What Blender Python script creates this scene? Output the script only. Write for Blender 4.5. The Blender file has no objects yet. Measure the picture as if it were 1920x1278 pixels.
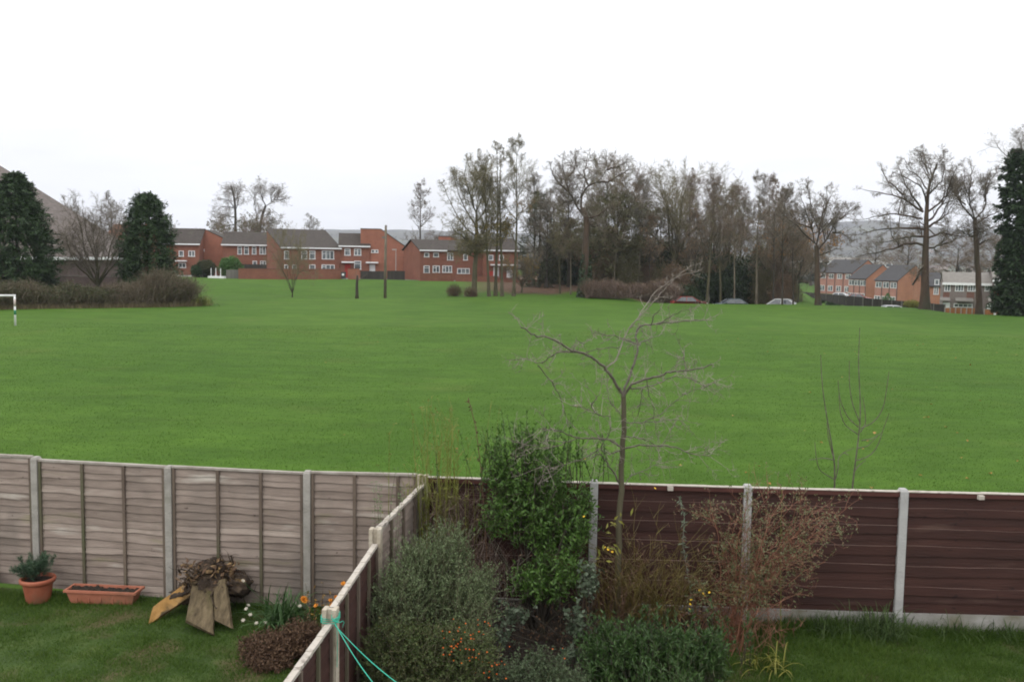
HAZE = 0.00014
import bpy, math, random
import numpy as np
from mathutils import Matrix, Vector

scene = bpy.context.scene
COL = scene.collection
rng = np.random.default_rng(11)
random.seed(11)
rad = math.radians

# ------------------------------------------------------------------ camera model (photo is 1920 x 1278)
F = 1800.0
CAM = np.array((0.0, 0.0, 4.6))
PITCH, ROLL = 5.0, 0.9
RM3 = Matrix.Rotation(rad(90 - PITCH), 3, 'X') @ Matrix.Rotation(rad(ROLL), 3, 'Z')
RM = np.array(RM3)


def ray(px, py):
    return RM @ np.array(((px - 960) / F, (639 - py) / F, -1.0))


def at(px, py, Y):
    d = ray(px, py)
    return CAM + d * (Y / d[1])


def at_z(px, py, z):
    d = ray(px, py)
    return CAM + d * ((z - CAM[2]) / d[2])


def project(p):
    q = RM.T @ (np.asarray(p, float) - CAM)
    return 960 + F * q[0] / -q[2], 639 - F * q[1] / -q[2]


def sstep(a, b, x):
    t = np.clip((np.asarray(x, float) - a) / (b - a), 0, 1)
    return t * t * (3 - 2 * t)


FIELD = -0.2


def terrain(x, y):
    x = np.asarray(x, float); y = np.asarray(y, float)
    a = x / np.maximum(y, 1.0) * 1800
    wl = 1 - sstep(150, 330, a)
    z = FIELD + 0.05 * np.sin(x * .21 + y * .13) * sstep(20, 40, y) + 0.04 * np.sin(y * .31 - x * .1) * sstep(20, 40, y)
    z = z - .2 * (1 - sstep(12.1, 12.8, y))
    # bank up to the brick terraces and the floor of the wood
    z = z + wl * 1.05 * sstep(100, 143, y)
    # shallow dip in the grass in front of the terraces
    z = z - 0.35 * np.exp(-((y - 112) / 6.0) ** 2) * (1 - sstep(-330, -200, a))
    # crest on the right, the ground drops behind it
    yc = 106 - 15 * sstep(720, 840, a)
    over = np.maximum(y - yc, 0)
    car = sstep(200, 290, a) * (1 - sstep(515, 535, a))
    strip = sstep(515, 530, a) * (1 - sstep(552, 590, a))
    low = sstep(552, 590, a)
    z = z - car * 1.35 * sstep(0, 11, over)
    z = z - strip * np.minimum(over * .014, 1.6)
    z = z - low * np.minimum(over * over / (over + 5.0) * .070, 3.9)
    # wide valley further off
    z = z - 9 * sstep(260, 700, y)
    return z


def spot(px, Y, dz=0.0):
    """ground point at distance Y that lies in pixel column px"""
    py = 540.0
    for _ in range(6):
        p = at(px, py, Y)
        z = float(terrain(p[0], Y)) + dz
        py = project((p[0], Y, z))[1]
    return np.array((p[0], Y, z))


def pxm(Y):
    return F / Y


# ------------------------------------------------------------------ mesh collector
class MB:
    def __init__(self):
        self.v, self.f, self.m, self.n = [], [], [], 0

    def add(self, v, faces, mi=0):
        v = np.asarray(v, float).reshape(-1, 3)
        fs = faces if isinstance(faces, list) else [faces]
        for f in fs:
            f = np.asarray(f, int)
            if f.ndim == 1:
                f = f.reshape(1, -1)
            self.f.append(f + self.n)
            self.m.append(np.full(len(f), mi, int))
        self.v.append(v)
        self.n += len(v)
        return self

    def box(self, c, s, R=None, mi=0, taper=0.0):
        c = np.asarray(c, float); s = np.asarray(s, float) / 2
        q = np.array([(-1, -1, -1), (1, -1, -1), (1, 1, -1), (-1, 1, -1), (-1, -1, 1), (1, -1, 1), (1, 1, 1), (-1, 1, 1)], float)
        if taper:
            q[4:, :2] *= 1 - taper
        v = q * s
        if R is not None:
            v = v @ np.asarray(R).T
        return self.add(v + c, np.array([(0, 3, 2, 1), (4, 5, 6, 7), (0, 1, 5, 4), (1, 2, 6, 5), (2, 3, 7, 6), (3, 0, 4, 7)]), mi)

    def prism(self, poly, lo, hi, axis='y', mi=0):
        """poly in the plane normal to axis, extruded lo..hi"""
        n = len(poly)
        def put(p, t):
            if axis == 'y': return (p[0], t, p[1])
            if axis == 'x': return (t, p[0], p[1])
            return (p[0], p[1], t)
        v = [put(p, lo) for p in poly] + [put(p, hi) for p in poly]
        sides = np.array([(i, (i + 1) % n, n + (i + 1) % n, n + i) for i in range(n)])
        return self.add(v, [sides, np.arange(n)[::-1].reshape(1, -1), np.arange(n, 2 * n).reshape(1, -1)], mi)

    def tubes(self, pts, rads, sides=4, mi=0, cap=False):
        pts = np.asarray(pts, float)
        if pts.ndim == 2:
            pts = pts[None]
        rads = np.asarray(rads, float)
        if rads.ndim == 1:
            rads = rads[None]
        N, K, _ = pts.shape
        if N == 0:
            return self
        tan = np.gradient(pts, axis=1)
        tan /= np.linalg.norm(tan, axis=2, keepdims=True) + 1e-9
        mean = np.abs(tan.mean(axis=1))
        ref = np.zeros((N, 3)); ref[np.arange(N), np.argmin(mean, axis=1)] = 1
        u = np.cross(tan, ref[:, None, :]); u /= np.linalg.norm(u, axis=2, keepdims=True) + 1e-9
        w = np.cross(tan, u)
        ang = np.arange(sides) * 2 * np.pi / sides
        v = pts[:, :, None, :] + rads[:, :, None, None] * (u[:, :, None, :] * np.cos(ang)[None, None, :, None] + w[:, :, None, :] * np.sin(ang)[None, None, :, None])
        i = np.arange(N)[:, None, None] * K * sides
        k = np.arange(K - 1)[None, :, None] * sides
        s = np.arange(sides)[None, None, :]
        s2 = (s + 1) % sides
        f = np.stack((i + k + s, i + k + s2, i + k + sides + s2, i + k + sides + s), -1).reshape(-1, 4)
        fs = [f]
        if cap:
            fs.append((np.arange(N)[:, None] * K * sides + (K - 1) * sides + np.arange(sides)[None, :]))
            fs.append((np.arange(N)[:, None] * K * sides + np.arange(sides)[None, ::-1]))
        return self.add(v.reshape(-1, 3), fs, mi)

    def leaves(self, P, D, Nn, L, Wd, fold=0.25, mi=0, tipw=0.55):
        """folded lozenge leaves"""
        P = np.asarray(P, float); n = len(P)
        if n == 0:
            return self
        D = D / (np.linalg.norm(D, axis=1, keepdims=True) + 1e-9)
        S = np.cross(D, Nn); S /= np.linalg.norm(S, axis=1, keepdims=True) + 1e-9
        Nn = np.cross(S, D)
        L = np.broadcast_to(np.asarray(L, float), (n,))[:, None]; Wd = np.broadcast_to(np.asarray(Wd, float), (n,))[:, None]
        m = P + D * L * tipw * .85
        v = np.stack((P, m + S * Wd * .5 + Nn * Wd * fold, P + D * L, m - S * Wd * .5 + Nn * Wd * fold), 1).reshape(-1, 3)
        b = np.arange(n)[:, None] * 4
        f = np.concatenate((b + np.array([[0, 1, 2]]), b + np.array([[0, 2, 3]])), 0)
        return self.add(v, f, mi)

    def lathe(self, prof, c=(0, 0, 0), sides=24, mi=0):
        prof = np.asarray(prof, float); K = len(prof)
        a = np.arange(sides) * 2 * np.pi / sides
        v = np.stack((prof[:, 0, None] * np.cos(a), prof[:, 0, None] * np.sin(a), np.repeat(prof[:, 1, None], sides, 1)), -1).reshape(-1, 3) + np.asarray(c)
        k = np.arange(K - 1)[:, None] * sides; s = np.arange(sides)[None, :]; s2 = (s + 1) % sides
        f = np.stack((k + s, k + s2, k + sides + s2, k + sides + s), -1).reshape(-1, 4)
        return self.add(v, f, mi)

    def xf(self, R=None, t=None):
        for i, v in enumerate(self.v):
            if R is not None: v = v @ np.asarray(R).T
            if t is not None: v = v + np.asarray(t)
            self.v[i] = v
        return self

    def mesh(self, name, mats, smooth=False):
        me = bpy.data.meshes.new(name)
        if not self.v:
            return me
        V = np.concatenate(self.v).astype(np.float32)
        cnt = np.concatenate([np.full(len(f), f.shape[1]) for f in self.f])
        idx = np.concatenate([f.ravel() for f in self.f]).astype(np.int32)
        st = np.concatenate(([0], np.cumsum(cnt)[:-1])).astype(np.int32)
        me.vertices.add(len(V)); me.vertices.foreach_set('co', V.ravel())
        me.loops.add(len(idx)); me.loops.foreach_set('vertex_index', idx)
        me.polygons.add(len(cnt)); me.polygons.foreach_set('loop_start', st)
        mats = mats if isinstance(mats, (list, tuple)) else [mats]
        for m in mats:
            me.materials.append(m)
        if len(mats) > 1:
            me.polygons.foreach_set('material_index', np.concatenate(self.m).astype(np.int32))
        me.polygons.foreach_set('use_smooth', np.full(len(cnt), bool(smooth)))
        me.update(calc_edges=True)
        me.validate()
        return me


def rotz(a):
    c, s = math.cos(a), math.sin(a)
    return np.array([[c, -s, 0], [s, c, 0], [0, 0, 1]])


# ------------------------------------------------------------------ objects
def tag(o, label=None, cat=None, group=None, kind=None):
    if label: o['label'] = label
    if cat: o['category'] = cat
    if group: o['group'] = group
    if kind: o['kind'] = kind
    return o


def thing(name, label, cat, loc=(0, 0, 0), rz=0.0, group=None):
    o = bpy.data.objects.new(name, None); COL.objects.link(o)
    o.empty_display_size = .2
    o.location = [float(c) for c in loc]; o.rotation_euler = (0, 0, rz)
    return tag(o, label, cat, group)


def part(name, mb, mats, parent=None, smooth=False, world=False, label=None, root=None):
    """link one mesh object; with world=True the vertices are in world space and root says whose frame to use"""
    if world and parent is not None:
        r = root or parent
        mb.xf(None, -np.array(r.location))
    me = mb.mesh(name, mats, smooth) if isinstance(mb, MB) else mb
    o = bpy.data.objects.new(name, me); COL.objects.link(o)
    if parent is not None:
        o.parent = parent
    if label:
        o['label'] = label
    return o


def copy_tree(o, kids, parent=None):
    c = o.copy(); COL.objects.link(c)
    if parent is not None: c.parent = parent
    for ch in kids.get(o.name, ()):
        copy_tree(ch, kids, c)
    return c


def kidmap(o):
    m = {}
    def walk(p):
        m[p.name] = list(p.children)
        for ch in p.children: walk(ch)
    bpy.context.view_layer.update()
    walk(o)
    return m


# ------------------------------------------------------------------ materials
def srgb(r, g, b):
    def l(c):
        c /= 255.0
        return c / 12.92 if c <= .04045 else ((c + .055) / 1.055) ** 2.4
    return (l(r), l(g), l(b))


def mat(name, cols, scale=4.0, rough=.85, island=0.0, detail=6, stretch=(1, 1, 1), bump=0.0, bscale=None, spec=.3, transl=0.0,
        pos=None, world=False, second=None):
    """noise driven colour ramp; island > 0 mixes in a random value for every separate leaf, board, blade"""
    m = bpy.data.materials.new(name); m.use_nodes = True
    nt = m.node_tree; nt.nodes.clear(); N = nt.nodes.new; Lk = nt.links.new
    out = N('ShaderNodeOutputMaterial'); bs = N('ShaderNodeBsdfPrincipled')
    bs.inputs['Roughness'].default_value = rough
    bs.inputs['Specular IOR Level'].default_value = spec
    tc = N('ShaderNodeTexCoord'); mp = N('ShaderNodeMapping'); mp.inputs['Scale'].default_value = stretch
    if world:
        g0 = N('ShaderNodeNewGeometry'); Lk(g0.outputs['Position'], mp.inputs['Vector'])
    else:
        Lk(tc.outputs['Object'], mp.inputs['Vector'])
    no = N('ShaderNodeTexNoise'); no.inputs['Scale'].default_value = scale; no.inputs['Detail'].default_value = detail
    no.inputs['Roughness'].default_value = .6
    Lk(mp.outputs[0], no.inputs['Vector'])
    mr = N('ShaderNodeMapRange'); mr.inputs['From Min'].default_value = .28; mr.inputs['From Max'].default_value = .72
    Lk(no.outputs['Fac'], mr.inputs['Value'])
    fac = mr.outputs[0]
    if island:
        g = N('ShaderNodeNewGeometry'); mx = N('ShaderNodeMix'); mx.data_type = 'FLOAT'
        mx.inputs['Factor'].default_value = island
        Lk(fac, mx.inputs[2]); Lk(g.outputs['Random Per Island'], mx.inputs[3]); fac = mx.outputs[0]
    cr = N('ShaderNodeValToRGB'); el = cr.color_ramp.elements
    n = len(cols)
    ps = pos or [i / max(n - 1, 1) for i in range(n)]
    el[0].position = ps[0]; el[0].color = (*cols[0], 1)
    el[1].position = ps[-1]; el[1].color = (*cols[-1], 1)
    for p, c in zip(ps[1:-1], cols[1:-1]):
        e = el.new(p); e.color = (*c, 1)
    Lk(fac, cr.inputs['Fac'])
    col = cr.outputs['Color']
    for sec in (second if isinstance(second, list) else [second] if second else []):
        # (colour, scale, low, high[, stretch]): blotches of another colour (lichen, algae, knots, bare earth)
        n2 = N('ShaderNodeTexNoise'); n2.inputs['Scale'].default_value = sec[1]; n2.inputs['Detail'].default_value = 5
        if len(sec) > 4:
            mp2 = N('ShaderNodeMapping'); mp2.inputs['Scale'].default_value = sec[4]; Lk(tc.outputs['Object'], mp2.inputs['Vector']); Lk(mp2.outputs[0], n2.inputs['Vector'])
        else:
            Lk(mp.outputs[0], n2.inputs['Vector'])
        m2 = N('ShaderNodeMapRange'); m2.inputs['From Min'].default_value = sec[2]; m2.inputs['From Max'].default_value = sec[3]
        Lk(n2.outputs['Fac'], m2.inputs['Value'])
        mm = N('ShaderNodeMix'); mm.data_type = 'RGBA'
        Lk(m2.outputs[0], mm.inputs['Factor']); Lk(col, mm.inputs[6]); mm.inputs[7].default_value = (*sec[0], 1)
        col = mm.outputs[2]
    Lk(col, bs.inputs['Base Color'])
    if bump:
        nb = N('ShaderNodeTexNoise'); nb.inputs['Scale'].default_value = bscale or scale * 4; nb.inputs['Detail'].default_value = 6
        Lk(mp.outputs[0], nb.inputs['Vector'])
        bp = N('ShaderNodeBump'); bp.inputs['Strength'].default_value = bump; bp.inputs['Distance'].default_value = .02
        Lk(nb.outputs['Fac'], bp.inputs['Height']); Lk(bp.outputs[0], bs.inputs['Normal'])
    if transl:
        tr = N('ShaderNodeBsdfTranslucent'); Lk(col, tr.inputs['Color'])
        ms = N('ShaderNodeMixShader'); ms.inputs[0].default_value = transl
        Lk(bs.outputs[0], ms.inputs[1]); Lk(tr.outputs[0], ms.inputs[2]); Lk(ms.outputs[0], out.inputs['Surface'])
    else:
        Lk(bs.outputs[0], out.inputs['Surface'])
    return m


def brick_mat(name, c1, c2, mortar, vert_axis='z', scale=1.0):
    m = bpy.data.materials.new(name); m.use_nodes = True
    nt = m.node_tree; N = nt.nodes.new; Lk = nt.links.new
    bs = nt.nodes['Principled BSDF']; bs.inputs['Roughness'].default_value = .9; bs.inputs['Specular IOR Level'].default_value = .2
    tc = N('ShaderNodeTexCoord'); sx = N('ShaderNodeSeparateXYZ'); Lk(tc.outputs['Object'], sx.inputs[0])
    ad = N('ShaderNodeMath'); ad.operation = 'ADD'; Lk(sx.outputs[0], ad.inputs[0]); Lk(sx.outputs[1], ad.inputs[1])
    cb = N('ShaderNodeCombineXYZ'); Lk(ad.outputs[0], cb.inputs[0]); Lk(sx.outputs[2], cb.inputs[1])
    br = N('ShaderNodeTexBrick'); Lk(cb.outputs[0], br.inputs['Vector'])
    br.inputs['Color1'].default_value = (*c1, 1); br.inputs['Color2'].default_value = (*c2, 1); br.inputs['Mortar'].default_value = (*mortar, 1)
    br.inputs['Scale'].default_value = scale; br.inputs['Brick Width'].default_value = .225; br.inputs['Row Height'].default_value = .075
    br.inputs['Mortar Size'].default_value = .01
    no = N('ShaderNodeTexNoise'); no.inputs['Scale'].default_value = .7; no.inputs['Detail'].default_value = 6
    Lk(tc.outputs['Object'], no.inputs['Vector'])
    mr = N('ShaderNodeMapRange'); mr.inputs['To Min'].default_value = .72; mr.inputs['To Max'].default_value = 1.25
    Lk(no.outputs['Fac'], mr.inputs['Value'])
    mm = N('ShaderNodeMix'); mm.data_type = 'RGBA'; mm.blend_type = 'MULTIPLY'; mm.inputs['Factor'].default_value = 1
    Lk(br.outputs['Color'], mm.inputs[6]); Lk(mr.outputs[0], mm.inputs[7])
    Lk(mm.outputs[2], bs.inputs['Base Color'])
    return m


def glass_mat(name, col, rough=.08):
    m = mat(name, [tuple(c * .5 for c in col), col], scale=.9, rough=rough, spec=.6)
    return m


MT = {}
MT['bark'] = mat('bark', [(.07, .057, .04), (.125, .104, .074), (.19, .16, .118)], scale=3, stretch=(1, 1, .25), bump=.5)
MT['bark_dark'] = mat('bark_dark', [(.022, .018, .013), (.045, .037, .027), (.065, .056, .038)], scale=2.5, stretch=(1, 1, .25), bump=.4, second=((.07, .085, .035), 1.2, .55, .75))
MT['bark_green'] = mat('bark_green', [(.045, .038, .024), (.078, .069, .04), (.11, .10, .058)], scale=2, stretch=(1, 1, .3), bump=.4)
MT['bark_red'] = mat('bark_red', [(.035, .024, .016), (.065, .042, .029), (.10, .066, .045)], scale=2, stretch=(1, 1, .3), bump=.5, second=((.04, .036, .022), .5, .45, .6))
MT['twig'] = mat('twig', [(.095, .077, .058), (.17, .142, .11)], scale=.4, island=.5)
MT['twig_brown'] = mat('twig_brown', [(.115, .085, .06), (.20, .15, .11)], scale=.4, island=.5)
MT['twig_green'] = mat('twig_green', [(.105, .092, .05), (.185, .16, .09)], scale=.4, island=.5)
MT['twig_grey'] = mat('twig_grey', [(.11, .095, .076), (.19, .168, .137)], scale=.4, island=.5)
MT['soil'] = mat('soil', [(.012, .009, .007), (.03, .022, .016), (.06, .045, .03)], scale=25, bump=.8, rough=.95)
# ------------------------------------------------------------------ growth of stems, vectorised over all branches of one order
def unit(v):
    return v / (np.linalg.norm(v, axis=-1, keepdims=True) + 1e-9)


def turn(D, ang, az):
    ref = np.where(np.abs(D[:, 2:3]) < .85, np.array([[0., 0, 1]]), np.array([[1., 0, 0]]))
    u = unit(np.cross(D, ref)); w = np.cross(D, u)
    return unit(D * np.cos(ang)[:, None] + (u * np.cos(az)[:, None] + w * np.sin(az)[:, None]) * np.sin(ang)[:, None])


def grow(P, D, L, R, k, wig=.12, up=0.0, end=.35, grav=0.0):
    n = len(P)
    pts = [P]; d = unit(D); p = P
    step = (L / k)[:, None]
    for i in range(k):
        d = unit(d + rng.normal(0, wig, (n, 3)) + np.array([0, 0, up]) - np.array([0, 0, grav]) * (i / k))
        p = p + d * step
        pts.append(p)
    t = np.linspace(0, 1, k + 1)[None]
    r = R[:, None] * (1 - t * (1 - end))
    return np.stack(pts, 1), r


def sprout(pts, r, L, n, t0, t1, ang, lr, rr, fall=.5, rmin=.003):
    """n children on every branch"""
    N, K, _ = pts.shape
    t = rng.uniform(t0, t1, (N, n))
    t[:, -1] = rng.uniform(max(t1 - .06, t0), t1, N)
    x = t * (K - 1); i = np.minimum(x.astype(int), K - 2); f = x - i
    rows = np.arange(N)[:, None]
    P = pts[rows, i] * (1 - f)[..., None] + pts[rows, i + 1] * f[..., None]
    D = unit(pts[rows, i + 1] - pts[rows, i])
    rad_ = r[rows, i] * (1 - f) + r[rows, i + 1] * f
    M = N * n
    A = rng.uniform(rad(ang[0]), rad(ang[1]), M)
    Z = rng.uniform(0, 2 * np.pi, M)
    D2 = turn(D.reshape(M, 3), A, Z)
    L2 = (L[:, None] * rng.uniform(lr[0], lr[1], (N, n)) * (1 - fall * t)).reshape(M)
    R2 = np.maximum(np.minimum(rad_ * rr, rad_ * .9).reshape(M), rmin)
    return P.reshape(M, 3), D2, L2, R2, t.reshape(M)


def bare_tree(H, r0=.3, kind='spread', Rm=5.0, fork=.45, n1=18, n2=8, n3=7, n4=4, lean=(0, 0), low=.25, twig=.011, leader=.93, sides=7, wob=.05, twl=1.0):
    """trunk + limbs in one collector, finer branches in another; base at the origin"""
    T, B = MB(), MB()
    k = 12
    top = H * (leader if kind != 'vase' else fork)
    z = np.linspace(0, 1, k + 1)
    ph = rng.uniform(0, 6.28, 4)
    pt = np.stack((lean[0] * z * z * H + wob * H * .3 * (np.sin(z * 5 + ph[0]) - np.sin(ph[0])) * .35 * z, lean[1] * z * z * H + wob * H * .3 * (np.sin(z * 4 + ph[1]) - np.sin(ph[1])) * .35 * z, z * top), 1)
    rend = .10 if kind != 'vase' else .62
    rt = r0 * (1 - z * (1 - rend)); rt[0] *= 1.45; rt[1] *= 1.08
    T.tubes(pt, rt, sides)
    P0 = pt[None]; R0 = rt[None]; L0 = np.array([top])
    if kind == 'vase':
        n = n1
        tt = rng.uniform(.78, 1.0, n)
        az = np.arange(n) * 2 * np.pi / n + rng.uniform(-.4, .4, n)
        an = np.radians(rng.uniform(14, 48, n))
        D = np.stack((np.sin(an) * np.cos(az), np.sin(an) * np.sin(az), np.cos(an)), 1)
        P = np.stack([np.interp(tt * top, pt[:, 2], pt[:, i]) for i in range(3)], 1)
        L = (H - top) * rng.uniform(.85, 1.12, n) / np.maximum(np.cos(an * .7), .55)
        R = np.full(n, r0 * .62 * .55) * rng.uniform(.7, 1.15, n)
        p1, r1 = grow(P, D, L, R, 8, .16, .05, .22)
    else:
        n = n1
        tt = np.sort(rng.uniform(low, .98, n))
        az = np.arange(n) * 2.399 + rng.uniform(-.5, .5, n)
        if kind == 'spread':
            u = (tt - low) / (1 - low)
            an = np.radians(82 - 52 * u + rng.uniform(-10, 10, n))
            L = Rm * (np.sqrt(np.clip(1 - (u * .86) ** 2, .05, 1)) * .95 + .12) * rng.uniform(.75, 1.12, n)
            upf = .035
        elif kind == 'up':
            u = (tt - low) / (1 - low)
            an = np.radians(48 - 18 * u + rng.uniform(-10, 10, n))
            L = Rm * (1.15 - .75 * u) * rng.uniform(.7, 1.2, n)
            upf = .07
        else:                        # cone: long low boughs, short top
            u = (tt - low) / (1 - low)
            an = np.radians(78 - 25 * u + rng.uniform(-10, 10, n))
            L = Rm * (1.05 - .88 * u) * rng.uniform(.7, 1.15, n)
            upf = .04
        D = np.stack((np.sin(an) * np.cos(az), np.sin(an) * np.sin(az), np.cos(an)), 1)
        P = np.stack([np.interp(tt * top, pt[:, 2], pt[:, i]) for i in range(3)], 1)
        R = np.interp(tt * top, pt[:, 2], rt) * .42 * rng.uniform(.7, 1.1, n) + .01
        p1, r1 = grow(P, D, L, R, 8, .12, upf, .2)
    T.tubes(p1, r1, 5)
    P, D, L2, R, _ = sprout(p1, r1, L, n2, .22, 1.0, (28, 62), (.32, .62), .55, .45, twig * 1.6)
    p2, r2 = grow(P, D, L2, R, 5, .17, .06, .3)
    B.tubes(p2, r2, 4)
    P, D, L3, R, _ = sprout(p2, r2, L2, n3, .15, 1.0, (25, 65), (.32, .6), .6, .35, twig * 1.15)
    p3, r3 = grow(P, D, L3 * twl, R, 3, .2, .06, .45)
    B.tubes(p3, r3, 3)
    if n4:
        P, D, L4, R, _ = sprout(p3, r3, L3, n4, .15, 1.0, (20, 60), (.4, .75), .7, .3, twig)
        p4, r4 = grow(P, D, np.maximum(L4 * twl, .25), R, 2, .2, .05, .6)
        B.tubes(p4, r4, 3)
        tips = p4
    else:
        tips = p3
    return T, B, tips


def clump_leaves(mb, C, size, L, Wd, per, flat=1.0, droop=0.0, out=None):
    """per leaves round every centre"""
    n = len(C)
    P = np.repeat(C, per, 0) + rng.normal(0, 1, (n * per, 3)) * np.array([size, size, size * flat])
    D = unit(rng.normal(0, 1, (n * per, 3)) + (0 if out is None else np.repeat(out, per, 0) * 1.2) - np.array([0, 0, droop]))
    Nn = unit(rng.normal(0, 1, (n * per, 3)) + np.array([0, 0, .8]))
    s = rng.uniform(.65, 1.25, n * per)
    mb.leaves(P, D, Nn, L * s, Wd * s)
    return mb


def ellipsoid_pts(n, c, r, power=.35, cut=None):
    d = unit(rng.normal(0, 1, (n, 3)))
    s = rng.uniform(0, 1, n) ** power
    p = d * s[:, None]
    return np.asarray(c) + p * np.asarray(r), unit(d / np.asarray(r))


def bush(base, blobs, ntwig, tl, per, L, Wd, up=.5, out=.7, rnd=.5, tr=.0035, nstem=14, sr=.012, ang=(35, 75), zmin=None, fold=.25, twk=3, stalk=1):
    """shrub: stems from the base, twigs ending inside the blobs, leaves along every twig.  blobs = [(centre, radii, weight)]"""
    S, Lf = MB(), MB()
    ws = np.array([b[2] for b in blobs], float); ws /= ws.sum()
    Ps, Os = [], []
    for b, w in zip(blobs, ws):
        p, o = ellipsoid_pts(max(int(ntwig * w), 3), b[0], b[1])
        Ps.append(p); Os.append(o)
    P = np.concatenate(Ps); O = np.concatenate(Os)
    if zmin is not None:
        k = P[:, 2] > zmin
        P, O = P[k], O[k]
    n = len(P)
    D = unit(O * out + np.array([0, 0, up]) + rng.normal(0, rnd, (n, 3)))
    Lt = tl * rng.uniform(.6, 1.35, n)
    P = P - D * Lt[:, None] * .6
    pts, r = grow(P, D, Lt, np.full(n, tr), twk, .16, .03, .5)
    S.tubes(pts, r, 3)
    # leaves
    t = np.tile(np.linspace(.12, 1, per), (n, 1)) + rng.normal(0, .04, (n, per)); t = np.clip(t, 0, .999)
    x = t * twk; i = x.astype(int); f = (x - i)[..., None]
    rows = np.arange(n)[:, None]
    LP = (pts[rows, i] * (1 - f) + pts[rows, i + 1] * f).reshape(-1, 3)
    LD = unit(pts[rows, i + 1] - pts[rows, i]).reshape(-1, 3)
    m = len(LP)
    LD2 = turn(LD, rng.uniform(rad(ang[0]), rad(ang[1]), m), rng.uniform(0, 6.283, m))
    Nn = unit(LD + np.array([0, 0, .6]) + rng.normal(0, .35, (m, 3)))
    s = rng.uniform(.6, 1.25, m)
    Lf.leaves(LP, LD2, Nn, L * s, Wd * s, fold)
    # stems
    if nstem:
        pick = rng.choice(n, min(nstem, n), replace=False)
        E = P[pick]; b0 = np.asarray(base) + rng.normal(0, .05, (len(E), 3)) * np.array([1, 1, 0])
        c = (b0 + E) / 2 + np.array([0, 0, .12]) * np.linalg.norm(E - b0, axis=1)[:, None] + rng.normal(0, .05, E.shape)
        tt = np.linspace(0, 1, 7)[None, :, None]
        q = b0[:, None] * (1 - tt) ** 2 + 2 * c[:, None] * tt * (1 - tt) + E[:, None] * tt ** 2
        q = q + rng.normal(0, .008, q.shape)
        S.tubes(q, np.tile(np.linspace(sr, tr * 1.3, 7), (len(E), 1)), 4)
    return S, Lf, pts


def canes(base, n, spread, H, r=.004, lean=.25, k=8, wig=.05, droop=.0, fan=None):
    b = np.asarray(base) + rng.normal(0, 1, (n, 3)) * np.array([spread[0], spread[1], 0])
    D = unit(np.stack((rng.normal(0, lean, n) + (0 if fan is None else fan * (b[:, 0] - base[0]) / max(spread[0], .01)), rng.normal(0, lean, n), np.ones(n)), 1))
    L = rng.uniform(H[0], H[1], n)
    return (*grow(b, D, L, np.full(n, r) * rng.uniform(.7, 1.4, n), k, wig, .0, .3, droop), L)


def straps(mb, base, n, spread, L, Wd, arch=1.2, up=1.0, k=6):
    """arching strap leaves (flat ribbons)"""
    b = np.asarray(base) + rng.normal(0, 1, (n, 3)) * np.array([spread, spread, 0])
    az = rng.uniform(0, 6.283, n); el = rng.uniform(.55, 1.45, n) * up
    d = np.stack((np.cos(az) * np.cos(el), np.sin(az) * np.cos(el), np.sin(el)), 1)
    ln = rng.uniform(L[0], L[1], n)
    p = b; pts = [p]
    for i in range(k):
        d = unit(d - np.array([0, 0, arch * .16]) * (i + .5) / k * 2)
        p = p + d * (ln / k)[:, None]
        pts.append(p)
    pts = np.stack(pts, 1)
    side = np.stack((-np.sin(az), np.cos(az), np.zeros(n)), 1)
    t = np.linspace(0, 1, k + 1)
    w = Wd * (np.minimum(1, t * 3 + .55) * np.sqrt(np.clip(1 - t ** 2.2, .01, 1)))
    v = np.stack((pts - side[:, None] * w[None, :, None] / 2, pts + side[:, None] * w[None, :, None] / 2), 2).reshape(-1, 3)
    i = np.arange(n)[:, None] * (k + 1) * 2; j = np.arange(k)[None] * 2
    f = np.stack((i + j, i + j + 1, i + j + 3, i + j + 2), -1).reshape(-1, 4)
    return mb.add(v, f)


def blades(mb, P, h, w, lean=.45):
    """grass blades: one bent triangle strip each"""
    n = len(P)
    az = rng.uniform(0, 6.283, n)
    s = np.stack((np.cos(az), np.sin(az), np.zeros(n)), 1)
    d = unit(np.stack((rng.normal(0, lean, n), rng.normal(0, lean, n), np.ones(n)), 1))
    hh = (h * rng.uniform(.45, 1.3, n))[:, None]
    ww = np.broadcast_to(np.asarray(w, float), (n,))[:, None]
    v = np.stack((P - s * ww / 2, P + s * ww / 2, P + d * hh), 1).reshape(-1, 3)
    return mb.add(v, np.arange(n * 3).reshape(-1, 3))
# ------------------------------------------------------------------ camera, sky, light, air
cam_d = bpy.data.cameras.new('camera'); cam_d.sensor_fit = 'HORIZONTAL'; cam_d.sensor_width = 36; cam_d.lens = F / 1920 * 36
cam_d.clip_start = .05; cam_d.clip_end = 20000
cam = bpy.data.objects.new('camera', cam_d); COL.objects.link(cam)
M4 = RM3.to_4x4(); M4.translation = Vector(CAM); cam.matrix_world = M4
scene.camera = cam
scene.view_settings.view_transform = 'Standard'; scene.view_settings.look = 'None'
scene.view_settings.exposure = 0.0; scene.view_settings.gamma = 1
scene.cycles.use_denoising = True
scene.cycles.max_bounces = 6; scene.cycles.diffuse_bounces = 3; scene.cycles.volume_bounces = 1; scene.cycles.transparent_max_bounces = 8
scene.cycles.filter_width = 1.9

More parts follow.
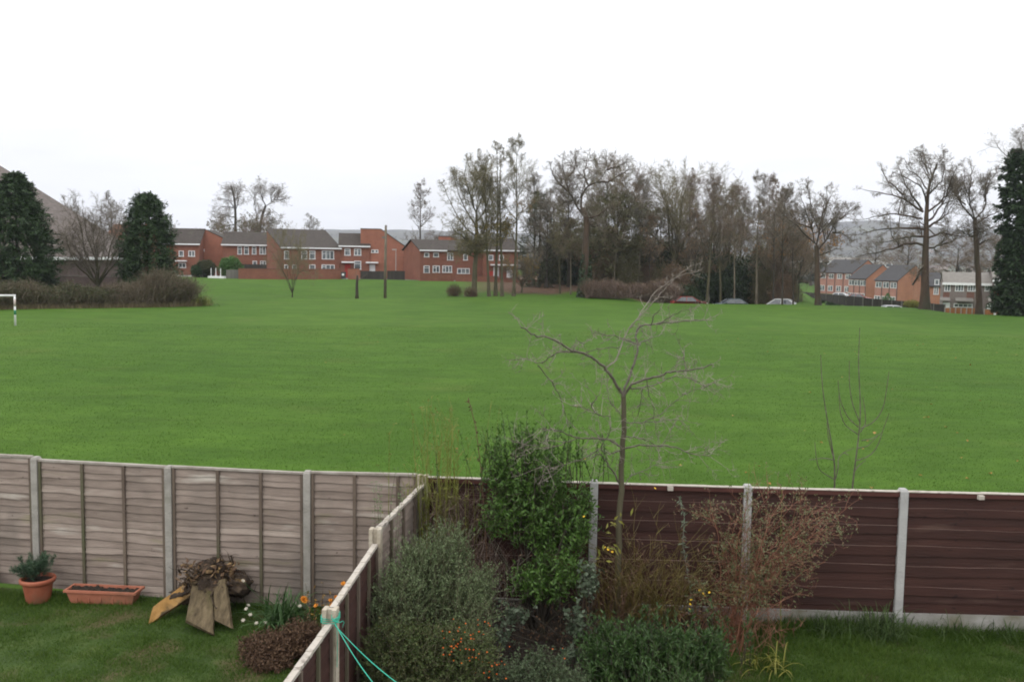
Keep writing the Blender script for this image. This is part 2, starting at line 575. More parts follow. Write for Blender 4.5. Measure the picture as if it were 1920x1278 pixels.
wd = bpy.data.worlds.new('World'); scene.world = wd; wd.use_nodes = True
nt = wd.node_tree; N = nt.nodes.new; Lk = nt.links.new
bg = nt.nodes['Background']; bg.inputs['Strength'].default_value = .1
sky = N('ShaderNodeTexSky'); sky.sky_type = 'NISHITA'; sky.sun_disc = False
SUN_EL, SUN_ROT = 48, 215
sky.sun_elevation = rad(SUN_EL); sky.sun_rotation = rad(SUN_ROT); sky.dust_density = 3; sky.ozone_density = 1
hs = N('ShaderNodeHueSaturation'); hs.inputs['Saturation'].default_value = .25; hs.inputs['Value'].default_value = 1.0
Lk(sky.outputs[0], hs.inputs['Color'])
tc = N('ShaderNodeTexCoord'); sx = N('ShaderNodeSeparateXYZ'); Lk(tc.outputs['Generated'], sx.inputs[0])
gr = N('ShaderNodeMapRange'); gr.inputs['From Min'].default_value = 0; gr.inputs['From Max'].default_value = .55; Lk(sx.outputs[2], gr.inputs['Value'])
cr = N('ShaderNodeValToRGB'); Lk(gr.outputs[0], cr.inputs['Fac'])
e = cr.color_ramp.elements
e[0].position = 0; e[0].color = (.375, .382, .396, 1)
e[1].position = 1; e[1].color = (.80, .80, .81, 1)
q = e.new(.10); q.color = (.405, .410, .420, 1)
q = e.new(.28); q.color = (.45, .453, .458, 1)
sc_ = N('ShaderNodeVectorMath'); sc_.operation = 'SCALE'; sc_.inputs['Scale'].default_value = 28.0; Lk(cr.outputs[0], sc_.inputs[0])
# soft banks of stratus
mp = N('ShaderNodeMapping'); mp.inputs['Scale'].default_value = (1, 1, 5.5); Lk(tc.outputs['Generated'], mp.inputs[0])
no = N('ShaderNodeTexNoise'); no.inputs['Scale'].default_value = 2.6; no.inputs['Detail'].default_value = 7; no.inputs['Roughness'].default_value = .55; Lk(mp.outputs[0], no.inputs[0])
nr = N('ShaderNodeMapRange'); nr.inputs['From Min'].default_value = .3; nr.inputs['From Max'].default_value = .7
nr.inputs['To Min'].default_value = .90; nr.inputs['To Max'].default_value = 1.10; Lk(no.outputs['Fac'], nr.inputs['Value'])
s2 = N('ShaderNodeVectorMath'); s2.operation = 'SCALE'; Lk(sc_.outputs[0], s2.inputs[0]); Lk(nr.outputs[0], s2.inputs['Scale'])
mx = N('ShaderNodeMix'); mx.data_type = 'RGBA'; mx.inputs['Factor'].default_value = .88
Lk(hs.outputs[0], mx.inputs[6]); Lk(s2.outputs[0], mx.inputs[7]); Lk(mx.outputs[2], bg.inputs['Color'])

sd = bpy.data.lights.new('sun', 'SUN'); sd.energy = .6; sd.angle = rad(20); sd.color = (1, .97, .92)
so = bpy.data.objects.new('sun', sd); COL.objects.link(so)
so.rotation_euler = (rad(90 - SUN_EL), 0, rad(-SUN_ROT + 180)); so.location = (0, -20, 60)

# ------------------------------------------------------------------ the ground: one sheet to the foot of the far hills
def field_material():
    m = bpy.data.materials.new('field_grass_ground'); m.use_nodes = True
    nt = m.node_tree; N = nt.nodes.new; Lk = nt.links.new
    bs = nt.nodes['Principled BSDF']; bs.inputs['Roughness'].default_value = .95; bs.inputs['Specular IOR Level'].default_value = .1
    g = N('ShaderNodeNewGeometry')
    def noise(scale, detail=5, stretch=None, rough=.6):
        n = N('ShaderNodeTexNoise'); n.inputs['Scale'].default_value = scale; n.inputs['Detail'].default_value = detail; n.inputs['Roughness'].default_value = rough
        if stretch:
            mp = N('ShaderNodeMapping'); mp.inputs['Scale'].default_value = stretch; mp.inputs['Rotation'].default_value = (0, 0, .12)
            Lk(g.outputs['Position'], mp.inputs[0]); Lk(mp.outputs[0], n.inputs[0])
        else:
            Lk(g.outputs['Position'], n.inputs[0])
        return n.outputs['Fac']
    def ramp(f, a, b, c0, c1):
        r = N('ShaderNodeValToRGB'); r.color_ramp.elements[0].position = a; r.color_ramp.elements[1].position = b
        r.color_ramp.elements[0].color = (*c0, 1); r.color_ramp.elements[1].color = (*c1, 1); Lk(f, r.inputs[0]); return r.outputs[0]
    def mix(f, a, b, mode='MIX'):
        x = N('ShaderNodeMix'); x.data_type = 'RGBA'; x.blend_type = mode
        if isinstance(f, float): x.inputs[0].default_value = f
        else: Lk(f, x.inputs[0])
        Lk(a, x.inputs[6])
        if isinstance(b, tuple): x.inputs[7].default_value = (*b, 1)
        else: Lk(b, x.inputs[7])
        return x.outputs[2]
    base = ramp(noise(.07, 4, (1, .55, 1)), .34, .66, GR_A, GR_B)
    mid = ramp(noise(.55, 6, (.5, 1, 1)), .36, .68, (.84, .86, .82), (1.15, 1.13, 1.12))
    fine = ramp(noise(3.2, 6, (.45, 1, 1), .7), .3, .7, (.80, .82, .78), (1.2, 1.16, 1.15))
    micro = ramp(noise(22, 4, None, .8), .3, .7, (.82, .82, .8), (1.18, 1.16, 1.15))
    c = mix(1.0, base, mid, 'MULTIPLY'); c = mix(1.0, c, fine, 'MULTIPLY'); c = mix(1.0, c, micro, 'MULTIPLY')
    yel = ramp(noise(.19, 5), .58, .75, (0, 0, 0), (.35, .35, .35))
    c = mix(yel, c, (.105, .120, .03)); c = mix(ramp(noise(.43, 6, (.35, 1, 1), .7), .60, .72, (0, 0, 0), (.14, .14, .14)), c, (.070, .066, .026))
    at_ = N('ShaderNodeAttribute'); at_.attribute_name = 'litter'
    sep = N('ShaderNodeSeparateColor'); Lk(at_.outputs['Color'], sep.inputs[0])
    lit = ramp(noise(1.4, 7, None, .75), .3, .7, (.045, .03, .02), (.14, .085, .055))
    c = mix(sep.outputs[0], c, lit)
    far = ramp(noise(.008, 6), .38, .62, (.035, .05, .028), (.07, .105, .04))
    c = mix(sep.outputs[1], c, far)
    pav = ramp(noise(.9, 4), .3, .7, (.17, .16, .15), (.26, .25, .23))
    c = mix(sep.outputs[2], c, pav)
    Lk(c, bs.inputs['Base Color'])
    bp = N('ShaderNodeBump'); bp.inputs['Strength'].default_value = .35; bp.inputs['Distance'].default_value = .05
    Lk(noise(9, 6, (.6, 1, 1), .8), bp.inputs['Height']); Lk(bp.outputs[0], bs.inputs['Normal'])
    return m


GR_A, GR_B = (.041, .094, .0095), (.057, .116, .0135)
ys = np.concatenate((np.concatenate(([12.05, 12.4, 12.8], np.arange(13.5, 60, 1.5))), np.arange(60, 172, 1.6), 172 * 1.12 ** np.arange(0, 29)))
ys = ys[ys < 4400]
aa = np.arange(-1500, 1501, 20.0)
Y2, A2 = np.meshgrid(ys, aa, indexing='ij')
X2 = A2 * Y2 / 1800
# the near rows are widened so that the sheet also lies under a camera a step to the side
X2 = X2 * (1 + 8 / Y2)
Z2 = terrain(X2, Y2)
ny, na = Y2.shape
ii = np.arange(ny - 1)[:, None] * na + np.arange(na - 1)[None]
fq = np.stack((ii, ii + 1, ii + na + 1, ii + na), -1).reshape(-1, 4)
ground = part('playing_field_ground', MB().add(np.stack((X2, Y2, Z2), -1), fq), field_material(), smooth=True)
tag(ground, 'mown green playing field running out to the houses and the wood', 'ground', kind='structure')
ca = ground.data.color_attributes.new('litter', 'FLOAT_COLOR', 'POINT')
A3 = X2 / Y2 * 1800
wob = 4 * np.sin(A3 * .031) + 2.5 * np.sin(A3 * .083 + 1) + 1.5 * np.sin(A3 * .21)
lit = sstep(-115, -30, A3 + wob * 3) * (1 - sstep(500, 540, A3)) * sstep(113, 118, Y2 + wob * .7 - 5 * sstep(-100, 100, A3)) * (1 - sstep(190, 220, Y2))
far = sstep(230, 330, Y2)
pave = sstep(143.5, 145.5, Y2) * (1 - sstep(190, 230, Y2)) * (1 - sstep(-80, -60, A3)) * .9
cc = np.stack((lit, far, pave, np.ones_like(lit)), -1).reshape(-1, 4)
ca.data.foreach_set('color', cc.ravel().astype(np.float32))

# ------------------------------------------------------------------ far hills
def hill_profile(a):
    """height of the skyline above the eye, in photo pixels, for azimuth pixel a (0 = straight ahead)"""
    return np.interp(a, [-1500, -960, -620, -340, -100, 250, 480, 640, 700, 800, 920, 1500], [22, 26, 30, 44, 40, 40, 56, 72, 74, 66, 58, 46])


hy = np.concatenate((np.linspace(650, 1500, 12), np.linspace(1600, 4300, 18)))
HY, HA = np.meshgrid(hy, np.arange(-1500, 1501, 12.0), indexing='ij')
HX = HA * HY / 1800
ridge = hill_profile(HA) * 3400 / 1800 + 4.6
t = sstep(700, 3400, HY) ** 1.25
bump = 5 * np.sin(HX * .006 + HY * .003) + 3 * np.sin(HX * .013 - HY * .007 + 2) + 1.3 * np.sin(HX * .041 + HY * .02)
HZ = -9.6 + (ridge + 9.6) * t + bump * t
HZ = np.where(HY > 3450, HZ - (HY - 3450) * .03, HZ) - 1.5 * (HY < 700)
nh, nb = HY.shape
ii = np.arange(nh - 1)[:, None] * nb + np.arange(nb - 1)[None]
fq = np.stack((ii, ii + 1, ii + nb + 1, ii + nb), -1).reshape(-1, 4)
MT['hills'] = mat('hills', [(.016, .018, .018), (.03, .032, .028), (.055, .056, .035), (.028, .028, .026)], scale=.011, world=True, detail=9, stretch=(1, .35, 1), second=((.075, .085, .05), .004, .56, .60))
hills = part('hills', MB().add(np.stack((HX, HY, HZ), -1), fq), MT['hills'], smooth=True)
tag(hills, 'far wooded hills fading grey blue along the skyline', 'hills', kind='structure')


def hill_z(x, y):
    a = x / y * 1800
    t = sstep(700, 3400, y) ** 1.25
    r = hill_profile(a) * 3400 / 1800 + 4.6
    b = 5 * np.sin(x * .006 + y * .003) + 3 * np.sin(x * .013 - y * .007 + 2) + 1.3 * np.sin(x * .041 + y * .02)
    h = -9.6 + (r + 9.6) * t + b * t
    return np.maximum(h, terrain(x, y)) if np.ndim(h) else max(float(h), float(terrain(x, y)))


# ------------------------------------------------------------------ air
hz = bpy.data.materials.new('haze_air'); hz.use_nodes = True; nt = hz.node_tree; nt.nodes.clear()
o_ = nt.nodes.new('ShaderNodeOutputMaterial'); pv = nt.nodes.new('ShaderNodeVolumePrincipled')
pv.inputs['Color'].default_value = (.80, .83, .95, 1); pv.inputs['Density'].default_value = HAZE
nt.links.new(pv.outputs[0], o_.inputs['Volume'])
hb = part('haze', MB().box((0, 2200, 110 - 7), (9000, 4700, 245)), hz)
tag(hb, 'thin grey winter haze in front of the far hills', 'haze', kind='stuff')

# ------------------------------------------------------------------ the two back gardens
DIV = np.array([[-1.13, 12.30, 1.76], [-1.47, 10.36, 1.60], [-1.60, 8.42, 1.42], [-1.78, 6.50, 1.25]])


def div_x(y):
    return np.interp(y, DIV[::-1, 1], DIV[::-1, 0])


def garden_z(x, y, right):
    n = .025 * np.sin(x * 2.1 + y) + .02 * np.sin(y * 3.3 - x * 1.2)
    if right:
        return -.005 - .085 * (11.9 - y) + n
    return -.13 - .06 * (12.6 - y) + n * .7


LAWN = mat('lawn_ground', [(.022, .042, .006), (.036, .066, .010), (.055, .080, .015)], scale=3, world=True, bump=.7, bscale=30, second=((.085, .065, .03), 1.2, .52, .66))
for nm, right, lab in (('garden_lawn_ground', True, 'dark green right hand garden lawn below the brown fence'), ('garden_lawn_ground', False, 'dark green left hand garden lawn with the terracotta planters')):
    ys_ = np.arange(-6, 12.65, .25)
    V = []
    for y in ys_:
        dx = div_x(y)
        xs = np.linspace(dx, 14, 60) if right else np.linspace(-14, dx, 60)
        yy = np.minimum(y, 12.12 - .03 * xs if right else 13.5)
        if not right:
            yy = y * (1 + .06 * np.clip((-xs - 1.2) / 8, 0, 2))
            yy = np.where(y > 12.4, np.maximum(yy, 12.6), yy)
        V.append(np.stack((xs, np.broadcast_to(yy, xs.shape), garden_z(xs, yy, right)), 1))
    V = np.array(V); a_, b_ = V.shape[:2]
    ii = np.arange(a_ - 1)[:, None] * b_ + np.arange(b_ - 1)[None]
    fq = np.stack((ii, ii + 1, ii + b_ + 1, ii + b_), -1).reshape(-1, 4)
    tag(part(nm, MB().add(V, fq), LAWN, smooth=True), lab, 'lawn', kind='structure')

# grass blades
BL = mat('grass_blades', [(.030, .066, .008), (.068, .130, .016), (.145, .205, .042)], scale=.5, island=.55, world=True, transl=.45, rough=.6)
BLF = mat('field_blades', [(.042, .095, .010), (.063, .125, .015), (.095, .152, .032)], scale=.35, island=.6, world=True, transl=.5, rough=.65)
n = 420000
yy = np.exp(rng.uniform(np.log(15.5), np.log(64), n)); xx = rng.uniform(-.60, .60, n) * yy * 1.02
pp = np.stack((xx, yy, terrain(xx, yy) - .005), 1)
dens = .5 + .5 * np.sin(xx * 1.3 + np.sin(yy * .9) * 2) * np.sin(yy * 1.1 + np.sin(xx * .7) * 2)
keep = rng.uniform(0, 1, n) < .45 + .55 * dens
pp = pp[keep]
hgt = .025 + .022 * rng.uniform(0, 1, len(pp))
mbb = blades(MB(), pp, hgt, .008 + .0005 * pp[:, 1], .7)
tag(part('field_grass', mbb, BLF), 'short green grass covering the playing field', 'grass', kind='stuff')
mbb = MB()
for right, nb in ((True, 150000), (False, 130000)):
    if right:
        xx = rng.uniform(2.2, 8.6, nb); yy = rng.uniform(9.2, 11.95, nb)
    else:
        xx = rng.uniform(-8.2, -1.5, nb); yy = rng.uniform(9.4, 13.1, nb)
        k = xx < div_x(yy) - .05; xx, yy = xx[k], yy[k]
        k = yy < 12.55 + .08 * np.clip(-xx - 2.5, 0, 9); xx, yy = xx[k], yy[k]
    pp = np.stack((xx, yy, garden_z(xx, yy, right) - .004), 1)
    tuft = np.sin(xx * 5 + np.sin(yy * 4) * 2) * np.sin(yy * 6 + np.sin(xx * 3) * 2)
    h = (.05 if right else .035) * (1 + .5 * tuft) + (.10 * sstep(11.4, 11.85, yy) if right else .04 * sstep(12.3, 12.7, yy))
    blades(mbb, pp, h * 1.25, .010, .75)
tag(part('lawn_grass', mbb, BL), 'damp green grass of the two back lawns', 'grass', kind='stuff')
# windblown leaves
nl = 130
yy = np.exp(rng.uniform(np.log(17), np.log(60), nl)); xx = rng.uniform(-.2, .58, nl) * yy
k = rng.uniform(0, 1, nl) < .25 + .75 * sstep(-.05, .35, xx / yy); xx, yy = xx[k], yy[k]
pp = np.stack((xx, yy, terrain(xx, yy) + .03), 1); m_ = len(pp)
MT['dead_leaf'] = mat('dead_leaf', [(.22, .08, .02), (.34, .17, .05), (.42, .30, .12)], scale=1, island=.9, world=True)
lf = MB().leaves(pp, rng.normal(0, 1, (m_, 3)) * np.array([1, 1, .2]), np.tile(np.array([[0, 0, 1.]]), (m_, 1)), rng.uniform(.07, .13, m_), rng.uniform(.05, .10, m_), .3)
tag(part('fallen_leaves', lf, MT['dead_leaf']), 'orange fallen leaves scattered over the playing field grass', 'leaves', kind='stuff')
# ------------------------------------------------------------------ fences
MT['lap'] = mat('weathered_boards', [(.128, .099, .080), (.232, .184, .154), (.36, .298, .252)], scale=3.5, island=.5, stretch=(.6, .6, 4), bump=.35, bscale=12, second=[((.17, .165, .07), 1.1, .60, .78), ((.12, .10, .085), .8, .50, .72, (1, 1, .7)), ((.045, .03, .022), 9, .70, .76, (1, 1, 1.6)), ((.42, .38, .33), 1.7, .60, .75, (.5, .5, 3))])
MT['lap_cap'] = mat('weathered_capping', [(.22, .19, .16), (.36, .33, .29)], scale=5, bump=.3)
MT['batten'] = mat('batten_wood', [(.085, .062, .048), (.16, .125, .095)], scale=4, stretch=(1, 1, .3), bump=.3, second=((.06, .075, .03), 2, .5, .7))
MT['brown'] = mat('brown_stain', [(.024, .0095, .0072), (.040, .0155, .0115), (.060, .024, .0175)], scale=2.2, island=.35, stretch=(.5, .5, 3.5), bump=.4, bscale=14, rough=.75, second=[((.013, .005, .005), 8, .66, .74, (1, 1, 1.6)), ((.085, .05, .038), 2.2, .60, .8, (.5, .5, 3))])
MT['brown_worn'] = mat('worn_board_edge', [(.07, .035, .03), (.30, .22, .18)], scale=1.6, world=True)
MT['brown_cap'] = mat('brown_capping', [(.055, .02, .016), (.085, .032, .025)], scale=3, bump=.2)
MT['pale_cap'] = mat('pale_capping', [(.25, .22, .185), (.42, .38, .33), (.34, .31, .25)], scale=5, bump=.4, second=((.12, .10, .08), 9, .58, .7))
MT['concrete'] = mat('concrete_post', [(.20, .188, .165), (.28, .263, .235), (.35, .33, .295)], scale=4, bump=.5, bscale=40, second=((.15, .15, .11), 2.5, .55, .75))
MT['concrete_warm'] = mat('concrete_warm', [(.24, .205, .15), (.36, .31, .24), (.42, .38, .31)], scale=5, bump=.5, bscale=40, second=((.13, .12, .07), 3, .55, .75))
MT['concrete_pale'] = mat('concrete_pale', [(.29, .285, .275), (.39, .385, .37)], scale=4, bump=.4, bscale=40, second=((.2, .2, .19), 3, .62, .8))
MT['gravel'] = mat('gravel_board', [(.20, .19, .175), (.29, .28, .26)], scale=3, bump=.4, bscale=40, second=((.14, .13, .09), 2.2, .5, .75))


def fr(p0, p1):
    d = np.array(p1[:2]) - np.array(p0[:2]); L = np.linalg.norm(d); u = d / L
    return L, u, np.array([u[1], -u[0]])         # length, along, towards the viewer (right-hand side of the run)


def frame_box(mb, p0, u, nrm, s0, s1, d0, d1, z0, z1, mi=0):
    c = [p0[0] + u[0] * (s0 + s1) / 2 + nrm[0] * (d0 + d1) / 2, p0[1] + u[1] * (s0 + s1) / 2 + nrm[1] * (d0 + d1) / 2, (z0 + z1) / 2]
    R = np.array([[u[0], nrm[0], 0], [u[1], nrm[1], 0], [0, 0, 1]])
    return mb.box(c, (abs(s1 - s0), abs(d1 - d0), z1 - z0), R, mi)


def board(mb, p0, u, nrm, s0, s1, zt, zb, dt, db, th=.009, wav=.006, seg=16, edge=0, slope=0.0):
    """one sawn board: top edge at depth dt, lower edge at depth db, wavy edges; material 1 on the top lip if edge"""
    s = np.linspace(s0, s1, seg + 1); ph = rng.uniform(0, 6.28, 4)
    sl = slope * (s - s0)
    w1 = wav * (np.sin(s * 4.1 + ph[0]) + .6 * np.sin(s * 9.3 + ph[1])); w2 = wav * (np.sin(s * 3.3 + ph[2]) + .6 * np.sin(s * 11 + ph[3]))
    def row(z, d):
        return np.stack((p0[0] + u[0] * s + nrm[0] * d, p0[1] + u[1] * s + nrm[1] * d, z), 1)
    V = np.stack((row(zt + w1 * .6 + sl, dt - th), row(zt + w1 * .6 + sl, dt), row(zb + w2 + sl, db), row(zb + w2 + sl, db - th)), 1)
    v = V.reshape(-1, 3); i = np.arange(seg)[:, None] * 4
    def q(a, b): return np.concatenate((i + a, i + b, i + 4 + b, i + 4 + a), 1)
    mb.add(v, np.concatenate((q(1, 2), q(2, 3), q(3, 0))))
    n0 = mb.n - len(v)
    mb.f.append(q(0, 1) + n0); mb.m.append(np.full(seg, 1 if edge else 0, int))
    mb.f.append(np.array([[0, 1, 2, 3], [seg * 4 + 3, seg * 4 + 2, seg * 4 + 1, seg * 4]]) + n0); mb.m.append(np.zeros(2, int))


def post_mb(x, y, u, nrm, z0, z1, w=.095, d=.115, top=.03):
    mb = MB()
    R = np.array([[u[0], nrm[0], 0], [u[1], nrm[1], 0], [0, 0, 1]])
    prof = [(-w / 2, -d / 2), (-w / 2 + .012, -d / 2 - .004), (w / 2 - .012, -d / 2 - .004), (w / 2, -d / 2), (w / 2, d / 2), (w / 2 - .012, d / 2 + .004), (-w / 2 + .012, d / 2 + .004), (-w / 2, d / 2)]
    zs = [z0, z0 + .3, (z0 + z1) / 2, z1 - top, z1]
    sc = [1, 1, 1, 1, .72]
    V = np.array([[(p[0] * k, p[1] * k, z) for p in prof] for z, k in zip(zs, sc)])
    n = len(prof); V = V.reshape(-1, 3) @ R.T + np.array([x, y, 0])
    f = [[j * n + i, j * n + (i + 1) % n, (j + 1) * n + (i + 1) % n, (j + 1) * n + i] for j in range(len(zs) - 1) for i in range(n)]
    return mb.add(V, [np.array(f), np.arange((len(zs) - 1) * n, len(zs) * n).reshape(1, -1)])


def lap_panel(root, p0, p1, zt, zb, nb=17, label=None, boards='lap', cap='lap_cap', battens=(.36, .68), face=1, gap=.055, slope=0.0):
    L, u, nrm = fr(p0, p1); nrm = nrm * face
    mb = MB(); h = (zt - .03 - zb) / nb
    z = zt - .03
    for i in range(nb):
        hh = h * rng.uniform(.80, 1.20) if i < nb - 1 else z - zb
        board(mb, p0, u, nrm, gap, L - gap, z + .012, z - hh, .004, .022 + rng.uniform(-.003, .004), slope=slope + rng.normal(0, .004), wav=rng.uniform(.004, .011))
        z -= hh
    frame_box(mb, p0, u, nrm, gap, L - gap, -.016, -.008, zb, zt - .03)
    o = part('fence_panel', mb, [MT[boards], MT[boards]], root, world=True, label=label)
    c = MB(); s0, s1 = gap - .005, L - gap + .005
    k = 6
    for i in range(k):
        a, b = s0 + (s1 - s0) * i / k, s0 + (s1 - s0) * (i + 1) / k
        frame_box(c, p0, u, nrm, a, b + .0, -.022, .036, zt - .028 + slope * a + rng.normal(0, .0015), zt + slope * (a + b) / 2)
    part('capping_rail', c, MT[cap], o, world=True, root=root)
    for b in battens:
        frame_box(m := MB(), p0, u, nrm, L * b - .02, L * b + .02, .018, .046, zb - .01, zt - .034 + slope * L * b)
        part('batten', m, MT['batten'], o, world=True, root=root)
    for b in (gap + .018, L - gap - .018):
        frame_box(m := MB(), p0, u, nrm, b - .018, b + .018, .018, .042, zb - .01, zt - .034 + slope * b)
        part('batten', m, MT['batten'], o, world=True, root=root)
    return o


# left: weathered larch-lap panels between concrete posts
LP = [(-9.1, 13.56), (-6.57, 13.10), (-4.60, 12.76), (-2.68, 12.52), (-1.17, 12.44)]
# spacing of the last, cut panel is kept short as in the photo
d0 = np.array(LP[1]) - np.array(LP[2]); d0 /= np.linalg.norm(d0); LP[0] = tuple(np.array(LP[1]) + d0 * 1.95)
fl = thing('panel_fence', 'weathered pinkish grey lap panel fence with concrete posts behind the terracotta planters', 'fence', (LP[2][0], LP[2][1], -.13))
ZT = [1.735, 1.715, 1.73, 1.735]
for i in range(4):
    lap_panel(fl, LP[i], LP[i + 1], ZT[i], -.10, nb=18 if i != 3 else 17, battens=(.36, .67) if i < 3 else (.42, .80), slope=(.012, .004, -.006, .004)[i])
for i in range(1, 4):
    L, u, nrm = fr(LP[i], LP[i + 1])
    part('concrete_post', post_mb(*(np.array(LP[i]) + nrm * .0), u, nrm, -.2, ZT[i - 1] + .01), MT['concrete'], fl, world=True)

# between the gardens: steps down towards the house
fd = thing('panel_fence', 'brown stained dividing fence with pale capping stepping down between the two gardens', 'fence', (DIV[1][0], DIV[1][1], -.13))
for i in range(3):
    a, b = DIV[i + 1], DIV[i]
    zt = (DIV[i][2] + DIV[i + 1][2]) / 2 - .03 if i else DIV[1][2] + .02
    zt = DIV[i + 1][2] - .01 if i < 2 else DIV[i + 1][2] + .02
    lap_panel(fd, a, b, zt, zt - 1.78, nb=17, boards='lap' if i == 0 else 'brown', cap='pale_cap', battens=(.25, .5, .75), slope=(.03, .018, .0)[i] if i < 2 else .02,
              label='weathered grey panel nearest the corner' if i == 0 else None)
for i in range(3):
    a, b = (DIV[i + 1], DIV[i]) if i < 3 else (DIV[i], DIV[i - 1])
    L, u, nrm = fr(a, b)
    # H section: two flanges and a web, open to the panels on either side
    mb = MB()
    x, y, z1 = DIV[i]
    for d in (-.045, .045):
        frame_box(mb, (x, y), u, nrm, -.055, .055, d - .02, d + .02, -.9, z1)
    frame_box(mb, (x, y), u, nrm, -.02, .02, -.025, .025, -.9, z1 - .003)
    part('concrete_post', mb, MT['concrete_warm'], fd, world=True)

# right: dark brown overlapping boards, concrete posts and gravel boards
RP = [(-1.10, 12.17), (1.07, 11.98), (2.99, 11.87), (4.91, 11.78), (6.83, 11.72), (8.75, 11.66), (10.67, 11.60), (12.59, 11.54), (14.51, 11.48)]
frr = thing('panel_fence', 'dark chocolate brown board fence with pale concrete posts right of the dividing fence', 'fence', (RP[3][0], RP[3][1], 0))
for i in range(8):
    p0, p1 = RP[i], RP[i + 1]; L, u, nrm = fr(p0, p1)
    zt, zb = 1.765, .21
    mb = MB()
    frame_box(mb, p0, u, nrm, .05, L - .05, -.016, -.004, zb, zt - .02)      # rear boards' backing
    edges = np.sort(np.array([.10, .27, .42, .60, .78]) + rng.normal(0, .012, 5)) if i != 4 else np.array([.085, .32, .47, .66, .85])
    for k, e in enumerate(edges):       # rear boards first, then the proud ones over them
        z1 = zt - .05 - e * (zt - zb - .05); hh = rng.uniform(.105, .135)
        board(mb, p0, u, nrm, .052, L - .052, z1, z1 - hh, .030, .030, .014, wav=.005, edge=1, slope=rng.normal(0, .004))
        board(mb, p0, u, nrm, .052, L - .052, z1 + .04 + (.07 if k else .03), z1 - .015, .009, .013, .008, wav=.004, slope=rng.normal(0, .003))
        board(mb, p0, u, nrm, .052, L - .052, z1 - hh + .02, z1 - hh - .10, .010, .016, .008, wav=.004, slope=rng.normal(0, .003))
    o = part('fence_panel', mb, [MT['brown'], MT['brown_worn']], frr, world=True)
    m = MB()
    frame_box(m, p0, u, nrm, .048, L - .048, -.026, .040, zt - .062, zt - .004)
    part('capping_rail', m, MT['brown_cap'], o, world=True, root=frr)
    m = MB()
    for q in range(8):
        a, b = .046 + (L - .092) * q / 8, .046 + (L - .092) * (q + 1) / 8
        frame_box(m, p0, u, nrm, a, b, -.030, .048, zt - .003, zt + .007 + rng.normal(0, .0012))
    part('top_strip', m, MT['pale_cap'], o, world=True, root=frr)
    m = MB(); frame_box(m, p0, u, nrm, .04, L - .04, -.022, .022, -.15, zb - .006)
    part('gravel_board', m, MT['gravel'], frr, world=True)
    if i:
        part('concrete_post', post_mb(p0[0], p0[1], u, nrm, -.2, 1.80, .10, .12), MT['concrete_pale'], frr, world=True,
             label='concrete post with flaking rusty blotches' if i == 2 else None)
for px, py in ((1256, 914), (1837, 931)):       # small pale blocks under the capping
    p = at_z(px, py, 1.735)
    part('clip', MB().box((p[0], p[1] - .03, 1.735), (.07, .05, .05)), MT['pale_cap'], frr, world=True)

# ------------------------------------------------------------------ left garden
MT['terracotta'] = mat('terracotta_plastic', [(.22, .060, .032), (.30, .088, .048), (.36, .13, .075)], scale=6, rough=.6, bump=.15, second=[((.15, .075, .045), 3, .5, .72), ((.10, .09, .05), 5, .62, .75)])
MT['terracotta_pale'] = mat('terracotta_trough', [(.32, .11, .066), (.42, .16, .10)], scale=5, rough=.6, bump=.15, second=[((.21, .10, .06), 3, .5, .72), ((.14, .11, .06), 6, .62, .75)])


def gz(px, py, right=False):
    z = -.2
    for _ in range(6):
        p = at_z(px, py, z); z = float(garden_z(p[0], p[1], right))
    return np.array((p[0], p[1], z))


def flowerpot(label, loc, s=1.0):
    t = thing('plant_pot', label, 'plant pot', loc)
    R, h = .205 * s, .33 * s
    a = np.linspace(0, 2 * np.pi, 40, endpoint=False)
    body = MB().lathe([(0.001, 0.002), (R * .70, 0), (R * .74, .02), (R * .93, h * .80)], sides=40)
    # shallow flutes
    v = body.v[0]; ang = np.arctan2(v[:, 1], v[:, 0]); rr = 1 + .018 * np.cos(ang * 14); body.v[0] = v * np.stack((rr, rr, np.ones_like(rr)), 1)
    o = part('pot', body, MT['terracotta'], t, True)
    part('rim', MB().lathe([(R * .93, h * .80 - .012), (R * 1.10, h * .84), (R * 1.13, h * .95), (R * 1.08, h), (R * .95, h), (R * .92, h * .82)], sides=40), MT['terracotta'], o, True)
    part('soil', MB().lathe([(R * .935, h * .86), (R * .6, h * .90), (R * .3, h * .885), (.001, h * .90)], sides=24), MT['soil'], t)
    return t


p = gz(72, 1126); pot = flowerpot('round terracotta pot holding a small spiky conifer, by the weathered fence', p)
MT['needle'] = mat('needles', [(.03, .062, .035), (.055, .10, .055), (.10, .145, .085)], scale=3, island=.7, transl=.15)
S, Lf = MB(), MB()
n = 26; az = rng.uniform(0, 6.28, n); el = rng.uniform(.35, 1.5, n)
D = np.stack((np.cos(az) * np.cos(el), np.sin(az) * np.cos(el), np.sin(el)), 1)
pts, r = grow(np.tile([[-.03, 0, .29]], (n, 1)) + rng.normal(0, .02, (n, 3)), D, rng.uniform(.2, .36, n), np.full(n, .004), 4, .1, .12)
S.tubes(pts, r, 4)
P, D2, L2, R2, _ = sprout(pts, r, np.full(n, .3), 7, .3, 1, (20, 50), (.25, .45), .7, .4)
p2, r2 = grow(P, D2, L2, R2, 3, .08, .06); S.tubes(p2, r2, 3)
t = np.linspace(0, 1, 16); q = np.stack([np.stack([np.interp(t * 3, np.arange(4), p2[j, :, c]) for c in range(3)], 1) for j in range(len(p2))]).reshape(-1, 3)
q = np.repeat(q, 3, 0); dd = np.repeat(unit(p2[:, -1] - p2[:, 0]), 48, 0)
Lf.leaves(q, unit(dd + rng.normal(0, .7, dd.shape)), rng.normal(0, 1, dd.shape), rng.uniform(.03, .06, len(q)), .0042, .1)
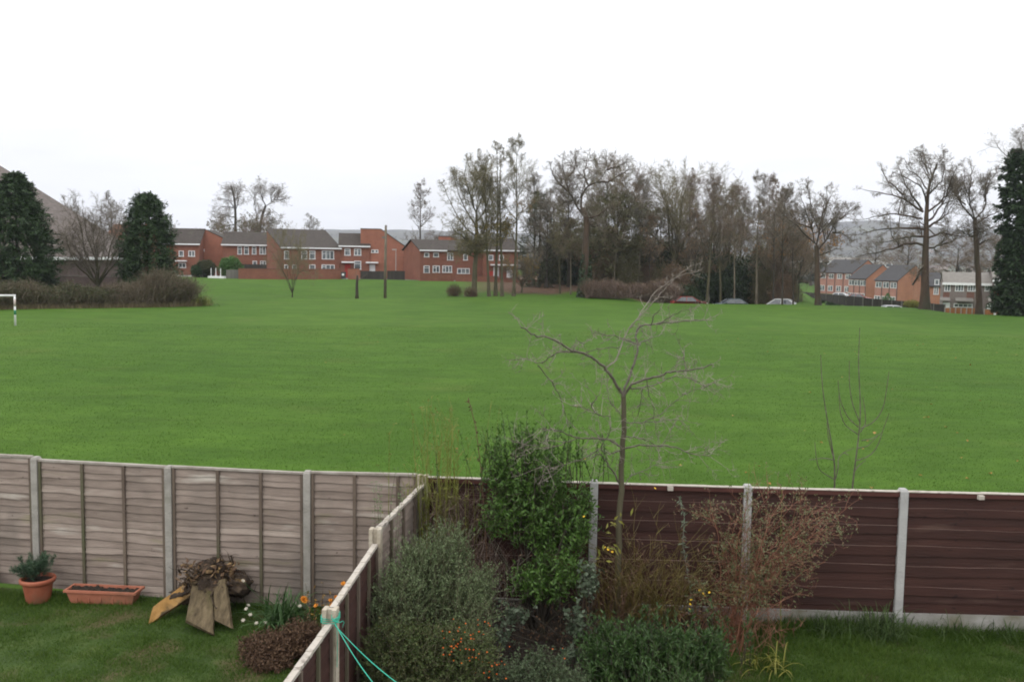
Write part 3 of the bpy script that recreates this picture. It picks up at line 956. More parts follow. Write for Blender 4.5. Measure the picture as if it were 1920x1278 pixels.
st = part('stem', S, MT['bark_dark'], pot); part('foliage', Lf, MT['needle'], pot)
p = gz(-34, 1108); flowerpot('terracotta pot cut off by the left edge of the photo', p, .85)

# trough planter
p = gz(196, 1128); tr = thing('trough_planter', 'long pale orange terracotta trough filled with dark soil, between pot and log heap', 'planter', p, rad(-4))
def trough(mb, l0, w0, l1, w1, z0, z1):
    v = [(-l0, -w0, z0), (l0, -w0, z0), (l0, w0, z0), (-l0, w0, z0), (-l1, -w1, z1), (l1, -w1, z1), (l1, w1, z1), (-l1, w1, z1)]
    return mb.add(v, np.array([(0, 1, 5, 4), (1, 2, 6, 5), (2, 3, 7, 6), (3, 0, 4, 7)]))
b = trough(MB(), .42, .085, .47, .12, 0, .165); b.add([(-.42, -.085, .002), (.42, -.085, .002), (.42, .085, .002), (-.42, .085, .002)], np.array([[3, 2, 1, 0]]))
for s in (-1, 1):
    for x in np.linspace(-.33, .33, 5): b.box((x, s * .104, .085), (.012, .012, .13))
part('trough', b, MT['terracotta_pale'], tr)
rm = MB()
for s in (-1, 1):
    rm.box((0, s * .127, .178), (1.0, .028, .03)); rm.box((s * .482, 0, .178), (.03, .226, .0296))
part('rim', rm, MT['terracotta_pale'], tr)
sm = MB(); gx, gy = np.meshgrid(np.linspace(-.465, .465, 30), np.linspace(-.112, .112, 8), indexing='ij')
ii = np.arange(29)[:, None] * 8 + np.arange(7)[None]
sm.add(np.stack((gx, gy, .165 + .012 * rng.normal(0, 1, gx.shape)), -1), np.stack((ii, ii + 1, ii + 9, ii + 8), -1).reshape(-1, 4)); part('soil', sm, MT['soil'], tr)

# heap: upturned root stump with split slabs leaning on it
MT['root'] = mat('rotten_root', [(.016, .011, .008), (.045, .031, .021), (.10, .07, .045)], scale=9, bump=1.0, bscale=30, second=((.19, .12, .05), 6, .58, .7))
MT['slab_grey'] = mat('weathered_slab', [(.045, .033, .018), (.105, .078, .043), (.18, .138, .08)], scale=11, stretch=(1.5, .5, .4), bump=1.0, second=((.07, .062, .022), 3, .52, .72))
MT['slab_orange'] = mat('fresh_slab', [(.20, .105, .028), (.30, .165, .05), (.36, .22, .09)], scale=6, stretch=(1, .3, 1), bump=.5, second=[((.10, .065, .03), 4, .46, .64), ((.05, .036, .02), 9, .60, .70)])
bp_ = gz(392, 1150)
stump = thing('root_stump', 'upturned rotting tree stump with tangled dark roots in front of the fence', 'tree stump', bp_)
mb = MB()
def rock(mb, c, r, n=10, rough=.28, mi=0):
    th = np.linspace(0, np.pi, n); ph = np.linspace(0, 2 * np.pi, n * 2, endpoint=False)
    T_, P_ = np.meshgrid(th, ph, indexing='ij')
    d = np.stack((np.sin(T_) * np.cos(P_), np.sin(T_) * np.sin(P_), np.cos(T_)), -1)
    k = rng.uniform(-2, 2, (5, 3)); w = sum(np.sin(d @ (kk * 2.2) + i * 1.7) for i, kk in enumerate(k)) / 5
    v = d * (1 + rough * w + rng.normal(0, rough * .18, w.shape))[..., None] * np.asarray(r) + np.asarray(c)
    m = n * 2; i = np.arange(n - 1)[:, None] * m; j = np.arange(m)[None]; j2 = (j + 1) % m
    return mb.add(v.reshape(-1, 3), np.stack((i + j, i + m + j, i + m + j2, i + j2), -1).reshape(-1, 4), mi)
rock(mb, (-.05, .08, .30), (.28, .20, .20), 22, .75); rock(mb, (.28, .05, .36), (.22, .17, .13), 18, .8); rock(mb, (-.32, .02, .24), (.18, .14, .12), 16, .7); rock(mb, (.02, .1, .56), (.15, .11, .13), 16, .9)
part('stump', mb, MT['root'], stump, True)
n = 120
d = unit(rng.normal(0, 1, (n, 3)) * np.array([1, .7, .5]) + np.array([0.05, 0, .55]))
pts, r = grow(np.array([[-.0, .08, .36]]) + rng.normal(0, .13, (n, 3)) * np.array([1.2, .6, .6]), d, rng.uniform(.12, .42, n), rng.uniform(.008, .030, n), 5, .35, .05, .35, .3)
rt = MB().tubes(pts, r, 6)
P, D2, L2, R2, _ = sprout(pts, r, np.full(n, .3), 3, .3, 1, (30, 80), (.3, .7), .6, .3)
q, rr = grow(P, D2, L2, R2, 4, .35, 0, .4); rt.tubes(q, rr, 4)
part('root', rt, MT['root'], stump, True)
fl_ = MB()
q = np.stack((rng.uniform(-.35, .35, 260), rng.uniform(-.1, .2, 260), rng.uniform(.3, .68, 260)), 1)
fl_.leaves(q, rng.normal(0, 1, (260, 3)), rng.normal(0, 1, (260, 3)), rng.uniform(.05, .13, 260), .045, .3)
part('bark_flakes', fl_, mat('bark_flakes', [(.04, .022, .014), (.11, .065, .04), (.20, .13, .07), (.36, .24, .10)], scale=5, island=.8), stump)


def slab(mb, A, B, w, th, nrm, seg=8, rough=.006, w2=None, cut=.28):
    """split slab from A (foot) to B (head)"""
    A, B = np.asarray(A), np.asarray(B); t = unit(B - A); s = unit(np.cross(nrm, t)); n_ = np.cross(t, s)
    V = []
    for i in range(seg + 1):
        f = i / seg; c = A + (B - A) * f; ww = (w + ((w2 or w) - w) * f) / 2
        a, b2 = ww * rng.uniform(.97, 1.03), ww * rng.uniform(.97, 1.03)
        cl = c; c = A + (B - A) * (cut + (1 - cut) * f)
        V += [cl - s * a - n_ * th * .5, c + s * b2 - n_ * th * .5, c + s * b2 * .92 + n_ * th * .5 + rng.normal(0, rough) * n_, (c + cl) / 2 + rng.normal(0, rough) * n_ + n_ * th * .62, cl - s * a * .92 + n_ * th * .5 + rng.normal(0, rough) * n_]
    i = np.arange(seg)[:, None] * 5; j = np.arange(5)[None]; j2 = (j + 1) % 5
    return mb.add(np.array(V), [np.stack((i + j, i + 5 + j, i + 5 + j2, i + j2), -1).reshape(-1, 4), np.arange(5).reshape(1, -1)[:, ::-1], (np.arange(5) + seg * 5).reshape(1, -1)])


def slab_thing(label, foot_px, head, w, th, nrm, m, w2=None):
    f = gz(*foot_px); f[2] += .03
    o = thing('wooden_slab', label, 'wooden slab', f)
    part('split_face', slab(MB(), (0, 0, 0), np.asarray(head) - f, w, th, nrm, w2=w2), m, o)
    return o


h = bp_
slab_thing('orange split slab lying lowest at the left of the log heap', (272, 1166), h + np.array([-.30, -.02, .30]), .17, .05, (.4, -.6, .7), MT['slab_orange'], .2)
slab_thing('grey mossy slab leaning on the stump, the broader of two upright ones', (374, 1196), h + np.array([-.08, .0, .42]), .36, .05, (.25, -.85, .45), MT['slab_grey'], .26)
slab_thing('tan split slab leaning at the right of the broad grey slab', (420, 1188), h + np.array([.16, -.04, .46]), .24, .045, (-.15, -.9, .4), MT['slab_grey'], .17)
sl = gz(455, 1130)
o = thing('wood_offcut', 'round mossy yellow edged log offcut at the right of the stump', 'log', sl)
part('log', rock(MB(), (0, .05, .20), (.12, .10, .20), 14, .25), mat('mossy_log', [(.09, .075, .035), (.16, .13, .05), (.34, .24, .04)], scale=4, bump=.7), o, True)

# plants at the foot of the dividing fence
MT['strap'] = mat('strap_leaf', [(.03, .07, .02), (.055, .11, .035), (.10, .16, .06)], scale=3, island=.6, transl=.2, rough=.5)
MT['petal_w'] = mat('white_petal', [(.42, .38, .30), (.60, .56, .48)], scale=8, island=.4)
MT['petal_o'] = mat('orange_petal', [(.55, .16, .015), (.68, .28, .03)], scale=8, island=.4)
MT['petal_y'] = mat('yellow_petal', [(.62, .36, .02), (.70, .48, .05)], scale=8, island=.4)
MT['dead'] = mat('dead_stems', [(.04, .022, .013), (.085, .048, .028), (.15, .095, .055)], scale=3, island=.7)


def flower(mb, P, size, petals=9, layers=2):
    P = np.atleast_2d(P)
    for p in P:
        ax = unit(np.array([[rng.normal(0, .35), -.5 + rng.normal(0, .2), .8]]))[0]
        for l in range(layers):
            a = np.arange(petals) * 2 * np.pi / petals + l * .3
            D = turn(np.tile(ax, (petals, 1)), np.full(petals, rad(78 - 28 * l)), a)
            mb.leaves(np.tile(p, (petals, 1)), D, np.tile(ax, (petals, 1)), size * (1 - .25 * l), size * .5, .15, tipw=.7)
    return mb


p = gz(528, 1172)
o = thing('flowering_plant', 'clump of green strap leaves with white flowers at the foot of the weathered fence', 'plant', p)
part('leaf', straps(MB(), (0, .05, .0), 150, .12, (.32, .62), .022, 1.3), MT['strap'], o)
fm = MB(); st = MB()
hd = np.array([(-.42, -.12, .26), (-.36, -.16, .20), (-.44, -.2, .14), (-.26, -.24, .12), (-.14, -.26, .14), (.26, -.1, .30), (-.48, -.05, .60), (-.40, -.1, .3)])
[part('flower', flower(MB(), q_, .030, 6), MT['petal_w'], o) for q_ in hd]
q = np.stack([np.stack([np.linspace(0, h_[c], 6) * (np.linspace(0, 1, 6) ** (1.0 if c < 2 else .7)) / np.maximum(np.linspace(0, 1, 6), 1e-6) ** 0 for c in range(3)], 1) for h_ in hd])
part('stalk', MB().tubes(q, np.full((len(hd), 6), .003), 4), MT['strap'], o)

p = gz(520, 1240)
o = thing('dead_plant', 'withered brown heap of dead stems between the slabs and the dividing fence', 'plant', p)
S, Lf, _ = bush((0, .1, 0), [((-.12, .1, .13), (.36, .30, .16), 5), ((.25, .22, .2), (.3, .3, .2), 4), ((-.05, -.15, .06), (.3, .18, .1), 2)], 1500, .16, 6, .045, .02, .3, .5, .9, .0022, 26, .006, (30, 90))
part('stem', S, MT['dead'], o); part('leaf', Lf, MT['dead'], o)
p = gz(618, 1190)
o = thing('flowering_plant', 'orange flowered upright plant behind the near step of the dividing fence', 'plant', p)
pts, r, L = canes((0, .05, 0), 34, (.20, .10), (.35, .72), .004, .16)
S = MB().tubes(pts, r, 4); Lf = MB()
q = pts[:, 2:].reshape(-1, 3); k = rng.uniform(0, 1, len(q)) < .8; q = q[k]
Lf.leaves(q, rng.normal(0, 1, q.shape), rng.normal(0, 1, q.shape), rng.uniform(.03, .07, len(q)), .018, .2)
part('stem', S, MT['dead'], o); part('leaf', Lf, mat('ochre_leaf', [(.10, .075, .02), (.22, .13, .03), (.34, .2, .04)], scale=3, island=.8), o)
[part('flower', flower(MB(), q_, .036, 9), MT['petal_o'], o) for q_ in pts[rng.choice(34, 10, replace=False), -1]]
p = at(570, 1124, 12.05)
o = thing('marigold', 'single orange flower nodding over the strap leaves', 'flower', (p[0], p[1], garden_z(p[0], p[1], False)))
part('flower_head', flower(MB(), (0, 0, p[2] - o.location[2]), .062, 12, 3), MT['petal_o'], o)
part('stalk', MB().tubes(np.array([(0, .02, 0), (.03, .01, .2), (0, 0, p[2] - o.location[2])]), np.full(3, .004), 5), MT['strap'], o)

# green cord knotted round the dividing post
MT['cord'] = mat('green_cord', [(.02, .30, .20), (.03, .42, .29)], scale=30, rough=.5)
c0 = np.array((DIV[2][0], DIV[2][1], DIV[2][2] - .06))
o = thing('washing_line', 'bright green cord knotted round the near fence post and stretching away twice', 'cord', c0)
ln = MB()
for k, (px, py) in enumerate(((716, 1300), (772, 1300))):
    e = at(px, py, 7.1) - c0; a = np.array((.05, -.07, -.05 - .02 * k))
    tt = np.linspace(0, 1, 12)[:, None]
    ln.tubes(a + (e - a) * tt - np.array([0, 0, 1]) * .035 * np.sin(np.pi * tt), np.full(12, .0042), 6)
part('line', ln, MT['cord'], o, True)
kn = MB()
for k in range(3):
    a = np.linspace(0, 6.283, 20); kn.tubes(np.stack((.078 * np.sign(np.cos(a)) * np.abs(np.cos(a)) ** .5, .085 * np.sign(np.sin(a)) * np.abs(np.sin(a)) ** .5, -.02 * k - .0 + .01 * np.sin(a)), 1), np.full(20, .0045), 6)
for k in range(5):
    pts, r = grow(np.array([[.06, -.08, -.03]]), rng.normal(0, 1, (1, 3)), np.array([.14]), np.array([.0042]), 6, .8); kn.tubes(pts, r, 5)
kn.tubes(np.array([(.07, -.085, -.05), (.078, -.09, -.2), (.075, -.09, -.45)]), np.full(3, .003), 5)
part('knot', kn, MT['cord'], o, True)
# ------------------------------------------------------------------ right garden border
def lm(name, cols, **k):
    a = dict(scale=2.5, island=.7, transl=.25, rough=.5); a.update(k)
    MT[name] = mat(name, cols, **a); return MT[name]


lm('leaf_greygreen', [(.068, .103, .036), (.138, .19, .084), (.23, .285, .16)])
lm('leaf_oliveshrub', [(.024, .042, .008), (.050, .078, .018), (.090, .118, .040), (.12, .10, .04)])
lm('leaf_privet', [(.028, .070, .008), (.065, .138, .020), (.12, .205, .050)], spec=.35, rough=.45)
lm('leaf_laurel', [(.016, .044, .008), (.040, .086, .018), (.082, .138, .044)], spec=.35, rough=.45)
lm('leaf_blue', [(.034, .058, .022), (.070, .102, .046), (.13, .165, .09)])
lm('leaf_ivy', [(.04, .062, .030), (.080, .11, .065), (.15, .18, .125)])
lm('leaf_coton', [(.055, .075, .022), (.10, .12, .045), (.15, .165, .085), (.18, .08, .04)])
lm('leaf_budd', [(.08, .11, .065), (.14, .18, .12)])
lm('leaf_yellowgreen', [(.10, .11, .018), (.19, .19, .035), (.30, .27, .07)])
lm('cane_yellow', [(.055, .042, .012), (.11, .085, .022), (.16, .13, .04)], transl=0)
lm('cane_straw', [(.10, .115, .018), (.19, .195, .04)], transl=0)
lm('twig_red', [(.10, .040, .024), (.18, .075, .045), (.26, .135, .08)], transl=0)
lm('twig_rust', [(.055, .03, .018), (.11, .06, .036), (.16, .10, .065)], transl=0)
lm('twig_mauve', [(.065, .040, .030), (.12, .08, .062), (.18, .135, .11)], transl=0)
lm('berry', [(.42, .06, .006), (.58, .14, .012)], transl=0, rough=.4)
lm('bark_limb', [(.045, .038, .026), (.085, .073, .054), (.16, .14, .112)], transl=0, island=.05, scale=9)
lm('bark_silver', [(.085, .070, .054), (.175, .150, .122), (.29, .26, .22)], transl=0, island=.15, scale=6)


def gpt(px, Y, right=True):
    py = 1180.
    for _ in range(6):
        p = at(px, py, Y); z = float(garden_z(p[0], Y, right)); py = project((p[0], Y, z))[1]
    return np.array((p[0], Y, z))


def bl(base, px, py, Y, r, w):
    return (at(px, py, Y) - base, r, w)


# bare dark soil of the border
gx, gy = np.meshgrid(np.linspace(0, 1, 60), np.linspace(8.2, 12.06, 50), indexing='ij')
xr = np.interp(gy, [8.2, 10.4, 11.2, 12.06], [1.9, 2.15, 2.6, 2.9]) + .12 * np.sin(gy * 5)
X_ = div_x(gy) + .05 + gx * (xr - div_x(gy) - .05); Yb = np.minimum(gy, 11.93 - .03 * X_)
Zb = garden_z(X_, Yb, True) + .012 + .03 * np.sin(X_ * 7 + gy * 3) * np.sin(gy * 8 - X_ * 4) * (gx < .97) + .02 + .21 * sstep(10.7, 11.5, gy) * (1 - sstep(.8, .98, gx))
ii = np.arange(59)[:, None] * 50 + np.arange(49)[None]
tag(part('flower_bed_soil', MB().add(np.stack((X_, Yb, Zb), -1), np.stack((ii, ii + 50, ii + 51, ii + 1), -1).reshape(-1, 4)), mat('bed_soil', [(.010, .007, .005), (.024, .017, .012), (.045, .032, .022)], scale=14, world=True, bump=.8), smooth=True), 'dark bare soil of the border under the shrubs', 'soil', kind='structure')


def shoots(base, n, spread, H, per, L, Wd, r=.0045, lean=.10, wig=.05, t0=.35, up=.4):
    """long leafy shoots standing out of a shrub"""
    pts, rr, Ls = canes(base, n, spread, H, r, lean, 8, wig)
    S = MB().tubes(pts, rr, 4)
    t = rng.uniform(t0, 1, (n, per)) * 8; i = np.minimum(t.astype(int), 7); f = (t - i)[..., None]; rows = np.arange(n)[:, None]
    P = (pts[rows, i] * (1 - f) + pts[rows, i + 1] * f).reshape(-1, 3); D = unit(pts[rows, i + 1] - pts[rows, i]).reshape(-1, 3)
    m = len(P); D2 = turn(D, rng.uniform(.5, 1.15, m), rng.uniform(0, 6.283, m)); s_ = rng.uniform(.55, 1.2, m)
    Lf = MB().leaves(P, D2, unit(D + np.array([0, 0, up]) + rng.normal(0, .35, (m, 3))), L * s_, Wd * s_, .25)
    return S, Lf


def joinmb(a, b):
    for v, in zip(b.v): pass
    off = a.n
    a.v += b.v; a.f += [f + off for f in b.f]; a.m += b.m; a.n += b.n
    return a


# grey green fine leaved shrub
b0 = gpt(810, 10.4)
o = thing('evergreen_shrub', 'big pale grey green small leaved shrub against the middle of the dividing fence', 'shrub', b0)
BB = [bl(b0, 815, 1095, 10.4, (.50, .40, .46), 10), bl(b0, 748, 1140, 10.0, (.33, .34, .44), 6), bl(b0, 868, 1150, 10.2, (.36, .36, .36), 5), bl(b0, 840, 1030, 10.5, (.26, .2, .30), 3), bl(b0, 775, 1060, 10.4, (.16, .2, .3), 2), bl(b0, 905, 1100, 10.4, (.16, .2, .22), 1.5)]
S, Lf, tw = bush((0, 0, 0), BB, 2300, .30, 17, .030, .011, .85, .45, .5, .0026, 34, .012, (25, 60), twk=4)
S2, L2_ = shoots((0, .02, .62), 75, (.30, .22), (.5, 1.05), 46, .030, .011, .0035, .16); joinmb(S, S2); joinmb(Lf, L2_)
part('stem', S, MT['bark_green'], o); part('leaf', Lf, MT['leaf_greygreen'], o)
# olive berried shrub under it
b0 = gpt(800, 9.5)
o = thing('evergreen_shrub', 'dark olive shrub with orange berries at the bottom edge, under the pale grey green one', 'shrub', b0)
BB = [bl(b0, 790, 1225, 9.5, (.50, .36, .30), 8), bl(b0, 730, 1235, 9.3, (.30, .3, .40), 4), bl(b0, 880, 1235, 9.4, (.32, .3, .32), 4), bl(b0, 800, 1310, 9.1, (.7, .4, .3), 4)]
S, Lf, tw = bush((0, 0, 0), BB, 2100, .24, 15, .032, .015, .6, .5, .6, .0026, 40, .008, (30, 75), twk=4)
part('stem', S, MT['bark_green'], o); part('leaf', Lf, MT['leaf_oliveshrub'], o)
bm = MB()
for (px, py, Y, k, sp) in ((865, 1215, 9.15, 34, .11), (925, 1250, 9.2, 20, .09), (900, 1180, 9.4, 9, .1), (845, 1175, 9.3, 6, .1), (1045, 1225, 9.6, 3, .06)):
    c = at(px, py, Y) - b0
    for q in c + rng.normal(0, sp, (k, 3)):
        s_ = .0085 * rng.uniform(.7, 1.3)
        bm.add(q + s_ * np.array([(1, 0, 0), (-1, 0, 0), (0, 1, 0), (0, -1, 0), (0, 0, 1), (0, 0, -1)]), np.array([(0, 2, 4), (2, 1, 4), (1, 3, 4), (3, 0, 4), (2, 0, 5), (1, 2, 5), (3, 1, 5), (0, 3, 5)]))
part('berry', bm, MT['berry'], o)

# tall glossy privet
b0 = gpt(1010, 11.3)
o = thing('evergreen_shrub', 'tall leafy mid green shrub rising above the brown fence left of the bare tree', 'shrub', b0)
BB = [bl(b0, 985, 955, 11.5, (.46, .34, .42), 9), bl(b0, 1050, 985, 11.5, (.40, .32, .36), 6), bl(b0, 945, 885, 11.5, (.20, .24, .30), 2.6), bl(b0, 1025, 900, 11.5, (.30, .28, .30), 3.4), bl(b0, 1085, 950, 11.5, (.16, .22, .34), 1.8), bl(b0, 1040, 1075, 11.2, (.36, .3, .30), 6), bl(b0, 925, 965, 11.4, (.13, .2, .28), 1.0), bl(b0, 985, 1095, 11.1, (.2, .2, .12), 1.0), bl(b0, 985, 845, 11.5, (.44, .24, .24), 2.0)]
S, Lf, tw = bush((0, 0, 0), BB, 900, .36, 15, .062, .026, .8, .5, .6, .0035, 34, .013, (35, 75), twk=4)
for px, py, n_, H_ in ((920, 920, 18, (.4, .8)), (965, 900, 18, (.4, .9)), (1020, 890, 20, (.4, .8)), (1085, 900, 18, (.3, .6)), (1000, 960, 16, (.5, .9))):
    c = at(px, py, 11.5) - b0; S2, L2_ = shoots(c, n_, (.18, .12), H_, 22, .055, .022, .004, .16); joinmb(S, S2); joinmb(Lf, L2_)
part('stem', S, MT['bark_dark'], o); part('leaf', Lf, MT['leaf_privet'], o)

# low dark laurel
b0 = gpt(1230, 10.3)
o = thing('evergreen_shrub', 'low dark glossy laurel mound at the bottom edge, below the olive brown canes', 'shrub', b0)
BB = [bl(b0, 1230, 1235, 10.2, (.64, .42, .30), 8), bl(b0, 1140, 1230, 10.1, (.3, .35, .32), 4), bl(b0, 1325, 1230, 10.2, (.24, .3, .26), 3), bl(b0, 1230, 1330, 9.6, (.85, .4, .4), 6)]
S, Lf, tw = bush((0, 0, 0), BB, 1150, .26, 14, .070, .019, .9, .4, .55, .004, 26, .012, (22, 55), twk=3)
S2, L2_ = shoots((0, 0, .25), 90, (.42, .26), (.3, .62), 20, .07, .019, .004, .25); joinmb(S, S2); joinmb(Lf, L2_)
part('stem', S, MT['bark_dark'], o); part('leaf', Lf, MT['leaf_laurel'], o)

# small bluish bush
b0 = gpt(1005, 9.8)
o = thing('evergreen_shrub', 'small sage green rounded bush at the bottom edge, between the laurel and the berried shrub', 'shrub', b0)
BB = [bl(b0, 1010, 1262, 9.7, (.32, .3, .22), 5), bl(b0, 960, 1285, 9.4, (.28, .3, .24), 4), bl(b0, 1060, 1292, 9.5, (.28, .3, .24), 4)]
S, Lf, tw = bush((0, 0, 0), BB, 700, .22, 14, .034, .017, .8, .45, .6, .003, 18, .008)
part('stem', S, MT['bark_dark'], o); part('leaf', Lf, MT['leaf_blue'], o)

# pale ivy
b0 = gpt(1100, 10.8)
o = thing('ivy_plant', 'pale grey green ivy trailing down beside the dark gap under the tall leafy shrub', 'ivy', b0)
BB = [bl(b0, 1105, 1085, 10.9, (.11, .12, .20), 3), bl(b0, 1085, 1165, 10.7, (.10, .12, .20), 3), bl(b0, 1075, 1225, 10.4, (.14, .14, .14), 2.4), bl(b0, 960, 1155, 10.6, (.20, .14, .09), 1.8), bl(b0, 945, 1195, 10.4, (.12, .12, .12), 1)]
S, Lf, tw = bush((0, 0, 0), BB, 150, .22, 7, .052, .042, -.2, .5, .8, .003, 14, .005, (50, 100))
part('stem', S, MT['bark_dark'], o); part('leaf', Lf, MT['leaf_ivy'], o)

# brown dead growth filling the back of the border
for i_, (px, Y, w_, h_, lab, m_) in enumerate(((1140, 11.45, .24, (.4, 1.15), 'brown dead stems with withered leaves at the foot of the bare tree', 'twig_rust'), (1330, 11.55, .30, (.3, .8), 'brown tangle of dead stems in front of the blotched fence post foot', 'twig_rust'), (1060, 11.0, .22, (.2, .6), 'dark dead stems in the gap under the tall leafy shrub', 'bark_dark'), (950, 11.3, .20, (.6, 1.25), 'upright pale bare stems left of the tall leafy shrub', 'twig_grey'))):
    b0 = gpt(px, Y); o = thing('dead_shrub', lab, 'shrub', b0)
    pts, r, L = canes((0, 0, 0), 70 if i_ < 3 else 16, (w_, .12), h_, .0038, .26 if i_ < 3 else .12, 8, .07); S = MB().tubes(pts, r, 4)
    P, D, L2, R2, _ = sprout(pts, r, L, 5, .2, 1, (20, 65), (.12, .4), .5, .5); q, rr = grow(P, D, L2, R2, 4, .14); S.tubes(q, rr, 3)
    part('stem', S, MT[m_], o)
    k = rng.choice(len(q), min(len(q), 260 if i_ < 3 else 30), replace=False); nk = len(k)
    part('leaf', MB().leaves(q[k, -1], rng.normal(0, 1, (nk, 3)) - np.array([0, 0, .4]), rng.normal(0, 1, (nk, 3)), rng.uniform(.03, .07, nk), .022, .3), MT['dead'], o)
p = gpt(1140, 11.1); o = thing('yellowing_plant', 'few yellow green drooping leaves beside the bare tree trunk', 'plant', p)
q = np.array([at(*c) - p for c in ((1165, 968, 11.3), (1150, 985, 11.2), (1128, 1022, 11.1), (1150, 1035, 11.1), (1140, 995, 11.2), (1120, 1045, 11.0))]); q = np.repeat(q, 4, 0) + rng.normal(0, .05, (24, 3))
part('leaf', MB().leaves(q, rng.normal(0, 1, (24, 3)) + np.array([.6, 0, -.4]), rng.normal(0, .5, (24, 3)) + np.array([0, -.4, 1]), rng.uniform(.06, .13, 24), .03, .3), MT['leaf_yellowgreen'], o)
pts, r, L = canes((0, 0, 0), 7, (.06, .04), (.7, 1.0), .005, .12); part('stem', MB().tubes(pts, r, 4), MT['cane_yellow'], o)

# rusty dead bush and straw canes by the corner
b0 = gpt(860, 11.75)
o = thing('dead_shrub', 'rusty brown leafless shrub in front of the brown fence beside the corner post', 'shrub', b0)
BB = [bl(b0, 858, 965, 11.85, (.36, .12, .30), 6), bl(b0, 880, 1050, 11.7, (.34, .14, .34), 6), bl(b0, 930, 1060, 11.6, (.22, .14, .36), 2)]
S, Lf, tw = bush((0, 0, 0), BB, 620, .42, 3, .03, .012, .9, .2, .7, .0028, 44, .009, (20, 60), twk=5)
pts, r, L = canes((.0, 0, 0), 34, (.26, .08), (.9, 1.7), .005, .13); S.tubes(pts, r, 5)
part('stem', S, MT['twig_mauve'], o); part('leaf', Lf, MT['dead'], o)
b0 = gpt(822, 11.9)
o = thing('tall_weed', 'straw yellow dry weed stems standing above the fence corner', 'weed', b0)
pts, r, L = canes((0, 0, 0), 80, (.20, .05), (1.2, 2.75), .006, .045, 10, .025)
S = MB().tubes(pts, r, 4)
P, D, L2, R2, _ = sprout(pts, r, L, 6, .5, 1, (20, 45), (.05, .14), .6, .2); q, rr = grow(P, D, L2, R2, 3, .1, .1); S.tubes(q, rr, 3)
part('stem', S, MT['cane_straw'], o)
tp = np.concatenate((q[:, -1], pts[:, -1])); tp = tp[rng.uniform(0, 1, len(tp)) < .6]
part('seed_head', MB().leaves(np.repeat(tp, 3, 0), rng.normal(0, 1, (len(tp) * 3, 3)), rng.normal(0, 1, (len(tp) * 3, 3)), .035, .014, .2), MT['cane_straw'], o)
b0 = gpt(905, 11.6)
o = thing('tall_weed', 'single tall brown weed stalk with withered leaves left of the tall leafy shrub', 'weed', b0)
q = np.array([at(*p, 11.6) - b0 for p in ((915, 1080), (908, 960), (902, 880), (892, 800), (878, 745))]); q = np.concatenate(([[0, 0, 0]], q))
part('stem', MB().tubes(q, np.linspace(.008, .004, 6), 5), MT['twig_rust'], o)
t = rng.uniform(1.2, 5, 60); P = np.stack([np.interp(t, np.arange(6), q[:, c]) for c in range(3)], 1)
part('leaf', MB().leaves(P, rng.normal(0, 1, (60, 3)) - np.array([0, 0, .5]), rng.normal(0, 1, (60, 3)), rng.uniform(.03, .06, 60), .02, .3), MT['dead'], o)

# kerria: arching olive canes with a few yellow flowers
b0 = gpt(1215, 11.45)
o = thing('flowering_shrub', 'thicket of olive brown bare canes with a few yellow flowers right of the bare tree', 'shrub', b0)
pts, r, L = canes((0, 0, 0), 150, (.26, .10), (.8, 1.75), .0042, .27, 9, .07, .30)
S = MB().tubes(pts, r, 4)
P, D, L2, R2, _ = sprout(pts, r, L, 4, .25, .95, (15, 50), (.1, .35), .6, .4); q, rr = grow(P, D, L2, R2, 4, .12, .05); S.tubes(q, rr, 3)
part('cane', S, MT['cane_yellow'], o)
k = rng.choice(len(q), 420); part('leaf', MB().leaves(q[k, -1], rng.normal(0, 1, (420, 3)) - np.array([0, 0, .6]), rng.normal(0, 1, (420, 3)), rng.uniform(.025, .07, 420), .016, .2), MT['dead'], o)
fp = np.array([at(*p) - b0 for p in ((1228, 915, 11.4), (1140, 1030, 11.1), (1148, 1034, 11.1), (1134, 1026, 11.1), (1095, 968, 11.2), (1312, 1106, 11.1), (1318, 1112, 11.1), (1330, 1110, 11.1), (1296, 1124, 11.1), (1294, 1132, 11.1), (1293, 1142, 11.1), (1322, 1118, 11.1))])
[part('flower', flower(MB(), q_, .019, 8, 1), MT['petal_y'], o) for q_ in fp]

# pale buddleia shoot
b0 = gpt(1308, 11.3)
o = thing('leafy_shoot', 'single pale grey green leafy shoot arching in front of the brown fence', 'shrub', b0)
way = np.array([(0, 0, 0)] + [tuple(at(*p) - b0) for p in ((1300, 1140, 11.3), (1290, 1080, 11.25), (1280, 1020, 11.2), (1283, 965, 11.2), (1272, 930, 11.15))])
part('stem', MB().tubes(way, np.linspace(.007, .003, 6), 5), MT['twig_grey'], o)
t = rng.uniform(1.0, 5, 110); P = np.stack([np.interp(t, np.arange(6), way[:, c]) for c in range(3)], 1)
part('leaf', MB().leaves(P, rng.normal(0, 1, (110, 3)) + np.array([0, -.3, .1]), rng.normal(0, .4, (110, 3)) + np.array([0, 0, 1]), rng.uniform(.03, .08, 110), .018, .15), MT['leaf_budd'], o)

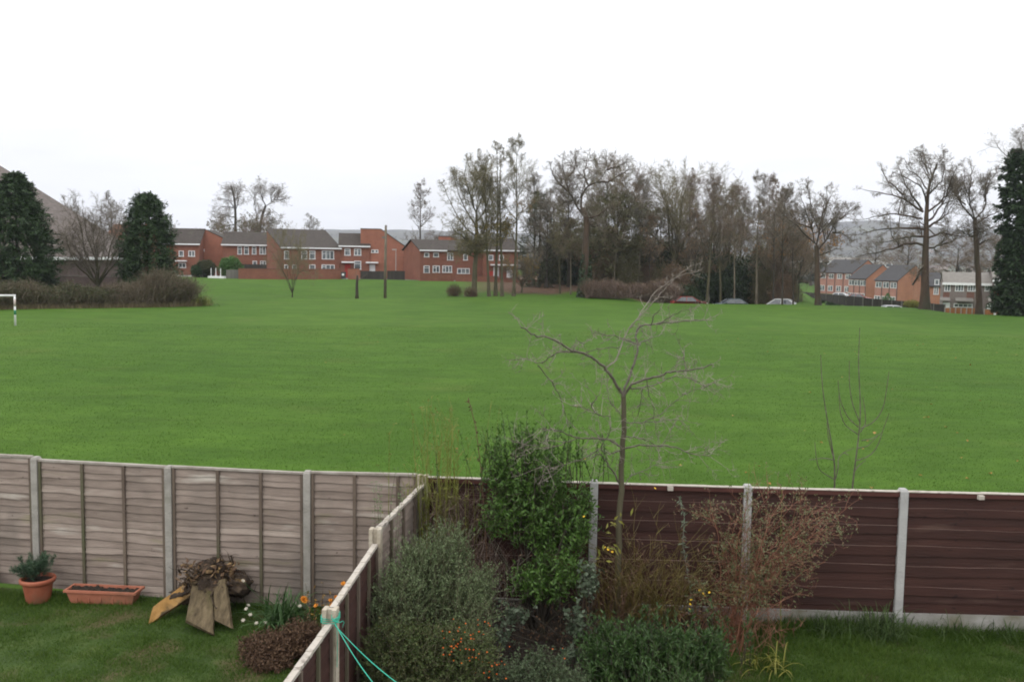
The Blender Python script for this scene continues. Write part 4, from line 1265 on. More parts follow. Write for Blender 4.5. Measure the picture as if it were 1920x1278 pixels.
# red stemmed cotoneaster
b0 = gpt(1375, 11.2)
o = thing('flowering_shrub', 'red twigged shrub with sparse small leaves spreading across the brown fence and its blotched post', 'shrub', b0)
S, Lf = MB(), MB()
n = 50
tgt = np.array([at(rng.uniform(1290, 1560), rng.uniform(940, 1120), 11.2 + rng.uniform(-.25, .3)) - b0 for _ in range(n)])
tgt[:9] = [at(*p) - b0 for p in ((1588, 955, 11.2), (1560, 960, 11.1), (1535, 945, 11.2), (1500, 935, 11.3), (1470, 925, 11.3), (1560, 985, 11.1), (1400, 930, 11.2), (1440, 930, 11.3), (1535, 1040, 11.0))]
tt = np.linspace(0, 1, 10)[None, :, None]
bb = rng.normal(0, 1, (n, 3)) * np.array([.10, .07, 0])
mid = bb + (tgt - bb) * np.array([.35, .5, .75]) + rng.normal(0, .09, (n, 3))
pts = bb[:, None] * (1 - tt) ** 2 + 2 * mid[:, None] * tt * (1 - tt) + tgt[:, None] * tt ** 2 + rng.normal(0, .014, (n, 10, 3))
r = np.tile(np.linspace(.0052, .0024, 10), (n, 1)) * rng.uniform(.7, 1.3, (n, 1)); S.tubes(pts, r, 5)
cp_, cr_, cl_ = canes((0, .05, 0), 90, (.30, .12), (.35, 1.0), .0026, .45, 8, .14); S.tubes(cp_, cr_, 3)
P, D, L2, R2, _ = sprout(cp_, cr_, cl_, 5, .2, 1, (25, 75), (.15, .4), .5, .6); q_, rr_ = grow(P, D, L2, R2, 4, .2); S.tubes(q_, rr_, 3)
L = np.linalg.norm(tgt - bb, axis=1)
P, D, L2, R2, _ = sprout(pts, r, L, 12, .25, 1, (25, 80), (.12, .34), .5, .35); p2, r2 = grow(P, D, L2, R2, 4, .2, .03); S.tubes(p2, r2, 3)
P, D, L3, R3, tq = sprout(p2, r2, L2, 4, .2, 1, (30, 80), (.25, .5), .6, .3); p3, r3 = grow(P, D, L3, np.full(len(P), .002), 3, .2, .02); S.tubes(p3, r3, 3)
k = (p3[:, -1, 2] > .6) | (rng.uniform(0, 1, len(p3)) < .15)
q = p3[k][:, 1:].reshape(-1, 3); q = np.repeat(q, 2, 0); q = q[rng.uniform(0, 1, len(q)) < .48]
Lf.leaves(q + rng.normal(0, .008, q.shape), rng.normal(0, 1, q.shape) + np.array([0, 0, .3]), rng.normal(0, .6, q.shape) + np.array([0, -.2, 1]), rng.uniform(.020, .040, len(q)), .017, .15)
part('stem', S, MT['twig_red'], o); part('leaf', Lf, MT['leaf_coton'], o)

# yellowing strap leaves and long grass
p = gz(1440, 1252, True)
o = thing('strap_leaf_plant', 'yellow green arching strap leaves at the lawn edge below the red twigged shrub', 'plant', p)
mbs = straps(MB(), (-.05, 0, 0), 30, .09, (.22, .42), .016, 1.9); straps(mbs, (.1, -.05, 0), 14, .05, (.2, .4), .016, 2.2)
part('leaf', mbs, MT['leaf_yellowgreen'], o)
MT['long_grass'] = mat('long_grass', [(.022, .045, .010), (.045, .078, .020), (.09, .12, .045)], scale=3, island=.7, transl=.2)
for px, py, k, ln, lab in ((1650, 1186, 330, (.25, .52), 'long drooping grass tuft at the foot of the clean pale post'), (1770, 1182, 150, (.2, .4), 'long grass tuft under the right end of the gravel board'), (1555, 1182, 150, (.18, .36), 'long grass tuft left of the clean pale post'), (1865, 1190, 80, (.15, .3), 'thin brownish grass tuft nearest the right edge of the photo')):
    p = gz(px, py, True); o = thing('grass_tuft', lab, 'grass tuft', p, group='grass tufts along the gravel board')
    part('blade', straps(MB(), (0, 0, 0), k, .17 if k > 200 else .13, ln, .010, 1.5), MT['long_grass'], o)

# thin climber on the dividing fence
p = np.array((-1.42, 10.62, float(garden_z(-1.4, 10.6, True))))
o = thing('leafy_shoot', 'thin spiky green shoots standing above the middle post of the dividing fence', 'shrub', p)
pts, r, L = canes((0, 0, 0), 7, (.05, .04), (1.9, 2.25), .005, .035, 10, .025)
S = MB().tubes(pts, r, 5)
q = pts[:, 5:].reshape(-1, 3); q = np.repeat(q, 9, 0) + rng.normal(0, .045, (len(q) * 9, 3)) * np.array([.35, .35, 1.5])
part('stem', S, MT['bark_green'], o); part('leaf', MB().leaves(q, rng.normal(0, 1, q.shape) + np.array([0, 0, .7]), rng.normal(0, 1, q.shape), rng.uniform(.03, .055, len(q)), .011, .2), MT['leaf_greygreen'], o)

# ------------------------------------------------------------------ the small bare tree, limb by limb
def zp(pl, Y, off=(920, 480), k=2.662, dY=0.0):
    n = len(pl)
    return np.array([at(off[0] + x / k, off[1] + y / k, Y + dY * i / max(n - 1, 1)) for i, (x, y) in enumerate(pl)])


def smooth(p, n=None, jit=.0):
    p = np.asarray(p); m = n or max(len(p) * 3, 6)
    d = np.concatenate(([0], np.cumsum(np.linalg.norm(np.diff(p, axis=0), axis=1)))); d /= d[-1]
    t = np.linspace(0, 1, m)
    q = np.stack([np.interp(t, d, p[:, c]) for c in range(3)], 1)
    r = q.copy(); r[1:-1] = (q[:-2] + 2 * q[1:-1] + q[2:]) / 4
    if jit: r[1:-1] += rng.normal(0, jit, r[1:-1].shape)
    return r


YT = 11.55
b0 = gpt(1152, YT)
tree = thing('small_tree', 'small twisted bare tree rising from the border above the brown fence', 'tree', b0)
tk = zp([(650, 1150), (655, 1000), (660, 900), (662, 800), (663, 700)], YT)
tk = smooth(np.concatenate(([b0 + np.array([.03, 0, -.05])], [at(1160, 1000, YT)], tk)), 22, .011)
T = MB().tubes(tk - b0, np.linspace(.042, .030, 22), 10)
part('trunk', T, MT['bark_green'], tree, True)
seen_px = [np.array([(650, 1150, YT), (655, 1000, YT), (660, 900, YT), (662, 800, YT), (663, 700, YT)])]
limbs = [
    ([(663, 700), (620, 630), (575, 560), (530, 520), (480, 490), (400, 470), (340, 430), (280, 400), (225, 405), (190, 370), (150, 355)], -.5, .022),
    ([(480, 490), (420, 480), (340, 475), (280, 520), (235, 545), (200, 510), (90, 520)], .5, .011),
    ([(235, 545), (290, 610), (330, 660), (355, 730), (375, 800), (395, 860)], .3, .008),
    ([(575, 560), (620, 530), (650, 450), (670, 400), (710, 330), (770, 270), (840, 200), (920, 110), (1000, 50)], .5, .010),
    ([(740, 300), (780, 235), (830, 170), (890, 130), (960, 90), (1040, 70)], .2, .006),
    ([(663, 700), (700, 640), (780, 610), (860, 595), (880, 580), (920, 575), (970, 570), (1040, 565), (1110, 540)], -.6, .019),
    ([(970, 570), (975, 540), (965, 500), (965, 450)], .1, .009),
    ([(700, 660), (760, 660), (830, 640), (900, 600), (1000, 610), (1080, 655)], .5, .009),
    ([(663, 700), (672, 645), (700, 580), (735, 480), (735, 440), (720, 410), (735, 360), (755, 345), (800, 345), (850, 330), (920, 330), (1000, 320), (1080, 320)], .6, .018),
    ([(800, 345), (810, 300), (850, 260)], -.3, .009),
    ([(850, 330), (900, 300), (960, 270), (1010, 265)], -.3, .007),
    ([(735, 440), (680, 420), (620, 400), (560, 390), (500, 375)], -.4, .010),
    ([(735, 445), (765, 425), (800, 410), (840, 400)], .4, .010),
    ([(660, 960), (620, 930), (590, 910), (520, 910), (440, 905), (390, 890), (340, 870), (240, 860)], -.5, .014),
    ([(660, 970), (600, 985), (560, 975), (545, 960), (560, 930), (590, 890), (600, 850)], -.3, .011),
    ([(665, 960), (700, 950), (770, 940), (820, 945), (900, 945), (1010, 990), (1100, 1000)], -.3, .013),
    ([(650, 1140), (610, 1080), (570, 1010), (545, 980), (520, 1000)], -.2, .015),
    ([(545, 960), (480, 1000), (400, 1030), (330, 1050), (260, 1050)], -.4, .008),
    ([(440, 905), (380, 930), (300, 960), (200, 940), (110, 930)], -.3, .007),
    ([(662, 830), (640, 770), (600, 740), (580, 660)], .3, .006),
    ([(545, 795), (500, 755), (520, 720), (545, 690)], -.2, .007),
    ([(600, 800), (545, 795), (470, 760), (400, 745)], .2, .006),
    ([(665, 830), (750, 830), (860, 820), (980, 820)], .5, .007),
    ([(660, 1150), (700, 1090), (780, 1060), (850, 1030)], .4, .007),
    ([(760, 830), (840, 800), (920, 720), (1000, 670), (1080, 655), (1130, 620)], .4, .006),
    ([(780, 610), (790, 700), (815, 760), (810, 810)], .2, .006),
    ([(760, 660), (745, 740), (735, 800)], .3, .005),
    ([(400, 470), (430, 420), (470, 440)], .3, .006),
    ([(650, 450), (560, 460), (480, 480)], .3, .006),
    ([(665, 905), (720, 900), (780, 915), (830, 950)], .3, .009),
]
for pl, dY, r in limbs:
    # every limb keeps the depth of the branch it leaves
    allp = np.concatenate(seen_px); j_ = np.argmin(np.hypot(allp[:, 0] - pl[0][0], allp[:, 1] - pl[0][1])); y0 = float(allp[j_, 2])
    seen_px.append(np.column_stack((np.array(pl), y0 + dY * np.linspace(0, 1, len(pl)))))
    p = smooth(zp(pl, y0, dY=dY), None, .006) - b0
    m = MB().tubes(p[None], np.linspace(r * .92, max(r * .36, .0036), len(p))[None], 7, 1)
    L = np.array([np.linalg.norm(np.diff(p, axis=0), axis=1).sum()])
    pr = np.linspace(r, max(r * .35, .0032), len(p))[None]
    nk = max(int(L[0] * 15), 5)
    P, D, L2, R2, _ = sprout(p[None], pr, L, nk, .12, 1, (30, 85), (.0, .0), 0, .45, .0038)
    L2 = rng.uniform(.08, .34, nk) * (1.25 if pl[0][1] > 780 else .55 if pl[-1][1] < 80 else 1); p2, r2 = grow(P, D, L2, R2, 5, .17, .05); m.tubes(p2, r2, 4)
    P, D, L3, R3, _ = sprout(p2, r2, L2, 4, .2, 1, (30, 80), (.3, .7), .5, .5, .0031); p3, r3 = grow(P, D, L3, R3, 4, .18, .04); m.tubes(p3, r3, 3)
    P, D, L4, R4, _ = sprout(p3, r3, L3, 2, .3, 1, (30, 80), (.4, .8), .5, .5, .0026); p4, r4 = grow(P, D, L4, R4, 2, .28, .04); m.tubes(p4, r4, 3)
    part('branch', m, [MT['bark_silver'], MT['bark_silver' if pl[-1][1] < 80 else 'bark_limb']], tree)

# two whip-like saplings beyond the brown fence
K8, O8 = 3.55, (1460, 600)
sap = [
    ('taller young sapling with upswept whips beyond the brown fence', 13.4, 493, [(490, 1110), (510, 950), (530, 800), (545, 650), (540, 450), (530, 300), (540, 50)],
     [[(545, 690), (490, 560), (470, 430), (470, 270)], [(530, 710), (460, 650), (410, 540), (400, 470), (395, 400)], [(545, 745), (580, 690), (575, 600), (560, 510)], [(550, 800), (620, 790), (680, 750)],
      [(545, 720), (640, 680), (700, 580), (720, 450), (735, 340)], [(515, 935), (610, 905), (660, 840), (690, 740), (735, 620)], [(530, 760), (440, 700), (410, 620), (400, 500)], [(500, 1010), (530, 970), (580, 930)], [(525, 850), (590, 840), (660, 770)]]),
    ('shorter slim sapling left of the taller one, beyond the brown fence', 13.7, 374, [(372, 1110), (375, 960), (365, 900), (345, 780), (320, 640), (300, 520), (285, 380), (280, 230)],
     [[(365, 930), (300, 915), (200, 930)], [(360, 900), (330, 780), (320, 680)], [(372, 1060), (270, 1000), (250, 920), (240, 810)], [(378, 1060), (400, 970), (390, 920), (430, 880), (500, 850)], [(430, 880), (465, 895)]])]
for lab, Y, _, main, br in sap:
    mp_ = zp(main, Y, O8, K8)
    b = np.array((mp_[0][0], Y, float(terrain(mp_[0][0], Y)))); o = thing('sapling', lab, 'sapling', b)
    q = smooth(np.concatenate(([b], mp_)), 26) - b
    part('trunk', MB().tubes(q, np.linspace(.018, .0045, 26), 6), MT['bark_limb'], o)
    m = MB()
    for pl in br:
        q = smooth(zp(pl, Y, O8, K8, dY=rng.uniform(-.15, .15)), 12) - b; m.tubes(q, np.linspace(.008, .004, 12), 5)
    part('branch', m, MT['bark_limb'], o)
# thin weeds against the fence top
for px, top, lab in ((1405, 868, 'thin dry stalk sticking up by the blotched fence post'), (1466, 918, 'short dry stalk just above the fence capping')):
    p = gpt(px, 11.5); q = np.array([p, at(px - 3, 1000, 11.5), at(px, top, 11.5)]) - p
    o = thing('tall_weed', lab, 'weed', p); part('stem', MB().tubes(smooth(q, 10, .005), np.linspace(.006, .0028, 10), 5), MT['cane_straw'], o)
# ------------------------------------------------------------------ houses
MT['brick'] = brick_mat('red_brick', (.225, .076, .048), (.165, .056, .038), (.20, .125, .09))
MT['brick_gable'] = brick_mat('bright_red_brick', (.31, .105, .066), (.245, .082, .053), (.25, .155, .11))
MT['brick_orange'] = brick_mat('orange_brick', (.36, .135, .075), (.30, .11, .06), (.30, .22, .16))
MT['brick_pink'] = brick_mat('pink_brick', (.40, .175, .135), (.33, .135, .105), (.32, .24, .2))
MT['grey_clad'] = mat('grey_cladding', [(.15, .12, .11), (.21, .175, .16)], scale=1.5, bump=.2)
MT['roof_brown'] = mat('brown_tiles', [(.028, .022, .019), (.045, .036, .031), (.062, .052, .043)], scale=2.5, stretch=(1, 1, 3), bump=.4, second=((.06, .058, .038), 1.0, .58, .75))
MT['roof_slate'] = mat('slate_tiles', [(.035, .034, .036), (.062, .06, .062)], scale=3, bump=.3)
MT['roof_pale'] = mat('pale_roof', [(.13, .12, .105), (.20, .185, .165)], scale=2, bump=.3)
MT['roof_church'] = mat('weathered_tiles', [(.085, .07, .063), (.12, .10, .09), (.155, .13, .118)], scale=1.2, stretch=(1, 1, 2.5), bump=.4)
MT['white'] = mat('white_paint', [(.66, .66, .67), (.80, .80, .80)], scale=3)
MT['pane'] = mat('window_glass', [(.035, .04, .045), (.11, .125, .135), (.30, .32, .33)], scale=.9, rough=.08, spec=.7)
MT['door_red'] = mat('red_door', [(.28, .03, .025), (.36, .045, .035)], scale=3)
MT['door_white'] = mat('white_door', [(.6, .6, .62), (.72, .72, .73)], scale=3)
MT['panel_brown'] = mat('brown_panel', [(.12, .06, .045), (.17, .085, .06)], scale=3)
MT['dark_wood'] = mat('dark_fence_wood', [(.028, .024, .021), (.055, .048, .042)], scale=2, island=.5, stretch=(3, 3, .4))
MT['grey_wood'] = mat('grey_fence_wood', [(.10, .095, .085), (.17, .16, .145)], scale=2, island=.5, stretch=(3, 3, .4))
MT['orange_wood'] = mat('orange_fence_wood', [(.24, .095, .035), (.34, .15, .06)], scale=2, island=.6, stretch=(3, 3, .4))
MT['purple_wall'] = mat('dark_purple_wall', [(.075, .05, .05), (.12, .085, .08)], scale=1, bump=.3)


class House:
    def __init__(s, label, pxA, pxB, Y, rz, D, prof_f, wall, name='terraced_house', cat='house', dz=0, axis='y'):
        """front-left corner on pixel column pxA at distance Y, front wall turned by rz (degrees), its right end on column pxB"""
        s.A = spot(pxA, Y) + np.array((0, 0, dz)); s.rz = rad(rz); s.sc = pxm(Y)
        u = np.array((math.cos(s.rz), math.sin(s.rz), 0))
        lo, hi = .3, 60.0
        sgn = 1 if project(s.A + u * 1.0)[0] > pxA else -1
        for _ in range(50):
            m = (lo + hi) / 2
            if (project(s.A + u * m)[0] - pxB) * sgn > 0: hi = m
            else: lo = m
        s.W = m; s.D = D; s.pxA, s.pxB = pxA, pxB; s.u = u
        s.yb = project(s.A)[1]
        s.root = thing(name, label, cat, s.A, s.rz)
        s.wall = wall
        p = prof_f(s)
        if axis == 'y':       # profile in (depth, z), swept along the front
            mb = MB().prism(p, 0, s.W, 'x')
        else:                 # profile in (x, z), swept in depth
            mb = MB().prism(p, 0, D, 'y')
        s.prof, s.axis = p, axis
        part('wall', mb, wall, s.root)

    def x(s, px):
        """local x along the front for a pixel column"""
        lo, hi = -5., s.W + 8
        for _ in range(40):
            m = (lo + hi) / 2
            if (project(s.A + s.u * m)[0] < px) == (project(s.A + s.u * .1)[0] > s.pxA): lo = m
            else: hi = m
        return m

    def z(s, py, px=None):
        x = s.x(px) if px is not None else 0
        p = s.A + s.u * x
        b = project(p)[1]; t = project(p + np.array((0, 0, 1.0)))[1]
        return (b - py) / (b - t)

    def roof(s, edges, m, th=.14, oh=.22, ov=.35):
        mb = MB()
        for (p, q) in edges:
            p, q = np.array(p, float), np.array(q, float); d = (q - p) / np.linalg.norm(q - p); n = np.array((-d[1], d[0]))
            if n[1] < 0: n = -n
            lowp, lowq = (ov if p[1] < q[1] - .01 else oh), (ov if q[1] < p[1] - .01 else oh)
            if abs(p[1] - q[1]) < .01: lowp = lowq = oh
            a, b = p - d * (lowp if p[1] <= q[1] else 0), q + d * (lowq if q[1] <= p[1] else 0)
            poly = [tuple(a + n * .004), tuple(b + n * .004), tuple(b + n * th), tuple(a + n * th)]
            if s.axis == 'y': mb.prism(poly, -oh, s.W + oh, 'x')
            else: mb.prism(poly, -oh, s.D + oh, 'y')
        return part('roof', mb, m, s.root)

    def fascia(s, z, x0=None, x1=None, h=.2, d=.42):
        x0 = -.2 if x0 is None else x0; x1 = s.W + .2 if x1 is None else x1
        part('fascia', MB().box(((x0 + x1) / 2, -d + .02, z), (x1 - x0, .05, h)), MT['white'], s.root)

    def window(s, x0, x1, z0, z1, mull=1, m='white', pane='pane', fw=.09):
        mb = MB(); cx, cz, w, h = (x0 + x1) / 2, (z0 + z1) / 2, x1 - x0, z1 - z0
        mb.box((cx, -.03, z1 - fw / 2), (w, .10, fw)); mb.box((cx, -.04, z0 + fw / 2 - .02), (w + .1, .14, fw))
        for sx in (-1, 1): mb.box((cx + sx * (w - fw) / 2, -.03, cz), (fw, .098, h - 2 * fw + .02))
        for k in range(1, mull + 1):
            mb.box((x0 + w * k / (mull + 1), -.03, cz), (fw * .9, .096, h - 2 * fw + .02))
        if h > 1.0: mb.box((x0 + w / (mull + 1) * .5 + .02, -.032, z0 + h * .68), (w / (mull + 1) - fw, .08, .06))
        f = part('window', mb, MT[m], s.root)
        part('pane', MB().box((cx, -.012, cz), (w - fw * .8, .02, h - fw * .8)), MT[pane], f)

    def win_px(s, a, b, t, bt, mull=1, **k):
        x0, x1 = s.x(a), s.x(b)
        s.window(min(x0, x1), max(x0, x1), s.z(bt, (a + b) / 2), s.z(t, (a + b) / 2), mull, **k)

    def door(s, x0, x1, h, m, canopy=True):
        mb = MB().box(((x0 + x1) / 2, -.04, h / 2 + .05), (x1 - x0, .08, h))
        for q in (.3, .72): mb.box(((x0 + x1) / 2, -.085, h * q + .05), ((x1 - x0) * .6, .02, h * .28))
        d = part('door', mb, m, s.root)
        part('handle', MB().box((x1 - .12, -.11, 1.0), (.05, .06, .14)), MT['roof_slate'], d)
        if canopy:
            part('canopy', MB().box(((x0 + x1) / 2, -.5, h + .38), (x1 - x0 + 1.0, 1.0, .2)), MT['white'], s.root)


# --- red brick terraces across the field, left to right
def gable(hf, hr, D): return lambda s: [(0, 0), (D, 0), (D, hf), (D / 2, hr), (0, hf)]
def mono(hf, hb, D): return lambda s: [(0, 0), (D, 0), (D, hb), (0, hf)]


h = House('low brick terrace end with dark roof, just right of the second conifer', 312, 374, 154, 6, 8, gable(5.0, 7.4, 8), MT['brick'])
ez = h.z(468); h.roof([((0, 5.0), (4, 7.4)), ((4, 7.4), (8, 5.0))], MT['roof_brown']); h.fascia(4.9)
h.win_px(336, 345, 470, 481, 0); h.win_px(354, 366, 470, 481, 1); h.win_px(335, 349, 493, 502, 1)
part('porch_roof', MB().box((h.x(341), -.4, h.z(489, 341)), (1.7, .8, .16)), MT['white'], h.root)

def tower(label, pxA, pxB, Y, rz, D, flat, top, low, wall):
    h = House(label, pxA, pxB, Y, rz, D, lambda s: [(0, 0), (s.W, 0), (s.W, low), (flat, top), (0, top)], wall, axis='x')
    h.roof([((0, top), (flat, top)), ((flat, top), (h.W, low))], MT['roof_brown'], .10, .06, .1)
    return h


h = tower('windowless brick block with a sloping top, left of the row with the round green bush', 370, 424, 158, 4, 6, 1.5, 7.35, 5.9, MT['brick_gable'])
h.window(.2, 1.2, 3.9, 4.3, 0)
h = House('brick terrace behind the round green bush with a black fence in front', 418, 508, 156, 8, 8, gable(5.1, 7.1, 8), MT['brick'])
h.roof([((0, 5.1), (4, 7.1)), ((4, 7.1), (8, 5.1))], MT['roof_brown']); h.fascia(5.0)
for a, b, k in ((446, 454, 0), (458, 467, 0), (473, 481, 0), (487, 499, 1)): h.win_px(a, b, 462, 477, k)
h.win_px(488, 499, 489, 502, 1); h.win_px(474, 482, 489, 500, 0)

h4 = House('large brick house with broad brown roof and four upper windows behind the long garden wall', 527, 637, 147, 31, 7.2, mono(4.75, 7.6, 7.2), MT['brick'])
h4.roof([((0, 4.75), (7.2, 7.6))], MT['roof_brown']); h4.fascia(4.68)
for a, b, k in ((533, 542, 0), (565, 576, 0), (580, 591, 0), (603.5, 626, 2)): h4.win_px(a, b, 470, 486, k)
for a, b, k in ((533, 540, 0), (548, 556, 0), (580, 591, 0), (603, 627, 2)): h4.win_px(a, b, 496, 508, k)
h5 = House('brick house with red door and white canopies joined to the large brick house', 637, 692, 152, 9, 7, gable(5.05, 7.0, 7), MT['brick'])
h5.roof([((0, 5.05), (3.5, 7.0)), ((3.5, 7.0), (7, 5.05))], MT['roof_brown']); h5.fascia(4.97)
h5.win_px(646, 657, 466, 479, 0); h5.win_px(664, 677, 466, 479, 1); h5.win_px(664, 677, 489, 505, 0)
xd = h5.x(652); h5.door(xd - .45, xd + .45, 2.1, MT['door_red'])
h6 = tower('tall plain brick block with a steep sloping top beside the telegraph pole', 676, 757, 153, 5, 6, 3.1, 7.75, 5.2, MT['brick_gable'])
h6.win_px(696, 702.5, 468, 474, 0); h6.win_px(703, 709, 468, 474, 0)
xd = h6.x(698); h6.door(xd - .45, xd + .45, 2.1, MT['door_white'])
h7 = House('brick house with plain gable wall, half hidden behind the tall bare trees', 787, 905, 146, 27, 7, gable(4.6, 6.1, 7), MT['brick'])
h7.roof([((0, 4.6), (3.5, 6.1)), ((3.5, 6.1), (7, 4.6))], MT['roof_brown']); h7.fascia(4.52, x1=h7.x(836))
h7.win_px(795, 804, 474, 482, 0); h7.win_px(812, 822, 474, 482, 0); h7.win_px(838, 849, 474, 488, 1); h7.win_px(868, 876, 476, 488, 0)
h7.win_px(794, 805, 498, 512, 0); h7.win_px(811, 824, 498, 511, 1); h7.win_px(829, 847, 498, 511, 2); h7.win_px(857, 880, 503, 513, 2)
h = tower('brick block rising behind the roof of the half hidden house', 822, 868, 166, 5, 6, 2.0, 7.0, 6.0, MT['brick_gable'])
h = House('brick house deep behind the wood showing white doors between the trunks', 905, 970, 150, 14, 7, gable(4.8, 6.6, 7), MT['brick'])
h.roof([((0, 4.8), (3.5, 6.6)), ((3.5, 6.6), (7, 4.8))], MT['roof_brown']); h.fascia(4.7)
for a, b in ((915, 924), (935, 944)): h.win_px(a, b, 478, 488, 0)
xd = h.x(930); h.door(xd - .45, xd + .45, 2.1, MT['door_white']); xd = h.x(955); h.door(xd - .45, xd + .45, 2.1, MT['door_white'])
h = House('orange roofed brick house peeping out left of the second conifer', 196, 262, 165, -6, 8, gable(5.5, 8.2, 8), MT['brick_gable'])
h.roof([((0, 5.5), (4, 8.2)), ((4, 8.2), (8, 5.5))], mat('orange_tiles', [(.22, .085, .05), (.30, .12, .07)], scale=2)); h.fascia(5.4)
h.win_px(205, 216, 473, 486, 1); h.win_px(224, 236, 473, 486, 1)

# church-like hall with one great pyramid roof
c = spot(-10, 122); o = thing('church_hall', 'low hall with a great steep grey tiled roof behind the big left conifer', 'building', c)
w, hz_, hp = 14.2, 3.3, 14.6
part('wall', MB().box((0, 0, hz_ / 2 - .2), (2 * w - 1.4, 2 * w - 1.4, hz_ + .4)), MT['purple_wall'], o)
part('roof', MB().add([(-w, -w, hz_), (w, -w, hz_), (w, w, hz_), (-w, w, hz_), (-1.2, 0, hp), (1.2, 0, hp)], [np.array([(1, 2, 5), (3, 0, 4)]), np.array([(0, 1, 5, 4), (2, 3, 4, 5)]), np.array([[3, 2, 1, 0]])]), MT['roof_church'], o)
mb = MB()
for k in (-1, 1):
    mb.box((0, k * (w + .03), hz_ - .08), (2 * w + .1, .08, .34)); mb.box((k * (w + .03), 0, hz_ - .08), (.08, 2 * w - .1, .34))
part('gutter', mb, MT['white'], o)


# --- walls, fences and small things in front of the terraces
def run(px0, Y0, px1, Y1):
    a, b = spot(px0, Y0), spot(px1, Y1); d = b - a; L = np.linalg.norm(d[:2]); return a, b, L, math.atan2(d[1], d[0])


def wall_run(name, label, cat, px0, Y0, px1, Y1, h, m, cap=None, th=.23, piers=0, sub='wall'):
    a, b, L, rz = run(px0, Y0, px1, Y1); o = thing(name, label, cat, a, rz)
    k = max(int(L / 3), 1); mb = MB(); dz = (b[2] - a[2]) / L
    for i in range(k):
        x0, x1 = L * i / k, L * (i + 1) / k; mb.box(((x0 + x1) / 2, 0, dz * (x0 + x1) / 2 + h / 2 - .2), (x1 - x0, th, h + .4))
    part(sub, mb, m, o)
    if cap:
        mb = MB()
        for i in range(k):
            x0, x1 = L * i / k, L * (i + 1) / k; mb.box(((x0 + x1) / 2, 0, dz * (x0 + x1) / 2 + h + .04), (x1 - x0, th + .07, .075))
        part('coping', mb, cap, o)
    for i in range(piers):
        x = L * i / max(piers - 1, 1); part('pier', MB().box((x, 0, dz * x + h / 2), (.36, th + .14, h + .3)), m, o)
    return o


def board_fence(name, label, px0, Y0, px1, Y1, h, m, posts=0, bw=.15, postm=None, h1=None, tops=None):
    a, b, L, rz = run(px0, Y0, px1, Y1)
    if tops: h, h1 = at(px0, tops[0], Y0)[2] - a[2], at(px1, tops[1], Y1)[2] - b[2]
    o = thing(name, label, 'fence', a, rz); dz = (b[2] - a[2]) / L
    mb = MB(); n = max(int(L / bw), 2)
    for i in range(n):
        x = L * (i + .5) / n; hh = (h + ((h1 or h) - h) * i / n) * rng.uniform(.985, 1.015); mb.box((x, -.012 * (i % 2), dz * x + hh / 2 - .15), (L / n * 1.02, .022, hh + .3))
    part('boards', mb, m, o)
    for i in range(posts):
        x = L * i / max(posts - 1, 1); hp_ = h + ((h1 or h) - h) * x / L; part('post', MB().box((x, -.07, dz * x + hp_ / 2), (.12, .1, hp_ + .12), taper=.1), postm or m, o)
    return o


wall_run('garden_wall', 'long low red brick garden wall in front of the large brick house', 'wall', 447, 139, 641, 143, 1.45, MT['brick'], MT['panel_brown'], piers=0)
wall_run('garden_wall', 'short red brick wall end standing right of the bin gap', 'wall', 652, 142.8, 674, 143, 1.55, MT['brick_gable'], MT['panel_brown'])
board_fence('timber_fence', 'pale grey timber panel between the green bush and the brick garden wall', 424, 140, 447, 140, 1.3, MT['grey_wood'])
board_fence('timber_fence', 'black timber fence above the left end of the brick garden wall', 452, 145, 500, 146, 2.1, MT['dark_wood'])
board_fence('timber_fence', 'dark timber fence between the red brick wall end and the telegraph pole', 676, 145, 722, 145, 1.25, MT['dark_wood'])
board_fence('timber_fence', 'dark timber fence right of the telegraph pole', 726, 144.5, 759, 145, 1.35, MT['dark_wood'])
wall_run('garden_wall', 'low brick garden wall with piers in front of the half hidden house', 'wall', 789, 141, 848, 143, 1.1, MT['brick'], MT['panel_brown'], piers=3)
wall_run('garden_wall', 'low brick garden wall behind the trunks of the yellowing trees', 'wall', 854, 143, 1250, 146, 1.15, MT['brick'], MT['panel_brown'])
p = spot(644, 142); o = thing('wheelie_bin', 'dark wheelie bin with a pale label in the gap of the brick wall', 'bin', p)
part('body', MB().add([(-.26, -.3, .1), (.26, -.3, .1), (.26, .3, .1), (-.26, .3, .1), (-.32, -.36, 1.0), (.32, -.36, 1.0), (.32, .36, 1.0), (-.32, .36, 1.0)], np.array([(0, 3, 2, 1), (0, 1, 5, 4), (1, 2, 6, 5), (2, 3, 7, 6), (3, 0, 4, 7), (4, 5, 6, 7)])), MT['roof_slate'], o)
part('lid', MB().box((0, 0, 1.05), (.68, .78, .09)), MT['roof_slate'], o); part('label_plate', MB().box((0, -.37, .72), (.3, .02, .3)), MT['white'], o)
for k in (-1, 1): part('wheel', MB().tubes(np.array([(k * .22, .33, .1), (k * .28, .33, .1)]), [.1, .1], 12, cap=True), MT['dark_wood'], o)
o = wall_run('garden_steps', 'white kerb and railing beside the round green bush', 'steps', 392, 141, 422, 140, .3, MT['white'], th=.6, sub='kerb')
for k in range(6): part('railing_post', MB().box((.3 + k * .42, .1, .8), (.08, .08, 1.3)), MT['dark_wood' if k % 2 else 'white'], o)
# red thing between trunks: a parked red car tail is not readable, it is a red front door
p = spot(918, 147); o = thing('garden_gate', 'small red gate glimpsed between the yellowing tree trunks', 'gate', p)
mb = MB()
for k in range(6): mb.box((k * .17 - .42, 0, .75), (.15, .04, 1.5))
part('boards', mb, MT['door_red'], o); part('rail', MB().box((0, .05, .5), (1.0, .05, .1)).box((0, .05, 1.2), (1.0, .05, .1)), MT['door_red'], o)
